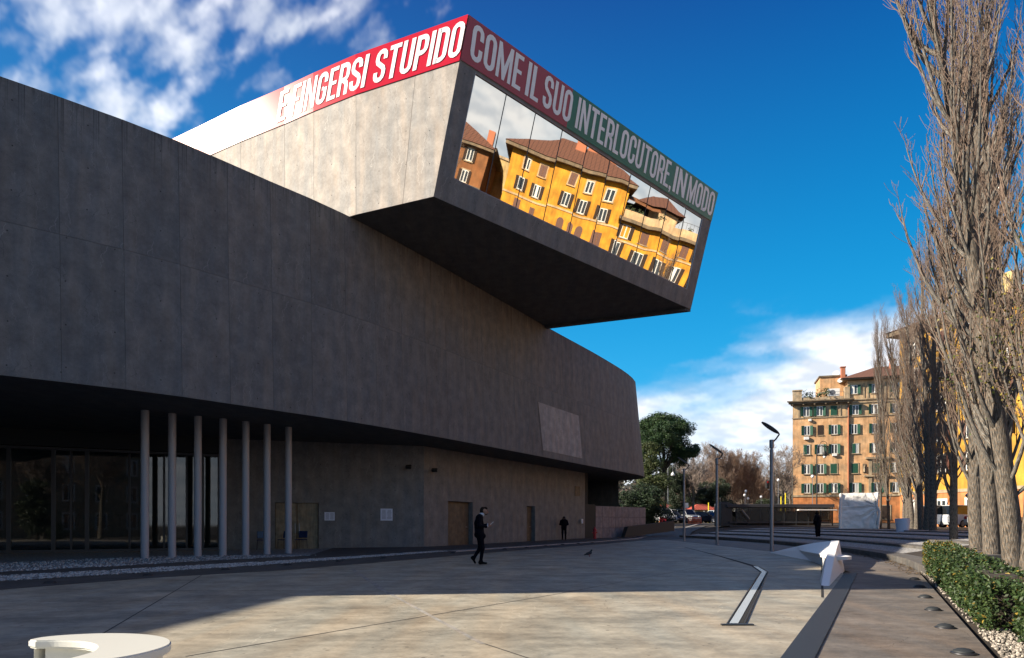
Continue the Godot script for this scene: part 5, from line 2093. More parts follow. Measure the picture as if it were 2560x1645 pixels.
	# brown house and cream block next along
	var br := thing("apartment_house", "brown house with tiled roof, mirrored at the window's left end", "house", Vector3(56.0, 1.0, -19.8))
	fo = Vector3(0, -1.0, 0)
	fb = Basis(Vector3(0, 0, 1), UP, Vector3(-1, 0, 0))
	m = MB.new()
	facade_box(m, fo, fb, -0.6, 16, 0.2, 25.8, 0, 12)
	obj("wall", m, M.brick_brown, br)
	m = MB.new()
	facade_box(m, fo, fb, -1.4, 16.8, 25.8, 26.1, 0.8, 13)
	facade_box(m, fo, fb, -0.65, 16.05, 21.7, 21.9, 0.12, 12)
	obj("cornice", m, M.cornice, br)
	m = MB.new()
	hip_roof(m, fo, fb, -1.5, 17, 26.12, 0.9, -13, 3.6)
	obj("tile_roof", m, M.roof_tile, br)
	m = MB.new()
	m.box(fo + fb * Vector3(-0.2, 27.3, -1.2), Vector3(0.8, 1.8, 0.8), fb, 0.04)
	obj("chimney", m, M.terracotta, br)
	for r in 7:
		for i in 5:
			add_window(br, fo, fb, 1.5 + i * 3.0, 24.9 - r * 2.3 - (0.9 if r > 1 else 0.0), 0.75, 1.3, "open", M.dark_shutter, M.trim)
	var cr := thing("apartment_house", "pale cream block set back between the yellow and brown houses", "house", Vector3(68.0, 1.0, -25.0))
	fo = Vector3(0, -1.0, 0)
	m = MB.new()
	facade_box(m, fo, fb, -6, 9, 0.2, 27.4, 0, 8)
	obj("wall", m, M.cream_wall, cr)
	for r in 7:
		for i in 4:
			add_window(cr, fo, fb, -4 + i * 3.2, 25.8 - r * 3.0, 0.9, 1.4, "plain", M.dark_shutter, null)
	m = MB.new()
	facade_box(m, fo, fb, -6.2, 9.2, 27.4, 27.7, 0.2, 8.2)
	obj("roof_edge", m, M.trim, cr)


# ---------------------------------------------------------------- street behind the plaza
func car(called: String, label: String, at: Vector3, turn: float, paint: Material, kind := 0) -> Node3D:
	# kind 0 hatchback, 1 saloon, 2 van or off-roader; nose towards +z
	var t := thing(called, label, "car", at, turn, "cars parked along the street")
	var hgt := [1.45, 1.42, 1.75][kind] as float
	var ln := [3.9, 4.4, 4.5][kind] as float
	var wd := 1.72
	var hood := [0.92, 0.9, 1.05][kind] as float
	var f := ln / 2
	var body := [[-f, 0.45], [-f + 0.02, 0.85], [-f + 0.12, hood], [f - 1.05, hood], [f - 0.2, hood - 0.14], [f, 0.62], [f, 0.4], [f - 0.1, 0.26], [-f + 0.1, 0.26]]
	if kind == 1: body = [[-f, 0.45], [-f, 0.8], [-f + 0.1, hood], [f - 1.1, hood], [f - 0.2, hood - 0.12], [f, 0.6], [f, 0.4], [f - 0.1, 0.26], [-f + 0.1, 0.26]]
	var m := MB.new()
	var pl := PackedVector2Array()
	for q in body: pl.append(Vector2(q[0], q[1]))
	m.prism(pl, Vector3(-wd / 2, 0, 0), Vector3.BACK, UP, Vector3(wd, 0, 0))
	obj("body", m, paint, t)
	var r0 := -f + ([0.1, 0.75, 0.08][kind] as float)
	var r1 := -f + ([0.5, 1.25, 0.3][kind] as float)
	var w1 := f - ([1.75, 1.9, 1.5][kind] as float)
	var w0 := f - ([1.0, 1.15, 0.95][kind] as float)
	var lo := wd / 2 - 0.03
	var hi := wd / 2 - 0.2
	var c := [Vector3(-lo, hood, r0), Vector3(lo, hood, r0), Vector3(lo, hood, w0), Vector3(-lo, hood, w0), Vector3(-hi, hgt, r1), Vector3(hi, hgt, r1), Vector3(hi, hgt, w1), Vector3(-hi, hgt, w1)]
	m = MB.new()
	m.quad(c[3], c[2], c[6], c[7])
	obj("windscreen", m, M.dark_glass, t)
	m = MB.new()
	m.quad(c[1], c[0], c[4], c[5])
	obj("rear_window", m, M.dark_glass, t)
	for s in [0, 1]:
		m = MB.new()
		if s == 0: m.quad(c[0], c[3], c[7], c[4])
		else: m.quad(c[2], c[1], c[5], c[6])
		obj("side_window", m, M.dark_glass, t)
	m = MB.new()
	m.box(Vector3(0, hgt + 0.015, (r1 + w1) / 2), Vector3(hi * 2 + 0.04, 0.05, w1 - r1 + 0.06), Basis(), 0.015)
	for s in [-1, 1]:
		m.tube([Vector3(lo * s, hood, w0), Vector3(hi * s, hgt, w1)], [0.04, 0.04], 5)
		m.tube([Vector3(lo * s, hood, r0), Vector3(hi * s, hgt, r1)], [0.05, 0.05], 5)
		m.tube([Vector3(lo * s, hood, (r0 + w0) / 2), Vector3(hi * s, hgt, (r1 + w1) / 2)], [0.035, 0.035], 5)
	obj("roof", m, paint, t)
	for sx in [-1, 1]:
		for z in [-f + 0.75, f - 0.8]:
			m = MB.new()
			var b := Basis(Vector3.BACK, -PI / 2 * sx)
			m.lathe([[0.0, -0.1], [0.3, -0.1], [0.31, -0.06], [0.31, 0.06], [0.29, 0.1], [0.2, 0.1]], Vector3(sx * (wd / 2 - 0.08), 0.31, z), b, 16)
			var wh := obj("wheel", m, M.tyre, t)
			m = MB.new()
			m.lathe([[0.2, 0.1], [0.17, 0.085], [0.0, 0.095]], Vector3(sx * (wd / 2 - 0.08), 0.31, z), b, 12)
			obj("rim", m, M.steel, wh)
		m = MB.new()
		m.box(Vector3(sx * 0.6, hood - 0.26, f - 0.06), Vector3(0.36, 0.16, 0.14), Basis(), 0.03)
		obj("headlight", m, M.lens, t)
		m = MB.new()
		m.box(Vector3(sx * 0.7, hood - 0.12, -f + 0.04), Vector3(0.22, 0.22, 0.1), Basis(), 0.02)
		obj("tail_light", m, M.tail_red, t)
		m = MB.new()
		m.box(Vector3(sx * (wd / 2 + 0.08), hood + 0.07, w0 - 0.25), Vector3(0.16, 0.12, 0.08), Basis(), 0.02)
		obj("wing_mirror", m, paint, t)
	m = MB.new()
	m.box(Vector3(0, 0.45, f + 0.01), Vector3(0.5, 0.11, 0.02))
	obj("number_plate", m, M.white_paint, t)
	m = MB.new()
	m.box(Vector3(0, 0.42, f - 0.03), Vector3(wd - 0.2, 0.14, 0.12), Basis(), 0.03)
	obj("bumper", m, M.dark_metal, t)
	return t


func pole(called: String, label: String, category: String, at: Vector3, h: float, r: float, material: Material, group := "") -> Node3D:
	var t := thing(called, label, category, at, 0.0, group)
	var m := MB.new()
	m.tube([Vector3.ZERO, Vector3(0, h, 0)], [r, r * 0.8], 8)
	obj("pole", m, material, t)
	return t


func build_street() -> void:
	build_canopy()
	# parked cars beyond the plaza, seen end on
	var cars := [
		["white hatchback parked behind the red barrier", 1553.0, 88.0, 2, "car_white", 0.2],
		["black car parked right of the white hatchback", 1572.0, 89.5, 0, "car_dark", 0.15],
		["dark blue car between the black car and the silver one", 1587.0, 92.5, 1, "car_blue", 0.1],
		["silver tall car left of the third lamp post", 1602.0, 91.0, 2, "car_silver", 0.5],
		["dark car half hidden behind the orange mesh barrier", 1624.0, 94.5, 1, "car_grey", 0.9],
		["black low car right of the orange mesh barrier", 1647.0, 91.5, 1, "car_dark", 1.1],
		["blue car with pale roof left of the middle lamp post", 1665.0, 95.0, 0, "car_blue", 0.5],
		["white car right of the middle lamp post", 1686.0, 97.0, 2, "car_white", 0.3],
		["grey car at the far left end of the parked row", 1533.0, 91.0, 1, "car_silver", -0.5]]
	for c in cars:
		var x: float = (c[1] - 1198.5) / 1598.0 * c[2]
		car("parked_car", c[0], Vector3(x, land(x, -c[2]) + 0.03, -c[2]), c[5], M[c[4]], c[3])
	var more := [["dark car seen through the canopy, left of its middle", 1760.0, 96.0, 0, "car_dark", 1.3], ["silver car seen through the canopy near its left end", 1722.0, 97.0, 1, "car_silver", 1.4], ["grey car seen through the right half of the canopy", 1830.0, 97.0, 0, "car_grey", 1.4], ["white van parked behind the fence at the far right", 2216.0, 56.0, 2, "car_white", 1.9], ["silver car behind the fence at the right edge", 2330.0, 52.0, 1, "car_silver", 1.9], ["white car behind the fence between the right-hand poplars", 2262.0, 55.0, 2, "car_white", 1.9]]
	for c in more:
		var x: float = (c[1] - 1198.5) / 1598.0 * c[2]
		var y := land(x, -c[2]) + 0.03
		car("parked_car", c[0], Vector3(x, y, -c[2]), c[5], M[c[4]], c[3])
	# barriers
	var rb := thing("road_barrier", "solid red plastic barrier in front of the white hatchback", "barrier", Vector3(18.6, land(18.6, -84) + 0.03, -84), 0.1)
	var m := MB.new()
	m.prism(PackedVector2Array([Vector2(-0.25, 0), Vector2(0.25, 0), Vector2(0.1, 0.5), Vector2(0.1, 0.75), Vector2(-0.1, 0.75), Vector2(-0.1, 0.5)]), Vector3(-0.42, 0, 0), Vector3.BACK, UP, Vector3(0.85, 0, 0))
	obj("body", m, M.red_paint, rb)
	var ob := thing("mesh_barrier", "orange open-mesh barrier in front of the dark cars", "barrier", Vector3(21.4, land(21.4, -80) + 0.03, -80), 0.05)
	m = MB.new()
	for y in [0.06, 0.78]: m.box(Vector3(0, y, 0), Vector3(1.6, 0.08, 0.05))
	for x in [-0.77, 0.77]: m.box(Vector3(x, 0.42, 0), Vector3(0.07, 0.66, 0.05))
	obj("frame", m, M.orange_plastic, ob)
	for i in 9:
		m = MB.new()
		m.box(Vector3(-0.64 + i * 0.16, 0.42, 0), Vector3(0.075, 0.64, 0.03))
		obj("slat", m, M.orange_plastic, ob)
	for y in [0.3, 0.54]:
		m = MB.new()
		m.box(Vector3(0, y, 0.025), Vector3(1.5, 0.06, 0.02))
		obj("rail", m, M.orange_plastic, ob)
	# kiosks with red hipped roofs
	for k in [["low pavilion with red tiled roof behind the pink panelled wall", 1418.0, 4.2, 4.0], ["low pavilion with red tiled roof behind the pines, left of the sign", 1558.0, 4.4, 4.2], ["low pavilion with bright red hipped roof right of the white sign", 1640.0, 4.6, 3.9]]:
		var d := 118.0
		var x: float = (k[1] - 1198.5) / 1598.0 * d
		var t := thing("pavilion", k[0], "pavilion", Vector3(x, 1.7, -d), 0.25, "red-roofed pavilions")
		m = MB.new()
		m.box(Vector3(0, 1.15, 0), Vector3(k[2] - 0.6, 2.3, 3.4))
		obj("wall", m, M.cream_wall, t)
		for i in 4:
			m = MB.new()
			m.box(Vector3(-k[2] / 2 + 0.75 + i * (k[2] - 1.5) / 3.0, 1.2, 1.71), Vector3(0.5, 1.1, 0.04))
			obj("window", m, M.dark_glass, t)
		m = MB.new()
		hip_roof(m, Vector3.ZERO, Basis(), -k[2] / 2 - 0.3, k[2] / 2 + 0.3, 2.35, 2.2, -2.2, 1.05)
		obj("roof", m, M.red_roof, t)
	# pale palisade fence behind the cars
	var fe := thing("palisade_fence", "long pale grey palisade fence behind the parked cars", "fence", Vector3(0, 1.7, 0))
	for i in 9:
		m = MB.new()
		m.box(Vector3(24.0 + i * 1.6, 1.0, -108), Vector3(0.12, 2.0, 0.12))
		obj("post", m, M.white_paint, fe)
	for y in [0.3, 1.7]:
		m = MB.new()
		m.box(Vector3(30.4, y, -108), Vector3(13, 0.09, 0.06))
		obj("rail", m, M.steel, fe)
	for i in 86:
		m = MB.new()
		m.box(Vector3(24.0 + i * 0.15, 0.95, -107.95), Vector3(0.07, 1.8, 0.03))
		obj("pale", m, M.trim, fe)
	# signs, lamps and poles
	var sg := pole("road_sign", "white square sign on a post behind the third lamp", "sign", Vector3(22.9, 1.7, -90), 2.6, 0.04, M.steel)
	m = MB.new()
	m.box(Vector3(0, 2.35, 0.05), Vector3(0.68, 0.66, 0.02))
	obj("plate", m, M.white_paint, sg)
	var at := func(px: float, d: float) -> Vector3:
		var x := (px - 1198.5) / 1598.0 * d
		return Vector3(x, land(x, -d), -d)
	# tall ornamental lamp with a scroll arm, and a plainer one among the trees
	var ol := pole("ornamental_lamp", "tall dark lamp with scroll arm before the orange house", "street lamp", at.call(1911.8, 85.0), 9.1, 0.09, M.black)
	m = MB.new()
	var sc := []
	for i in 15:
		var a := deg_to_rad(190.0 - i * 17.0)
		sc.append(Vector3(0.72 + 0.72 * cos(a), 8.9 + 0.75 * sin(a), 0))
	var scr := []
	for i in 15: scr.append(0.045)
	m.tube(sc, scr, 6)
	var s2 := []
	var s3 := []
	for i in 15:
		var a := deg_to_rad(200.0 - i * 26.0)
		var r := 0.55 - i * 0.025
		s2.append(Vector3(0.9 + r * cos(a), 9.75 + r * sin(a), 0)); s3.append(0.035)
	m.tube(s2, s3, 6)
	obj("scroll", m, M.black, ol)
	m = MB.new()
	m.lathe([[0.24, -0.4], [0.26, -0.15], [0.16, 0.1], [0.06, 0.4], [0.05, 0.75]], Vector3(0.98, 8.75, 0), Basis(), 12)
	obj("lantern", m, M.black, ol)
	m = MB.new()
	m.ball(Vector3(0.98, 8.3, 0), Vector3(0.2, 0.24, 0.2))
	obj("globe", m, M.globe, ol)
	var l2 := pole("ornamental_lamp", "tall thin lamp with hanging white shade before the stone pine", "street lamp", at.call(1563.5, 105.0), 8.4, 0.07, M.steel)
	m = MB.new()
	m.tube([Vector3(0, 8.3, 0), Vector3(0.1, 8.9, 0), Vector3(0.4, 9.0, 0), Vector3(0.75, 8.6, 0), Vector3(0.75, 7.9, 0)], [0.05, 0.05, 0.04, 0.04, 0.03], 6)
	obj("arm", m, M.steel, l2)
	m = MB.new()
	m.lathe([[0.05, 0.3], [0.12, 0.2], [0.32, -0.1], [0.3, -0.25], [0.0, -0.4]], Vector3(0.75, 7.6, 0), Basis(), 12)
	obj("shade", m, M.globe, l2)
	for g in [[1745.6, 1149.7, 112.0, "small white globe lamp among the bare trees, topmost of the cluster"], [1742.9, 1159.0, 116.0, "small white globe lamp just below the topmost one"], [1751.0, 1167.0, 121.0, "small white globe lamp right of the others in its cluster"], [1781.6, 1163.0, 118.0, "small globe lamp left of the traffic light"], [1821.8, 1123.6, 108.0, "white globe lamp between the lamp post and the orange house"], [1901.7, 1115.0, 95.0, "thin lamp with white globe before the orange house's lower windows"]]:
		var p: Vector3 = at.call(g[0], g[2])
		var top: float = 1.385 + (1230.0 - g[1]) / 1598.0 * g[2]
		var t := pole("globe_lamp", g[3], "street lamp", p, top - p.y, 0.05, M.steel, "globe lamps along the street")
		m = MB.new()
		m.ball(Vector3(0, top - p.y, 0), Vector3(0.22, 0.24, 0.22), Basis(), 6, 10)
		obj("globe", m, M.globe, t)
	var tl := pole("traffic_light", "dark traffic light on a bracket left of the orange house", "traffic light", at.call(1812.0, 84.0), 6.3, 0.08, M.dark_metal)
	m = MB.new()
	m.tube([Vector3(0, 4.0, 0), Vector3(-0.75, 4.15, 0)], [0.04, 0.04], 6)
	obj("bracket", m, M.white_paint, tl)
	m = MB.new()
	m.box(Vector3(-0.82, 4.75, 0), Vector3(0.42, 0.95, 0.3), Basis(), 0.03)
	var box := obj("housing", m, M.black, tl)
	for i in 3:
		m = MB.new()
		m.lathe([[0.12, 0], [0.11, 0.02], [0, 0.03]], Vector3(-0.82, 4.46 + i * 0.29, 0.15), Basis(Vector3.RIGHT, PI / 2), 12)
		obj("lens", m, M.tail_red if i == 2 else M.dark_glass, box)
	for y in [[1828.5, 1162.0, 96.0, "left of two yellow posts beside the orange house"], [1838.6, 1154.0, 94.0, "taller right-hand yellow post beside the orange house"], [1658.7, 1176.0, 100.0, "yellow post before the bright red pavilion roof"]]:
		var p: Vector3 = at.call(y[0], y[2])
		pole("yellow_post", y[3], "post", p, 1.385 + (1230.0 - y[1]) / 1598.0 * y[2] - p.y, 0.1, M.yellow_paint, "yellow posts along the street")
	for y in [[1686.0, 1164.0, 98.0, "brown thin post left of the dark canopy"], [1855.0, 1095.0, 108.0, "bare wooden pole at the orange house's left corner"]]:
		var p: Vector3 = at.call(y[0], y[2])
		pole("utility_pole", y[3], "pole", p, 1.385 + (1230.0 - y[1]) / 1598.0 * y[2] - p.y, 0.1, M.pale_bark)
	# panelled pink wall beyond the museum and the dark ramp parapet before it
	var pw := thing("panelled_wall", "low pinkish wall of square concrete panels beyond the museum's end", "wall", Vector3(6.75, 0.3, -55.4))
	var a := Vector3(0, 0, 0)
	var b := Vector3(5.15, 0, -5.6)
	var dd := (b - a).normalized()
	var nn := Vector3(-dd.z, 0, dd.x)
	if nn.z < 0: nn = -nn
	var L := a.distance_to(b)
	m = MB.new()
	m.box((a + b) / 2 + Vector3(0, 1.3, 0) - nn * 0.16, Vector3(L, 2.72, 0.2), Basis(dd, UP, dd.cross(UP)))
	obj("core", m, M.concrete_dark, pw)
	for r in 3:
		for c in 8:
			m = MB.new()
			m.uo = Vector2(rng.randf() * 5, rng.randf() * 5)
			var p := a + dd * (L * (c + 0.5) / 8.0) + Vector3(0, -0.02 + 0.45 + r * 0.905, 0)
			m.box(p, Vector3(L / 8.0 - 0.018, 0.885, 0.1), Basis(dd, UP, dd.cross(UP)), 0.012)
			var mm: StandardMaterial3D = M.pink_concrete
			obj("panel", m, mm, pw)
	var rp := thing("ramp_parapet", "dark sloping parapet of the ramp in front of the pink wall", "parapet", Vector3(9.3, 0.3, -57))
	m = MB.new()
	var q := [Vector3(0, 0.1, 0.6), Vector3(5.2, 0.6, -4.0), Vector3(5.3, 1.45, -4.4), Vector3(0.35, 0.98, 0.2)]
	m.quad(q[0], q[1], q[2], q[3])
	var bk := Vector3(-0.25, 0, -0.3)
	m.quad(q[3], q[2], q[2] + bk, q[3] + bk)
	m.quad(q[1], q[1] + bk, q[2] + bk, q[2])
	m.quad(q[0] + bk, q[0], q[3], q[3] + bk)
	m.quad(q[0] + bk, q[3] + bk, q[2] + bk, q[1] + bk)
	obj("parapet", m, M.slate, rp)
	m = MB.new()
	m.tube([Vector3(0.35, 1.0, 0.1), Vector3(5.2, 1.48, -4.5)], [0.03, 0.03], 6)
	obj("coping", m, M.dark_metal, rp)
	# white line of kerb that follows the road up to the street
	m = MB.new()
	var kl := [[-2.6, -30.3], [-1.2, -33.2], [2.0, -38.8], [5.2, -44.5], [9.4, -52.5], [11.0, -57.5], [14.2, -64], [17.5, -71], [22, -80]]
	for i in kl.size() - 1:
		var p0 := Vector3(kl[i][0], land(kl[i][0], kl[i][1]) + 0.07, kl[i][1])
		var p1 := Vector3(kl[i + 1][0], land(kl[i + 1][0], kl[i + 1][1]) + 0.07, kl[i + 1][1])
		var s := (p1 - p0).cross(UP).normalized() * 0.13
		m.quad(p0 - s, p1 - s, p1 + s, p0 + s)
		m.quad(p0 + s - UP * 0.08, p0 + s, p1 + s, p1 + s - UP * 0.08)
	struct("pale_kerb", m, M.concrete_light)
	build_wrapped_block()
	build_right_side()


func build_canopy() -> void:
	var c := thing("canopy", "long low dark steel and glass canopy behind the terrace steps", "canopy", Vector3(21.4, 1.1, -70))
	var m := MB.new()
	m.box(Vector3(6.0, 2.3, -1.2), Vector3(11.0, 0.34, 3.2), Basis(), 0.03)
	obj("roof", m, M.canopy_roof, c)
	m = MB.new()
	m.box(Vector3(0.55, 1.4, -1.0), Vector3(1.15, 2.35, 2.4), Basis(), 0.03)
	obj("end_block", m, M.canopy_dark, c)
	m = MB.new()
	for i in 9: m.box(Vector3(0.5 + rng.randf() * 0.9 - 0.4, 2.66, -1.0 + rng.randf()), Vector3(0.3, 0.12, 0.3))
	obj("roof_gear", m, M.canopy_roof, c)
	for i in 9:
		m = MB.new()
		m.box(Vector3(1.5 + i * 1.23, 1.1, 0.25), Vector3(0.09, 2.1, 0.09))
		obj("post", m, M.canopy_dark, c)
		if i < 8:
			m = MB.new()
			m.box(Vector3(1.5 + (i + 0.5) * 1.23, 1.3, 0.25), Vector3(1.12, 1.6, 0.02))
			obj("pane", m, M.canopy_glass, c)
	for y in [0.25, 0.62]:
		m = MB.new()
		m.box(Vector3(5.9, y, 0.42), Vector3(10.2, 0.16, 0.1))
		obj("rail", m, M.canopy_roof, c)
	m = MB.new()
	m.box(Vector3(5.8, -0.2, -0.2), Vector3(11.4, 0.6, 1.6))
	obj("plinth", m, M.canopy_dark, c)
	m = MB.new()
	m.box(Vector3(6.0, 0.95, -2.6), Vector3(10.5, 1.7, 0.1))
	obj("back_wall", m, M.canopy_dark, c)
	m = MB.new()
	m.tube([Vector3(1.95, 1.9, 0.6), Vector3(2.7, 0.95, 0.7)], [0.07, 0.07], 6)
	obj("strut", m, M.steel, c)
	m = MB.new()
	m.box(Vector3(9.6, 1.86, 0.6), Vector3(3.9, 0.12, 0.5), Basis(), 0.02)
	obj("awning", m, M.white_paint, c)
	var fr := thing("shelter", "dark slanting steel shelter frame between the canopy and wrapped block", "shelter", Vector3(32.6, 1.1, -66))
	m = MB.new()
	m.tube([Vector3(0, 1.2, 0), Vector3(1.6, 2.4, 0)], [0.06, 0.06], 6)
	obj("strut", m, M.canopy_dark, fr)
	m = MB.new()
	m.tube([Vector3(-0.6, 2.3, 0), Vector3(1.9, 2.3, 0)], [0.06, 0.06], 6)
	obj("beam", m, M.steel, fr)
	for x in [-0.4, 0.7, 1.7]:
		m = MB.new()
		m.tube([Vector3(x, 0, 0), Vector3(x, 2.3, 0)], [0.05, 0.05], 6)
		obj("post", m, M.canopy_dark, fr)


func build_wrapped_block() -> void:
	# something tall, tied up in white sheeting, on a dark skid
	var t := thing("wrapped_block", "tall block wrapped in creased white plastic sheet on the top terrace", "wrapped object", Vector3(25.35, 1.12, -50), -0.35)
	var g := FastNoiseLite.new()
	g.seed = 12
	g.frequency = 0.9
	var W := 2.45
	var Hh := 2.62
	var D := 1.3
	var pt := func(u: float, v: float) -> Vector3:
		# u runs round the block, v upwards; creases radiate from the upper right front corner
		var per := [W, D, W, D]
		var s := u * (W + D) * 2
		var k := 0
		while k < 3 and s > per[k]:
			s -= per[k]; k += 1
		var p: Vector3
		var n: Vector3
		match k:
			0: p = Vector3(-W / 2 + s, 0, D / 2); n = Vector3(0, 0, 1)
			1: p = Vector3(W / 2, 0, D / 2 - s); n = Vector3(1, 0, 0)
			2: p = Vector3(W / 2 - s, 0, -D / 2); n = Vector3(0, 0, -1)
			_: p = Vector3(-W / 2, 0, -D / 2 + s); n = Vector3(-1, 0, 0)
		p.y = v * Hh
		var f: Vector2
		f = Vector2(s - per[k] * (1.02 if k == 0 else 0.5), p.y - Hh * 0.62)
		var ang := f.angle()
		var rad := f.length()
		var cr := sin(ang * 13.0 + g.get_noise_2d(rad * 0.9, ang * 2) * 3.0) * 0.06 * smoothstep(0.0, 0.5, rad) * (1.0 - 0.25 * rad)
		cr += g.get_noise_3d(p.x * 2.2, p.y * 2.2, p.z * 2.2) * 0.03
		cr += 0.05 * sin(v * 6.0) * (1.0 if k == 1 else 0.3)
		var pinch := 1.0 - 0.05 * v
		if v < 0.02: cr -= 0.04
		return Vector3(p.x * pinch, p.y, p.z * pinch) + n * cr
	var m := MB.new()
	var NU := 120
	var NV := 44
	for i in NU:
		for j in NV:
			m.quad(pt.call(float(i) / NU, float(j) / NV), pt.call(float(i + 1) / NU, float(j) / NV), pt.call(float(i + 1) / NU, float(j + 1) / NV), pt.call(float(i) / NU, float(j + 1) / NV))
	var nu2 := NU / 2
	for i in NU:
		m.tri(pt.call(float(i) / NU, 1.0), pt.call(float(i + 1) / NU, 1.0), Vector3(0, Hh + 0.03, 0))
	obj("sheeting", m, M.tarp, t)
	m = MB.new()
	m.tube([Vector3(-W / 2 - 0.02, 0.02, D / 2 + 0.03), Vector3(-W / 2 - 0.04, 1.2, D / 2 + 0.05), Vector3(-W / 2 + 0.02, Hh - 0.02, D / 2 + 0.02)], [0.08, 0.09, 0.08], 8)
	obj("rolled_edge", m, M.tarp, t)
	m = MB.new()
	m.tube([Vector3(W / 2 - 0.03, 0.05, D / 2 + 0.03), Vector3(W / 2 + 0.06, 1.3, D / 2 + 0.06), Vector3(W / 2 - 0.08, 1.7, D / 2 + 0.05), Vector3(W / 2 - 0.06, Hh + 0.02, D / 2)], [0.09, 0.1, 0.06, 0.09], 8)
	obj("gathered_edge", m, M.tarp, t)
	m = MB.new()
	m.box(Vector3(0.2, -0.1, 0.1), Vector3(1.7, 0.24, 1.2))
	obj("skid", m, M.black, t)


func build_right_side() -> void:
	# leaning white litter bin on the upper terrace
	var b := thing("litter_bin", "white tapered bin standing at a tilt left of the poplar trunks", "bin", Vector3(22.9, 0.98, -40), 0.3)
	b.rotation.z = 0.05
	var m := MB.new()
	m.lathe([[0.3, 0.0], [0.33, 0.04], [0.4, 0.8], [0.41, 0.82], [0.38, 0.82], [0.32, 0.1], [0.0, 0.08]], Vector3.ZERO, Basis(), 20)
	obj("shell", m, M.paper, b)
	m = MB.new()
	m.lathe([[0.26, -0.05], [0.26, 0.0]], Vector3.ZERO, Basis(), 16)
	obj("foot", m, M.black, b)
	# low concrete wall and mesh fence behind the poplars
	var w := thing("low_wall", "low grey concrete wall behind the poplars at the right", "wall")
	var o := Vector3(24.6, 0, -27.0)
	var d := Vector3(0.52, 0, -0.854)
	for i in 12:
		m = MB.new()
		m.uo = Vector2(rng.randf() * 4, 0)
		var p := o + d * (i * 2.5 - 4.0)
		m.box(Vector3(p.x, 0.9, p.z), Vector3(2.49, 0.75, 0.3), Basis(d, UP, d.cross(UP)), 0.015)
		obj("block", m, M.concrete, w)
	var f := thing("mesh_fence", "dark wire mesh fence on the low wall behind the poplars", "fence")
	var wire := MB.new()
	for i in 12:
		m = MB.new()
		var p := o + d * (i * 2.5 - 5.2)
		m.tube([Vector3(p.x, 1.2, p.z), Vector3(p.x, 4.3, p.z)], [0.045, 0.045], 6)
		obj("post", m, M.dark_metal, f)
	for i in 60:
		var p := o + d * (i * 0.5 - 5.2)
		for s in [-1.0, 1.0]:
			var e: Vector3 = p + d * s * 1.5
			wire.tube([Vector3(p.x, 1.3, p.z), Vector3(e.x, 4.2, e.z)], [0.008, 0.008], 3, false)
	stuff(obj("wire_mesh", wire, M.dark_metal, f))
	var rail := MB.new()
	for y in [1.3, 4.25]:
		rail.tube([o - d * 5.2 + UP * y, o + d * 22.5 + UP * y], [0.025, 0.025], 5)
	obj("rail", rail, M.dark_metal, f)
	var st := thing("steel_strut", "thick slanting grey steel strut behind the poplars", "strut", Vector3(23.5, 0, -33))
	m = MB.new()
	m.box(Vector3(-0.75, 2.1, 0), Vector3(2.2, 0.22, 0.22), Basis(Vector3.BACK, -0.85), 0.02)
	obj("beam", m, M.steel, st)
	m = MB.new()
	m.box(Vector3(1.1, 1.28, 0), Vector3(3.4, 0.16, 0.3), Basis(), 0.02)
	obj("foot", m, M.steel, st)
	m = MB.new()
	var A := Vector2(0.52, -0.854)
	var B := Vector2(0.854, 0.52)
	for i in 22:
		for k in 5:
			var q := []
			for e in [[0, 0], [1, 0], [1, 1], [0, 1]]:
				var p: Vector2 = Vector2(15.6, -14.0) + A * ((i + e[0]) * 2.0) + B * ((k + e[1]) * 2.0)
				q.append(Vector3(p.x, land(p.x, p.y) + 0.015, p.y))
			m.quad(q[3], q[2], q[1], q[0])
	struct("side_road", m, M.asphalt)


# ---------------------------------------------------------------- trees
func grow(limbs: Array, twigs: MB, tips: Array, g: RandomNumberGenerator, p: Vector3, dir: Vector3, ln: float, rad: float, lev: int, cfg: Dictionary) -> void:
	var n: int = cfg.segs[lev]
	var pts := [p]
	var rads := [rad]
	var d := dir
	for i in n:
		d = (d + UP * cfg.up[lev] / n + Vector3(g.randfn(), g.randfn() * 0.5, g.randfn()) * cfg.wob[lev]).normalized()
		pts.append(pts[-1] + d * ln / n)
		rads.append(maxf(rad * pow(1.0 - float(i + 1) / (n + 0.35), cfg.get("taper", 0.8)), cfg.thin))
	if lev < cfg.limb_levels:
		var m := MB.new()
		m.uo = Vector2(g.randf(), g.randf() * 3.0)
		m.tube(pts, rads, 8 if lev == 0 else 6)
		limbs.append(m)
	else:
		twigs.tube(pts, rads, 3, false)
	if lev + 1 >= cfg.kids.size():
		tips.append(pts[-1]); tips.append(pts[pts.size() / 2])
		return
	var count: int = cfg.kids[lev + 1]
	for k in count:
		var f: float = lerpf(cfg.start[lev], 0.99, (k + g.randf()) / count)
		var at := f * n
		var i := mini(int(at), n - 1)
		var q: Vector3 = (pts[i] as Vector3).lerp(pts[i + 1], at - i)
		var r: float = lerpf(rads[i], rads[i + 1], at - i)
		var ax: Vector3 = (pts[i + 1] - pts[i] as Vector3).normalized()
		var side := ax.cross(Vector3(g.randfn(), g.randfn(), g.randfn())).normalized()
		var an: float = deg_to_rad(cfg.spread[lev + 1] * g.randf_range(0.7, 1.3))
		var nd := ax * cos(an) + side * sin(an)
		var l2: float = cfg.length[lev + 1] * g.randf_range(0.65, 1.2)
		if cfg.has("shape") and lev == 0:
			l2 *= cfg.shape.call(f)
		elif lev > 0:
			l2 *= lerpf(1.15, 0.5, f)
		grow(limbs, twigs, tips, g, q, nd, l2, minf(r * 0.75, cfg.rad[lev + 1] * g.randf_range(0.6, 1.1)), lev + 1, cfg)


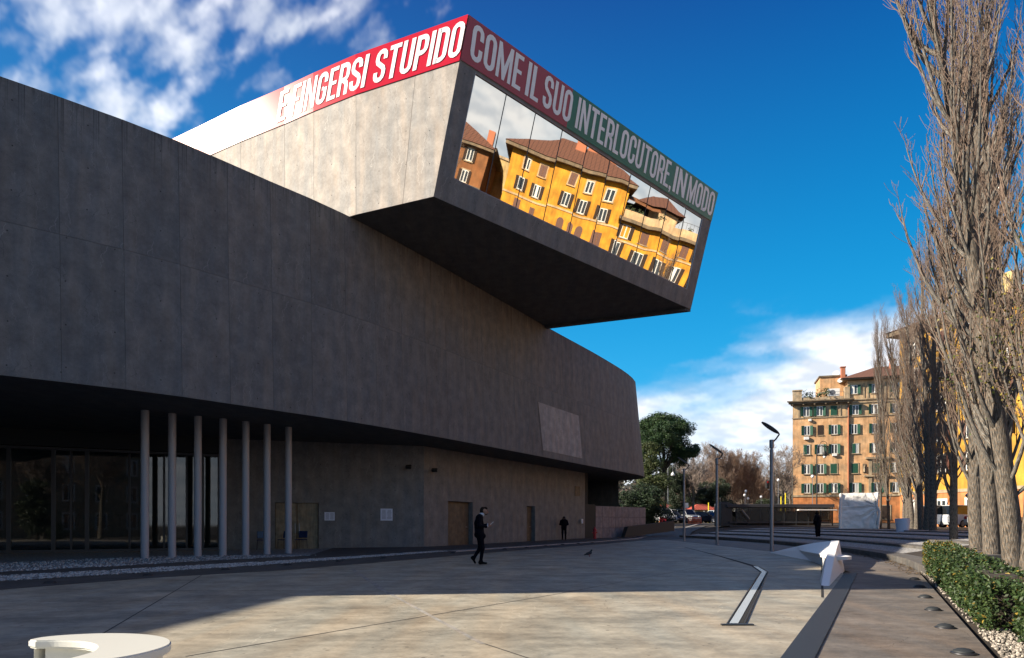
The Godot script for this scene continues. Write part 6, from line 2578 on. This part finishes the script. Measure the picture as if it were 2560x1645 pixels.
func poplar_proto(sd: int, label: String, leafy: bool, stems := 1) -> Node3D:
	var g := RandomNumberGenerator.new()
	g.seed = sd
	var t := thing("poplar", label, "tree", Vector3.ZERO, 0.0, "row of bare poplars along the hedge")
	var twigs := MB.new()
	var tips := []
	var cfg := {"kids": [1, 62, 9, 5], "segs": [10, 8, 4, 3], "up": [0.35, 2.1, 1.3, 0.9], "wob": [0.025, 0.06, 0.1, 0.16], "limb_levels": 2, "thin": 0.005, "start": [0.12, 0.22, 0.15, 0.2], "spread": [0, 40, 29, 34], "length": [0, 4.4, 1.2, 0.55], "rad": [0, 0.075, 0.024, 0.009],
		"shape": func(f: float) -> float: return lerpf(1.2, 0.5, f)}
	for s in stems:
		var limbs := []
		var lean := Vector3(g.randf_range(-0.03, 0.03), 1, g.randf_range(-0.03, 0.03)) if s == 0 else Vector3(g.randf_range(-0.16, 0.16), 1, g.randf_range(-0.12, 0.12))
		var c2 := cfg.duplicate()
		if s > 0: c2.kids = [1, 24, 9, 5]
		grow(limbs, twigs, tips, g, Vector3(0.22 * s * (1 if s % 2 else -1), -0.1, 0.12 * s), lean.normalized(), g.randf_range(18.2, 19.6) * (1.0 if s == 0 else 0.78), 0.25 if s == 0 else 0.16, 0, c2)
		for i in limbs.size():
			obj("trunk" if i == 0 else "limb", limbs[i], M.bark if i == 0 else M.limb, t)
	stuff(obj("twigs", twigs, M.twig, t))
	if leafy:
		var leaf := MB.new()
		leaf.tint = true
		leaf.quad(Vector3(0, 0, -0.5), Vector3(0.4, 0.1, 0), Vector3(0, 0, 0.5), Vector3(-0.4, 0.1, 0))
		var places := []
		var cols := []
		for p in tips:
			if p.y > 2.2 and p.y < 7.5 and g.randf() < 0.55 * (1.0 - absf(p.y - 4.6) / 3.2):
				for k in 3:
					var s := g.randf_range(0.04, 0.085)
					places.append(Transform3D(Basis(Vector3(g.randfn(), g.randfn(), g.randfn()).normalized(), g.randf() * TAU).scaled(Vector3(s, s, s)), p + Vector3(g.randfn(), g.randfn(), g.randfn()) * 0.1))
					var kk := g.randf_range(0.6, 1.2)
					cols.append(Color(0.2 * kk, 0.16 * kk, 0.02 * kk) if g.randf() < 0.6 else Color(0.07 * kk, 0.1 * kk, 0.02 * kk))
		many("leaves", leaf.mesh(), M.yellow_leaf, places, cols, t)
	return t


func bare_proto(called: String, label: String, sd: int, cfg: Dictionary, h: float, r: float, bark: Material, twig: Material, group: String) -> Node3D:
	var g := RandomNumberGenerator.new()
	g.seed = sd
	var t := thing(called, label, "tree", Vector3.ZERO, 0.0, group)
	var limbs := []
	var twigs := MB.new()
	var tips := []
	grow(limbs, twigs, tips, g, Vector3(0, -0.2, 0), Vector3(g.randf_range(-0.06, 0.06), 1, 0).normalized(), h, r, 0, cfg)
	for i in limbs.size():
		obj("trunk" if i == 0 else "limb", limbs[i], bark, t)
	stuff(obj("twigs", twigs, twig, t))
	return t


# blobs: [x, y, z, radius]; a crown of leaf clumps on and in them
func leafy_tree(called: String, label: String, at: Vector3, trunk: Array, blobs: Array, clump: float, color: Color, light: Color, sd: int, category := "tree", group := "") -> Node3D:
	var g := RandomNumberGenerator.new()
	g.seed = sd
	var t := thing(called, label, category, at, 0.0, group)
	if trunk.size() > 0:
		for i in trunk.size():
			var m := MB.new()
			var pts := []
			var rads := []
			for p in trunk[i]:
				pts.append(Vector3(p[0], p[1], p[2])); rads.append(p[3])
			m.tube(pts, rads, 8)
			obj("trunk" if i == 0 else "limb", m, M.dark_bark, t)
	var mesh := leaf_clump(sd, 34, 1.0, 0.42)
	var places := []
	var cols := []
	for b in blobs:
		var count := int(26.0 * pow(b[3] / clump, 2.0) * 0.42) + 6
		for i in count:
			var d := Vector3(g.randfn(), g.randfn(), g.randfn()).normalized()
			var rr: float = b[3] * pow(g.randf_range(0.35, 1.0), 0.5)
			var p := Vector3(b[0], b[1], b[2]) + d * rr * Vector3(1, b[4] if b.size() > 4 else 0.8, 1)
			var s := clump * g.randf_range(0.55, 1.1)
			places.append(Transform3D(Basis(UP, g.randf() * TAU).scaled(Vector3(s, s * 0.8, s)), p))
			var k := g.randf_range(0.6, 1.25)
			var c := color.lerp(light, g.randf() * 0.8)
			cols.append(Color(c.r * k, c.g * k, c.b * k))
	many("crown", mesh, M.needle, places, cols, t)
	return t


func build_trees() -> void:
	# the poplar row
	var row := func(d: float) -> Vector3:
		var x := 12.77 + (d - 17.35) * 0.52
		return Vector3(x, land(x, -d), -d)
	var protos := [poplar_proto(101, "stout bare poplar at the frame's right edge, nearest the camera", true), poplar_proto(202, "bare poplar with two stems and yellow leaves, second from the right", true, 2), poplar_proto(303, "straight bare poplar standing alone between hedge and bin", false)]
	protos[0].position = row.call(17.3)
	protos[1].position = row.call(20.3)
	protos[2].position = row.call(39.0)
	protos[2].scale = Vector3(0.85, 0.86, 0.85)
	var rest := [[0, 15.6, 1.9, "bare poplar just cut off by the frame's right edge"], [2, 23.0, 4.0, "bare poplar at the hedge's far end, left of the forked one"],
		[2, 43.0, 1.2, "bare poplar just behind the lone straight one"], [0, 47.0, 5.1, "dark bare poplar left of the lone straight one"], [2, 51.5, 2.2, "bare poplar in the dense far group, second from its left"], [0, 56.5, 0.4, "bare poplar in the dense far group, leaning left"], [2, 62.0, 3.3, "far bare poplar seen before the orange house's right end"], [1, 68.0, 5.5, "farthest bare poplar of the row"], [2, 29.5, 2.9, "slender bare poplar in the gap between the near and far poplars"], [0, 14.4, 3.0, "bare poplar mostly outside the frame, its limbs at the upper right"]]
	for r in rest:
		var p: Vector3 = row.call(r[1])
		var o := dup(protos[r[0]], p, r[2], r[3], "row of bare poplars along the hedge")
		var k := 1.0
		if r[1] > 30.0: k = 0.86
		if r[1] > 29.0 and r[1] < 35.0: k = 0.72
		o.scale = Vector3(k, k * (0.97 + 0.06 * fposmod(r[1] * 0.37, 1.0)), k)
	for r in [[0, 27.6, -50.0, 0.7, "slender bare poplar left of the white bin, before the orange house"], [2, 28.6, -53.0, 2.4, "slender bare poplar beside the one left of the bin"]]:
		var o := dup(protos[r[0]], at_land(r[1], r[2]), r[3], r[4], "row of bare poplars along the hedge")
		o.scale = Vector3(0.45, 0.76, 0.45)
	# evergreens beyond the museum's end
	var px := func(x: float, d: float) -> Vector3:
		var xx := (x - 1198.5) / 1598.0 * d
		return Vector3(xx, land(xx, -d), -d)
	var g := RandomNumberGenerator.new()
	g.seed = 31
	var blobs := []
	for i in 34:
		var a := g.randf() * TAU
		var r := sqrt(g.randf())
		var q := Vector3(cos(a) * r * 4.6, 0, sin(a) * r * 4.6)
		blobs.append([q.x, 12.3 + (1.0 - r * r) * 2.6 + g.randf_range(-0.9, 0.5), q.z, g.randf_range(1.0, 1.7), 0.75])
	for i in 8:
		blobs.append([g.randf_range(1.5, 4.5), g.randf_range(9.9, 11.6), g.randf_range(-3, 3), g.randf_range(0.6, 1.0), 0.7])
	for i in 16:
		blobs.append([g.randf_range(-4.5, 2.6), g.randf_range(8.6, 12.0), g.randf_range(-3, 3), g.randf_range(0.9, 1.5), 0.8])
	var limbs := [[[0, -0.2, 0, 0.42], [0.15, 4, 0, 0.34], [0.1, 8, 0, 0.28], [0, 11, 0, 0.2]]]
	for i in 9:
		var a := TAU * i / 9.0
		limbs.append([[0.1, 7.6 + 0.3 * (i % 3), 0, 0.16], [cos(a) * 1.6, 9.6, sin(a) * 1.6, 0.12], [cos(a) * 3.6, 11.9, sin(a) * 3.6, 0.06]])
	leafy_tree("stone_pine", "tall stone pine with umbrella crown right of the museum's end", px.call(1553, 100.0), limbs, blobs, 0.62, Color(0.018, 0.052, 0.016), Color(0.06, 0.11, 0.025), 41)
	blobs = []
	for i in 26:
		var y := g.randf_range(1.0, 11.0)
		var w := lerpf(2.6, 0.7, y / 11.0)
		blobs.append([g.randf_range(-w, w), y, g.randf_range(-w, w), lerpf(1.4, 0.7, y / 11.0), 0.9])
	leafy_tree("evergreen_tree", "yellow-green bushy evergreen below the stone pine's left side", px.call(1522, 92.0), [[[0, -0.2, 0, 0.25], [0, 8, 0, 0.1]]], blobs, 0.55, Color(0.035, 0.06, 0.014), Color(0.1, 0.11, 0.02), 42)
	blobs = []
	for i in 22:
		blobs.append([g.randf_range(-3.6, 3.2), g.randf_range(0.8, 5.0), g.randf_range(-1.5, 1.5), g.randf_range(0.8, 1.5), 0.9])
	leafy_tree("evergreen_shrub", "large dark evergreen shrub over the right end of the pink wall", px.call(1492, 80.0), [], blobs, 0.5, Color(0.014, 0.036, 0.013), Color(0.035, 0.065, 0.02), 43, "shrub")
	blobs = []
	for i in 16:
		blobs.append([g.randf_range(-1.7, 1.7), g.randf_range(0.6, 4.0), g.randf_range(-1, 1), g.randf_range(0.7, 1.1), 0.9])
	leafy_tree("evergreen_shrub", "dark evergreen shrub between museum wall and left pavilion roof", px.call(1384, 95.0), [], blobs, 0.5, Color(0.02, 0.045, 0.014), Color(0.05, 0.08, 0.022), 44, "shrub")
	for s in [[1598.0, 122.0, 3.4, 8.5, "dark conifer behind the third lamp, left of the white trunk"], [1650.0, 126.0, 3.0, 7.0, "dark evergreen behind the bright red pavilion roof"], [1680.0, 122.0, 2.6, 7.6, "dark evergreen behind the middle lamp post"], [1580.0, 112.0, 2.0, 9.0, "dark evergreen before the middle pavilion roof"], [1790.0, 125.0, 2.6, 3.6, "round dark shrub at the foot of the bare grove"]]:
		blobs = []
		for i in 24:
			var y := g.randf_range(0.8, s[3])
			var w: float = s[2] * (1.0 - 0.55 * y / s[3])
			blobs.append([g.randf_range(-w, w), y, g.randf_range(-w, w), g.randf_range(0.7, 1.3), 0.95])
		leafy_tree("evergreen_tree", s[4], px.call(s[0], s[1]), [[[0, -0.2, 0, 0.2], [0, s[3] * 0.7, 0, 0.08]]], blobs, 0.55, Color(0.016, 0.036, 0.013), Color(0.045, 0.06, 0.022), int(s[0]))
	# bare trees of the street and the brown grove beyond
	var spread := {"kids": [1, 13, 8, 8, 5], "segs": [4, 5, 4, 3, 2], "up": [0.1, 0.55, 0.3, 0.25, 0.2], "wob": [0.05, 0.1, 0.14, 0.18, 0.2], "limb_levels": 2, "thin": 0.014, "start": [0.42, 0.25, 0.2, 0.15], "spread": [0, 40, 36, 36, 36], "length": [0, 5.2, 2.5, 1.25, 0.6], "rad": [0, 0.12, 0.055, 0.028, 0.016]}
	var upright := {"kids": [1, 20, 9, 7, 4], "segs": [6, 5, 4, 3, 2], "up": [0.2, 1.0, 0.6, 0.4, 0.3], "wob": [0.04, 0.08, 0.12, 0.16, 0.2], "limb_levels": 2, "thin": 0.014, "start": [0.3, 0.2, 0.2, 0.15], "spread": [0, 42, 36, 38, 38], "length": [0, 4.6, 2.1, 1.1, 0.6], "rad": [0, 0.09, 0.045, 0.026, 0.016]}
	var a1 := bare_proto("bare_tree", "bare tree with pale forked trunk before the bright red pavilion", 71, spread, 8.0, 0.3, M.pale_bark, M.grey_twig, "bare trees along the street")
	a1.position = px.call(1624, 112.0)
	var b1 := bare_proto("bare_tree", "reddish bare tree at the left edge of the brown grove", 72, upright, 11.5, 0.2, M.pale_bark, M.haze_twig, "bare trees of the brown grove")
	b1.position = px.call(1672, 135.0)
	for s in [[1640.0, 150.0, 1.12, 1.0, "bare tree with round pale crown above the third lamp"], [1829.0, 112.0, 0.98, 2.2, "pale bare tree with fanned limbs left of the orange house"], [1850.0, 124.0, 1.05, 4.0, "pale bare tree hugging the orange house's left corner"], [1425.0, 104.0, 0.72, 3.0, "bare many-limbed tree behind the pink wall"], [1400.0, 112.0, 0.62, 0.5, "bare tree left of the many-limbed one behind the pink wall"], [1596.0, 118.0, 0.9, 5.0, "bare tree between the stone pine and third lamp"], [1655.0, 140.0, 0.95, 0.2, "bare tree just left of the middle lamp's disc"]]:
		var o := dup(a1, px.call(s[0], s[1]), s[3], s[4], "bare trees along the street")
		o.scale = Vector3.ONE * float(s[2])
	var i := 0
	for s in [[1686.0, 128.0], [1699.0, 140.0], [1710.0, 130.0], [1722.0, 142.0], [1733.0, 132.0], [1744.0, 145.0], [1755.0, 134.0], [1766.0, 146.0], [1778.0, 138.0], [1692.0, 152.0], [1716.0, 154.0], [1740.0, 156.0], [1762.0, 158.0], [1790.0, 150.0], [1806.0, 156.0], [1664.0, 150.0]]:
		var says := ["first", "second", "third", "fourth", "fifth", "sixth", "seventh", "eighth", "ninth"]
		var lab: String = "reddish bare tree, %s from the left along the grove's front" % says[i] if i < 9 else "reddish bare tree, %s from the left in the grove's back row" % says[i - 9]
		var o := dup(b1, px.call(s[0], s[1]), i * 1.3, lab, "bare trees of the brown grove")
		var k := 0.95 - 0.012 * absf(i - 2) - 0.02 * (i % 3)
		if s[0] > 1770.0: k *= 0.86
		o.scale = Vector3.ONE * k
		i += 1


# ---------------------------------------------------------------- people and animals
# bones: [ax, ay, az, bx, by, bz, ra, rb, colour]; joined by a smooth minimum and meshed as surface nets
func body_mesh(bones: Array, cell: float, k: float) -> MB:
	var lo := Vector3(1e9, 1e9, 1e9)
	var hi := -lo
	for b in bones:
		var r := maxf(b[6], b[7]) + cell * 3 + k
		for e in [Vector3(b[0], b[1], b[2]), Vector3(b[3], b[4], b[5])]:
			lo = lo.min(e - Vector3.ONE * r); hi = hi.max(e + Vector3.ONE * r)
	var n := Vector3i(((hi - lo) / cell).ceil()) + Vector3i.ONE
	var f := PackedFloat32Array()
	f.resize(n.x * n.y * n.z)
	f.fill(1.0)
	var own := PackedInt32Array()
	own.resize(f.size())
	var best := PackedFloat32Array()
	best.resize(f.size())
	best.fill(9.0)
	for bi in bones.size():
		var b: Array = bones[bi]
		var a := Vector3(b[0], b[1], b[2])
		var e := Vector3(b[3], b[4], b[5])
		var ab := e - a
		var l2 := maxf(ab.length_squared(), 1e-8)
		var r := maxf(b[6], b[7]) + cell * 2 + k
		var i0 := Vector3i(((a.min(e) - Vector3.ONE * r - lo) / cell).floor()).clamp(Vector3i.ZERO, n - Vector3i.ONE)
		var i1 := Vector3i(((a.max(e) + Vector3.ONE * r - lo) / cell).ceil()).clamp(Vector3i.ZERO, n - Vector3i.ONE)
		var ra: float = b[6]
		var rb: float = b[7]
		for z in range(i0.z, i1.z + 1):
			for y in range(i0.y, i1.y + 1):
				var row := (z * n.y + y) * n.x
				for x in range(i0.x, i1.x + 1):
					var p := lo + Vector3(x, y, z) * cell
					var t := clampf((p - a).dot(ab) / l2, 0.0, 1.0)
					var d := p.distance_to(a + ab * t) - lerpf(ra, rb, t)
					var i := row + x
					if d < best[i]:
						best[i] = d; own[i] = bi
					var o := f[i]
					var h := maxf(k - absf(o - d), 0.0) / k
					f[i] = minf(o, d) - h * h * k * 0.25
	var verts := {}
	var m := MB.new()
	m.tint = true
	var grad := func(i: int) -> Vector3:
		return Vector3(f[i + 1] - f[i - 1], f[i + n.x] - f[i - n.x], f[i + n.x * n.y] - f[i - n.x * n.y]).normalized()
	var sx := 1
	var sy := n.x
	var sz := n.x * n.y
	for z in range(1, n.z - 2):
		for y in range(1, n.y - 2):
			for x in range(1, n.x - 2):
				var i := z * sz + y * sy + x
				var neg := 0
				for c in 8:
					if f[i + (c & 1) * sx + ((c >> 1) & 1) * sy + ((c >> 2) & 1) * sz] < 0: neg += 1
				if neg == 0 or neg == 8: continue
				var sum := Vector3.ZERO
				var cnt := 0
				for c in 8:
					for ax in 3:
						if c & (1 << ax): continue
						var c2 := c | (1 << ax)
						var v0 := f[i + (c & 1) * sx + ((c >> 1) & 1) * sy + ((c >> 2) & 1) * sz]
						var v1 := f[i + (c2 & 1) * sx + ((c2 >> 1) & 1) * sy + ((c2 >> 2) & 1) * sz]
						if (v0 < 0) == (v1 < 0): continue
						var t := v0 / (v0 - v1)
						var q := Vector3(c & 1, (c >> 1) & 1, (c >> 2) & 1)
						q[ax] += t
						sum += q; cnt += 1
				verts[i] = [lo + (Vector3(x, y, z) + sum / cnt) * cell, grad.call(i), bones[own[i]][8]]
	for i in verts:
		for ax in 3:
			var s1: int = [sx, sy, sz][ax]
			var s2: int = [sy, sz, sx][ax]
			var s3: int = [sz, sx, sy][ax]
			var a := f[i]
			var b := f[i + s1]
			if (a < 0) == (b < 0): continue
			var q := [i, i - s2, i - s2 - s3, i - s3]
			var ok := true
			for e in q:
				if not verts.has(e): ok = false
			if not ok: continue
			if a < 0: q.reverse()
			for e in [0, 1, 2, 0, 2, 3]:
				var w: Array = verts[q[e]]
				m.col = w[2]
				m.put(w[0], w[1], Vector2.ZERO)
	return m


func build_people() -> void:
	var suit := Color(0.006, 0.0065, 0.009)
	var shirt := Color(0.6, 0.6, 0.65)
	var skin := Color(0.36, 0.2, 0.14)
	var hair := Color(0.025, 0.017, 0.012)
	var shoe := Color(0.01, 0.01, 0.011)
	# man in a suit, mid-stride to the right, head bent over what he holds
	var p := thing("person", "man in a dark suit walking right, head bent over a phone in his hands", "person", on_base(-1.02, -21.79, 0.024))
	var b := [
		[-0.02, 1.0, 0.09, -0.02, 1.0, -0.09, 0.125, 0.125, suit], [-0.02, 1.02, 0, -0.035, 1.3, 0, 0.15, 0.155, suit], [-0.035, 1.3, 0.07, -0.02, 1.47, 0.08, 0.13, 0.115, suit], [-0.035, 1.3, -0.07, -0.02, 1.47, -0.08, 0.13, 0.115, suit],
		[-0.01, 1.5, 0.16, -0.01, 1.5, -0.16, 0.085, 0.085, suit], [0.01, 1.53, 0, 0.075, 1.6, 0, 0.068, 0.06, shirt], [0.05, 1.57, 0, 0.09, 1.63, 0, 0.055, 0.055, skin],
		[0.03, 0.94, 0.06, 0.1, 0.9, 0.07, 0.1, 0.09, suit], [-0.08, 0.95, 0.05, -0.1, 0.93, -0.05, 0.09, 0.09, suit],
		[-0.01, 1.5, 0.19, -0.02, 1.22, 0.24, 0.068, 0.055, suit], [-0.02, 1.22, 0.24, 0.2, 1.2, 0.12, 0.052, 0.04, suit], [0.2, 1.2, 0.12, 0.235, 1.205, 0.1, 0.036, 0.032, shirt],
		[-0.01, 1.5, -0.19, -0.01, 1.22, -0.23, 0.068, 0.055, suit], [-0.01, 1.22, -0.23, 0.22, 1.25, -0.08, 0.052, 0.04, suit], [0.22, 1.25, -0.08, 0.25, 1.255, -0.06, 0.036, 0.032, shirt],
		[0.02, 0.92, 0.09, 0.085, 0.52, 0.09, 0.1, 0.068, suit], [0.085, 0.52, 0.09, 0.03, 0.1, 0.09, 0.066, 0.05, suit], [0.0, 0.05, 0.09, 0.2, 0.035, 0.1, 0.045, 0.032, shoe], [0.03, 0.1, 0.09, 0.0, 0.05, 0.09, 0.048, 0.045, shoe],
		[-0.02, 0.92, -0.09, 0.0, 0.52, -0.09, 0.1, 0.068, suit], [0.0, 0.52, -0.09, -0.2, 0.2, -0.09, 0.066, 0.05, suit], [-0.25, 0.2, -0.09, -0.16, 0.04, -0.08, 0.044, 0.032, shoe], [-0.2, 0.2, -0.09, -0.25, 0.2, -0.09, 0.046, 0.042, shoe]]
	var m := body_mesh(b, 0.014, 0.05)
	# head and hands on finer grids, in the same mesh
	var hd := [[0.13, 1.71, 0, 0.16, 1.69, 0, 0.092, 0.086, skin], [0.17, 1.64, 0, 0.19, 1.62, 0, 0.055, 0.045, skin], [0.08, 1.61, 0, 0.11, 1.66, 0, 0.055, 0.055, skin], [0.248, 1.675, 0, 0.262, 1.648, 0, 0.012, 0.016, skin], [0.13, 1.68, 0.088, 0.125, 1.7, 0.092, 0.018, 0.02, skin], [0.13, 1.68, -0.088, 0.125, 1.7, -0.092, 0.018, 0.02, skin], [0.23, 1.7, 0.035, 0.233, 1.7, 0.035, 0.014, 0.014, hair], [0.23, 1.7, -0.035, 0.233, 1.7, -0.035, 0.014, 0.014, hair], [0.235, 1.63, 0.02, 0.235, 1.63, -0.02, 0.011, 0.011, Color(0.25, 0.1, 0.08)],
		[0.1, 1.74, 0, 0.17, 1.762, 0, 0.088, 0.07, hair], [0.075, 1.7, 0, 0.09, 1.74, 0, 0.085, 0.085, hair], [0.16, 1.615, 0.0, 0.2, 1.6, 0.0, 0.04, 0.035, Color(0.06, 0.035, 0.025)]]
	for part in [[hd, 0.006, 0.02]]:
		var h := body_mesh(part[0], part[1], part[2])
		m.v.append_array(h.v); m.n.append_array(h.n); m.u.append_array(h.u); m.c.append_array(h.c)
	for s in [[Vector3(0.25, 1.205, 0.09), 1.0], [Vector3(0.265, 1.258, -0.05), -1.0]]:
		var o: Vector3 = s[0]
		var q: float = s[1]
		var hb := [[o.x, o.y, o.z, o.x + 0.06, o.y + 0.03, o.z - 0.03 * q, 0.026, 0.024, skin], [o.x + 0.01, o.y + 0.015, o.z, o.x + 0.045, o.y + 0.06, o.z - 0.005 * q, 0.011, 0.009, skin]]
		for fi in 4:
			var y0 := 0.035 - fi * 0.017
			var le: float = [0.036, 0.042, 0.038, 0.028][fi]
			var k0 := o + Vector3(0.062, y0 + 0.012, -0.03 * q)
			var k1 := k0 + Vector3(le, 0.012, -0.012 * q)
			var k2 := k1 + Vector3(0.012, 0.014, -0.022 * q)
			hb.append([k0.x - 0.02, k0.y - 0.005, k0.z, k1.x, k1.y, k1.z, 0.0095, 0.0085, skin])
			hb.append([k1.x, k1.y, k1.z, k2.x, k2.y, k2.z, 0.0085, 0.0075, skin])
		var h := body_mesh(hb, 0.0045, 0.008)
		m.v.append_array(h.v); m.n.append_array(h.n); m.u.append_array(h.u); m.c.append_array(h.c)
	obj("body", m, M.figure, p)
	var ph := thing("phone", "pale phone held in the walking man's hands", "phone", p.position + Vector3(0.375, 1.3, 0.02))
	ph.rotation = Vector3(0, 0, 0.75)
	m = MB.new()
	m.box(Vector3.ZERO, Vector3(0.15, 0.012, 0.085), Basis(), 0.004)
	obj("case", m, M.white_paint, ph)
	m = MB.new()
	m.box(Vector3(0, 0.0075, 0), Vector3(0.135, 0.003, 0.075))
	obj("screen", m, M.lens, ph)
	# hooded figure by the museum wall
	p = thing("person", "hooded figure in dark clothes standing by the museum wall", "person", on_base(3.76, -49.4, 0.06), -0.1)
	b = [[0, 0.95, 0, 0, 1.3, 0.03, 0.19, 0.2, suit], [-0.12, 1.36, 0.03, 0.12, 1.36, 0.03, 0.12, 0.12, suit], [0, 1.48, 0.06, 0, 1.56, 0.08, 0.1, 0.11, suit], [0, 1.6, 0.06, 0, 1.66, 0.05, 0.08, 0.04, suit], [0, 1.53, 0.13, 0, 1.55, 0.14, 0.065, 0.06, Color(0.12, 0.07, 0.05)],
		[-0.22, 1.36, 0.03, -0.28, 1.12, 0.05, 0.075, 0.065, suit], [-0.28, 1.12, 0.05, -0.14, 1.05, 0.2, 0.06, 0.05, suit], [0.22, 1.36, 0.03, 0.28, 1.12, 0.05, 0.075, 0.065, suit], [0.28, 1.12, 0.05, 0.14, 1.05, 0.2, 0.06, 0.05, suit],
		[-0.1, 0.9, 0, -0.11, 0.5, 0.01, 0.1, 0.075, suit], [-0.11, 0.5, 0.01, -0.11, 0.08, -0.01, 0.072, 0.055, suit], [-0.11, 0.05, 0, -0.13, 0.04, 0.14, 0.05, 0.04, shoe],
		[0.1, 0.9, 0, 0.11, 0.5, 0.01, 0.1, 0.075, suit], [0.11, 0.5, 0.01, 0.11, 0.08, -0.01, 0.072, 0.055, suit], [0.11, 0.05, 0, 0.13, 0.04, 0.14, 0.05, 0.04, shoe]]
	obj("body", body_mesh(b, 0.022, 0.06), M.figure, p)
	# figure with bent head before the steps
	p = thing("person", "man in a dark coat standing before the steps, head bent, back turned", "person", Vector3(18.9, land(18.9, -42.2) + 0.12, -42.2), 0.5)
	b = [[0, 0.9, 0, 0, 1.32, 0, 0.18, 0.19, suit], [-0.13, 1.42, 0, 0.13, 1.42, 0, 0.1, 0.1, suit], [0, 1.52, -0.02, 0.03, 1.58, -0.06, 0.06, 0.06, suit], [0.04, 1.65, -0.09, 0.05, 1.68, -0.1, 0.095, 0.095, hair], [0.06, 1.61, -0.16, 0.06, 1.62, -0.16, 0.055, 0.055, skin],
		[-0.21, 1.42, 0, -0.27, 1.15, -0.02, 0.07, 0.06, suit], [-0.27, 1.15, -0.02, -0.2, 0.98, -0.14, 0.055, 0.045, suit], [0.21, 1.42, 0, 0.27, 1.15, -0.02, 0.07, 0.06, suit], [0.27, 1.15, -0.02, 0.18, 1.06, -0.2, 0.055, 0.045, suit],
		[-0.1, 0.88, 0, -0.1, 0.48, 0, 0.105, 0.08, suit], [-0.1, 0.48, 0, -0.1, 0.06, 0.02, 0.078, 0.06, suit], [-0.1, 0.04, 0, -0.11, 0.03, -0.14, 0.048, 0.04, shoe], [0.1, 0.88, 0, 0.11, 0.48, 0, 0.105, 0.08, suit], [0.11, 0.48, 0, 0.11, 0.06, 0.02, 0.078, 0.06, suit], [0.11, 0.04, 0, 0.12, 0.03, -0.14, 0.048, 0.04, shoe]]
	obj("body", body_mesh(b, 0.022, 0.06), M.figure, p)
	# pigeon
	p = thing("pigeon", "dark pigeon standing alone on the plaza floor", "bird", on_base(2.98, -26.48, 0.022))
	var gr := Color(0.05, 0.052, 0.06)
	var dk := Color(0.02, 0.02, 0.024)
	b = [[-0.05, 0.115, 0, 0.06, 0.15, 0, 0.055, 0.06, gr], [-0.05, 0.115, 0, -0.19, 0.06, 0, 0.045, 0.012, dk], [0.06, 0.16, 0, 0.095, 0.235, 0, 0.045, 0.028, Color(0.03, 0.045, 0.04)], [0.1, 0.25, 0, 0.108, 0.253, 0, 0.028, 0.026, gr], [0.13, 0.25, 0, 0.15, 0.243, 0, 0.009, 0.005, dk],
		[-0.03, 0.13, 0.04, -0.16, 0.085, 0.025, 0.032, 0.012, gr], [-0.03, 0.13, -0.04, -0.16, 0.085, -0.025, 0.032, 0.012, gr], [0.01, 0.09, 0.025, 0.015, 0.01, 0.027, 0.016, 0.008, Color(0.2, 0.05, 0.05)], [0.01, 0.09, -0.025, 0.015, 0.01, -0.027, 0.016, 0.008, Color(0.2, 0.05, 0.05)], [0.015, 0.008, 0.027, 0.05, 0.006, 0.03, 0.007, 0.005, Color(0.2, 0.05, 0.05)], [0.015, 0.008, -0.027, 0.05, 0.006, -0.03, 0.007, 0.005, Color(0.2, 0.05, 0.05)]]
	obj("body", body_mesh(b, 0.006, 0.02), M.figure, p)


# ---------------------------------------------------------------- what stands behind the camera, mirrored in the entrance glass
func build_behind() -> void:
	var b := thing("barracks", "long pale three-storey building across the plaza, mirrored in the entrance glass", "building", Vector3(-8, -0.3, 44))
	var fo := Vector3.ZERO
	var fb := Basis(Vector3(-1, 0, 0), UP, Vector3(0, 0, -1))
	var m := MB.new()
	facade_box(m, fo, fb, -26, 26, 0, 12.5, 0, 10)
	obj("wall", m, M.trim, b)
	m = MB.new()
	hip_roof(m, fo, fb, -26.8, 26.8, 12.5, 0.8, -11, 3.5)
	obj("tile_roof", m, M.roof_tile, b)
	for r in 3:
		for i in 12:
			add_window(b, fo, fb, -23.5 + i * 4.25, 2.3 + r * 4.0, 1.3, 2.2, "plain", M.green_shutter, M.white_paint)
	var t: Node3D = get_node("bare_tree")
	for q in [[-9.0, 19.0, 1.1, "bare tree behind the camera, mirrored left in the entrance glass"], [-3.0, 23.0, 1.0, "bare tree behind the camera, mirrored in the middle of the entrance glass"], [4.0, 26.0, 1.15, "bare tree behind the camera, mirrored right in the entrance glass"]]:
		var o := dup(t, on_base(q[0], q[1]), q[2] * 3.0, q[3], "bare trees mirrored in the entrance")
		o.scale = Vector3.ONE * float(q[2])
	var g := RandomNumberGenerator.new()
	g.seed = 9
	var blobs := []
	for i in 18:
		var y := g.randf_range(0.6, 5.5)
		var w := 1.5 - 0.2 * y
		blobs.append([g.randf_range(-w, w), y, g.randf_range(-w, w), g.randf_range(0.6, 1.0), 0.95])
	leafy_tree("evergreen_tree", "dark rounded evergreen behind the camera, mirrored in the entrance glass", on_base(-6.5, 14.0), [[[0, -0.2, 0, 0.2], [0, 3, 0, 0.1]]], blobs, 0.5, Color(0.02, 0.04, 0.014), Color(0.05, 0.07, 0.02), 77)
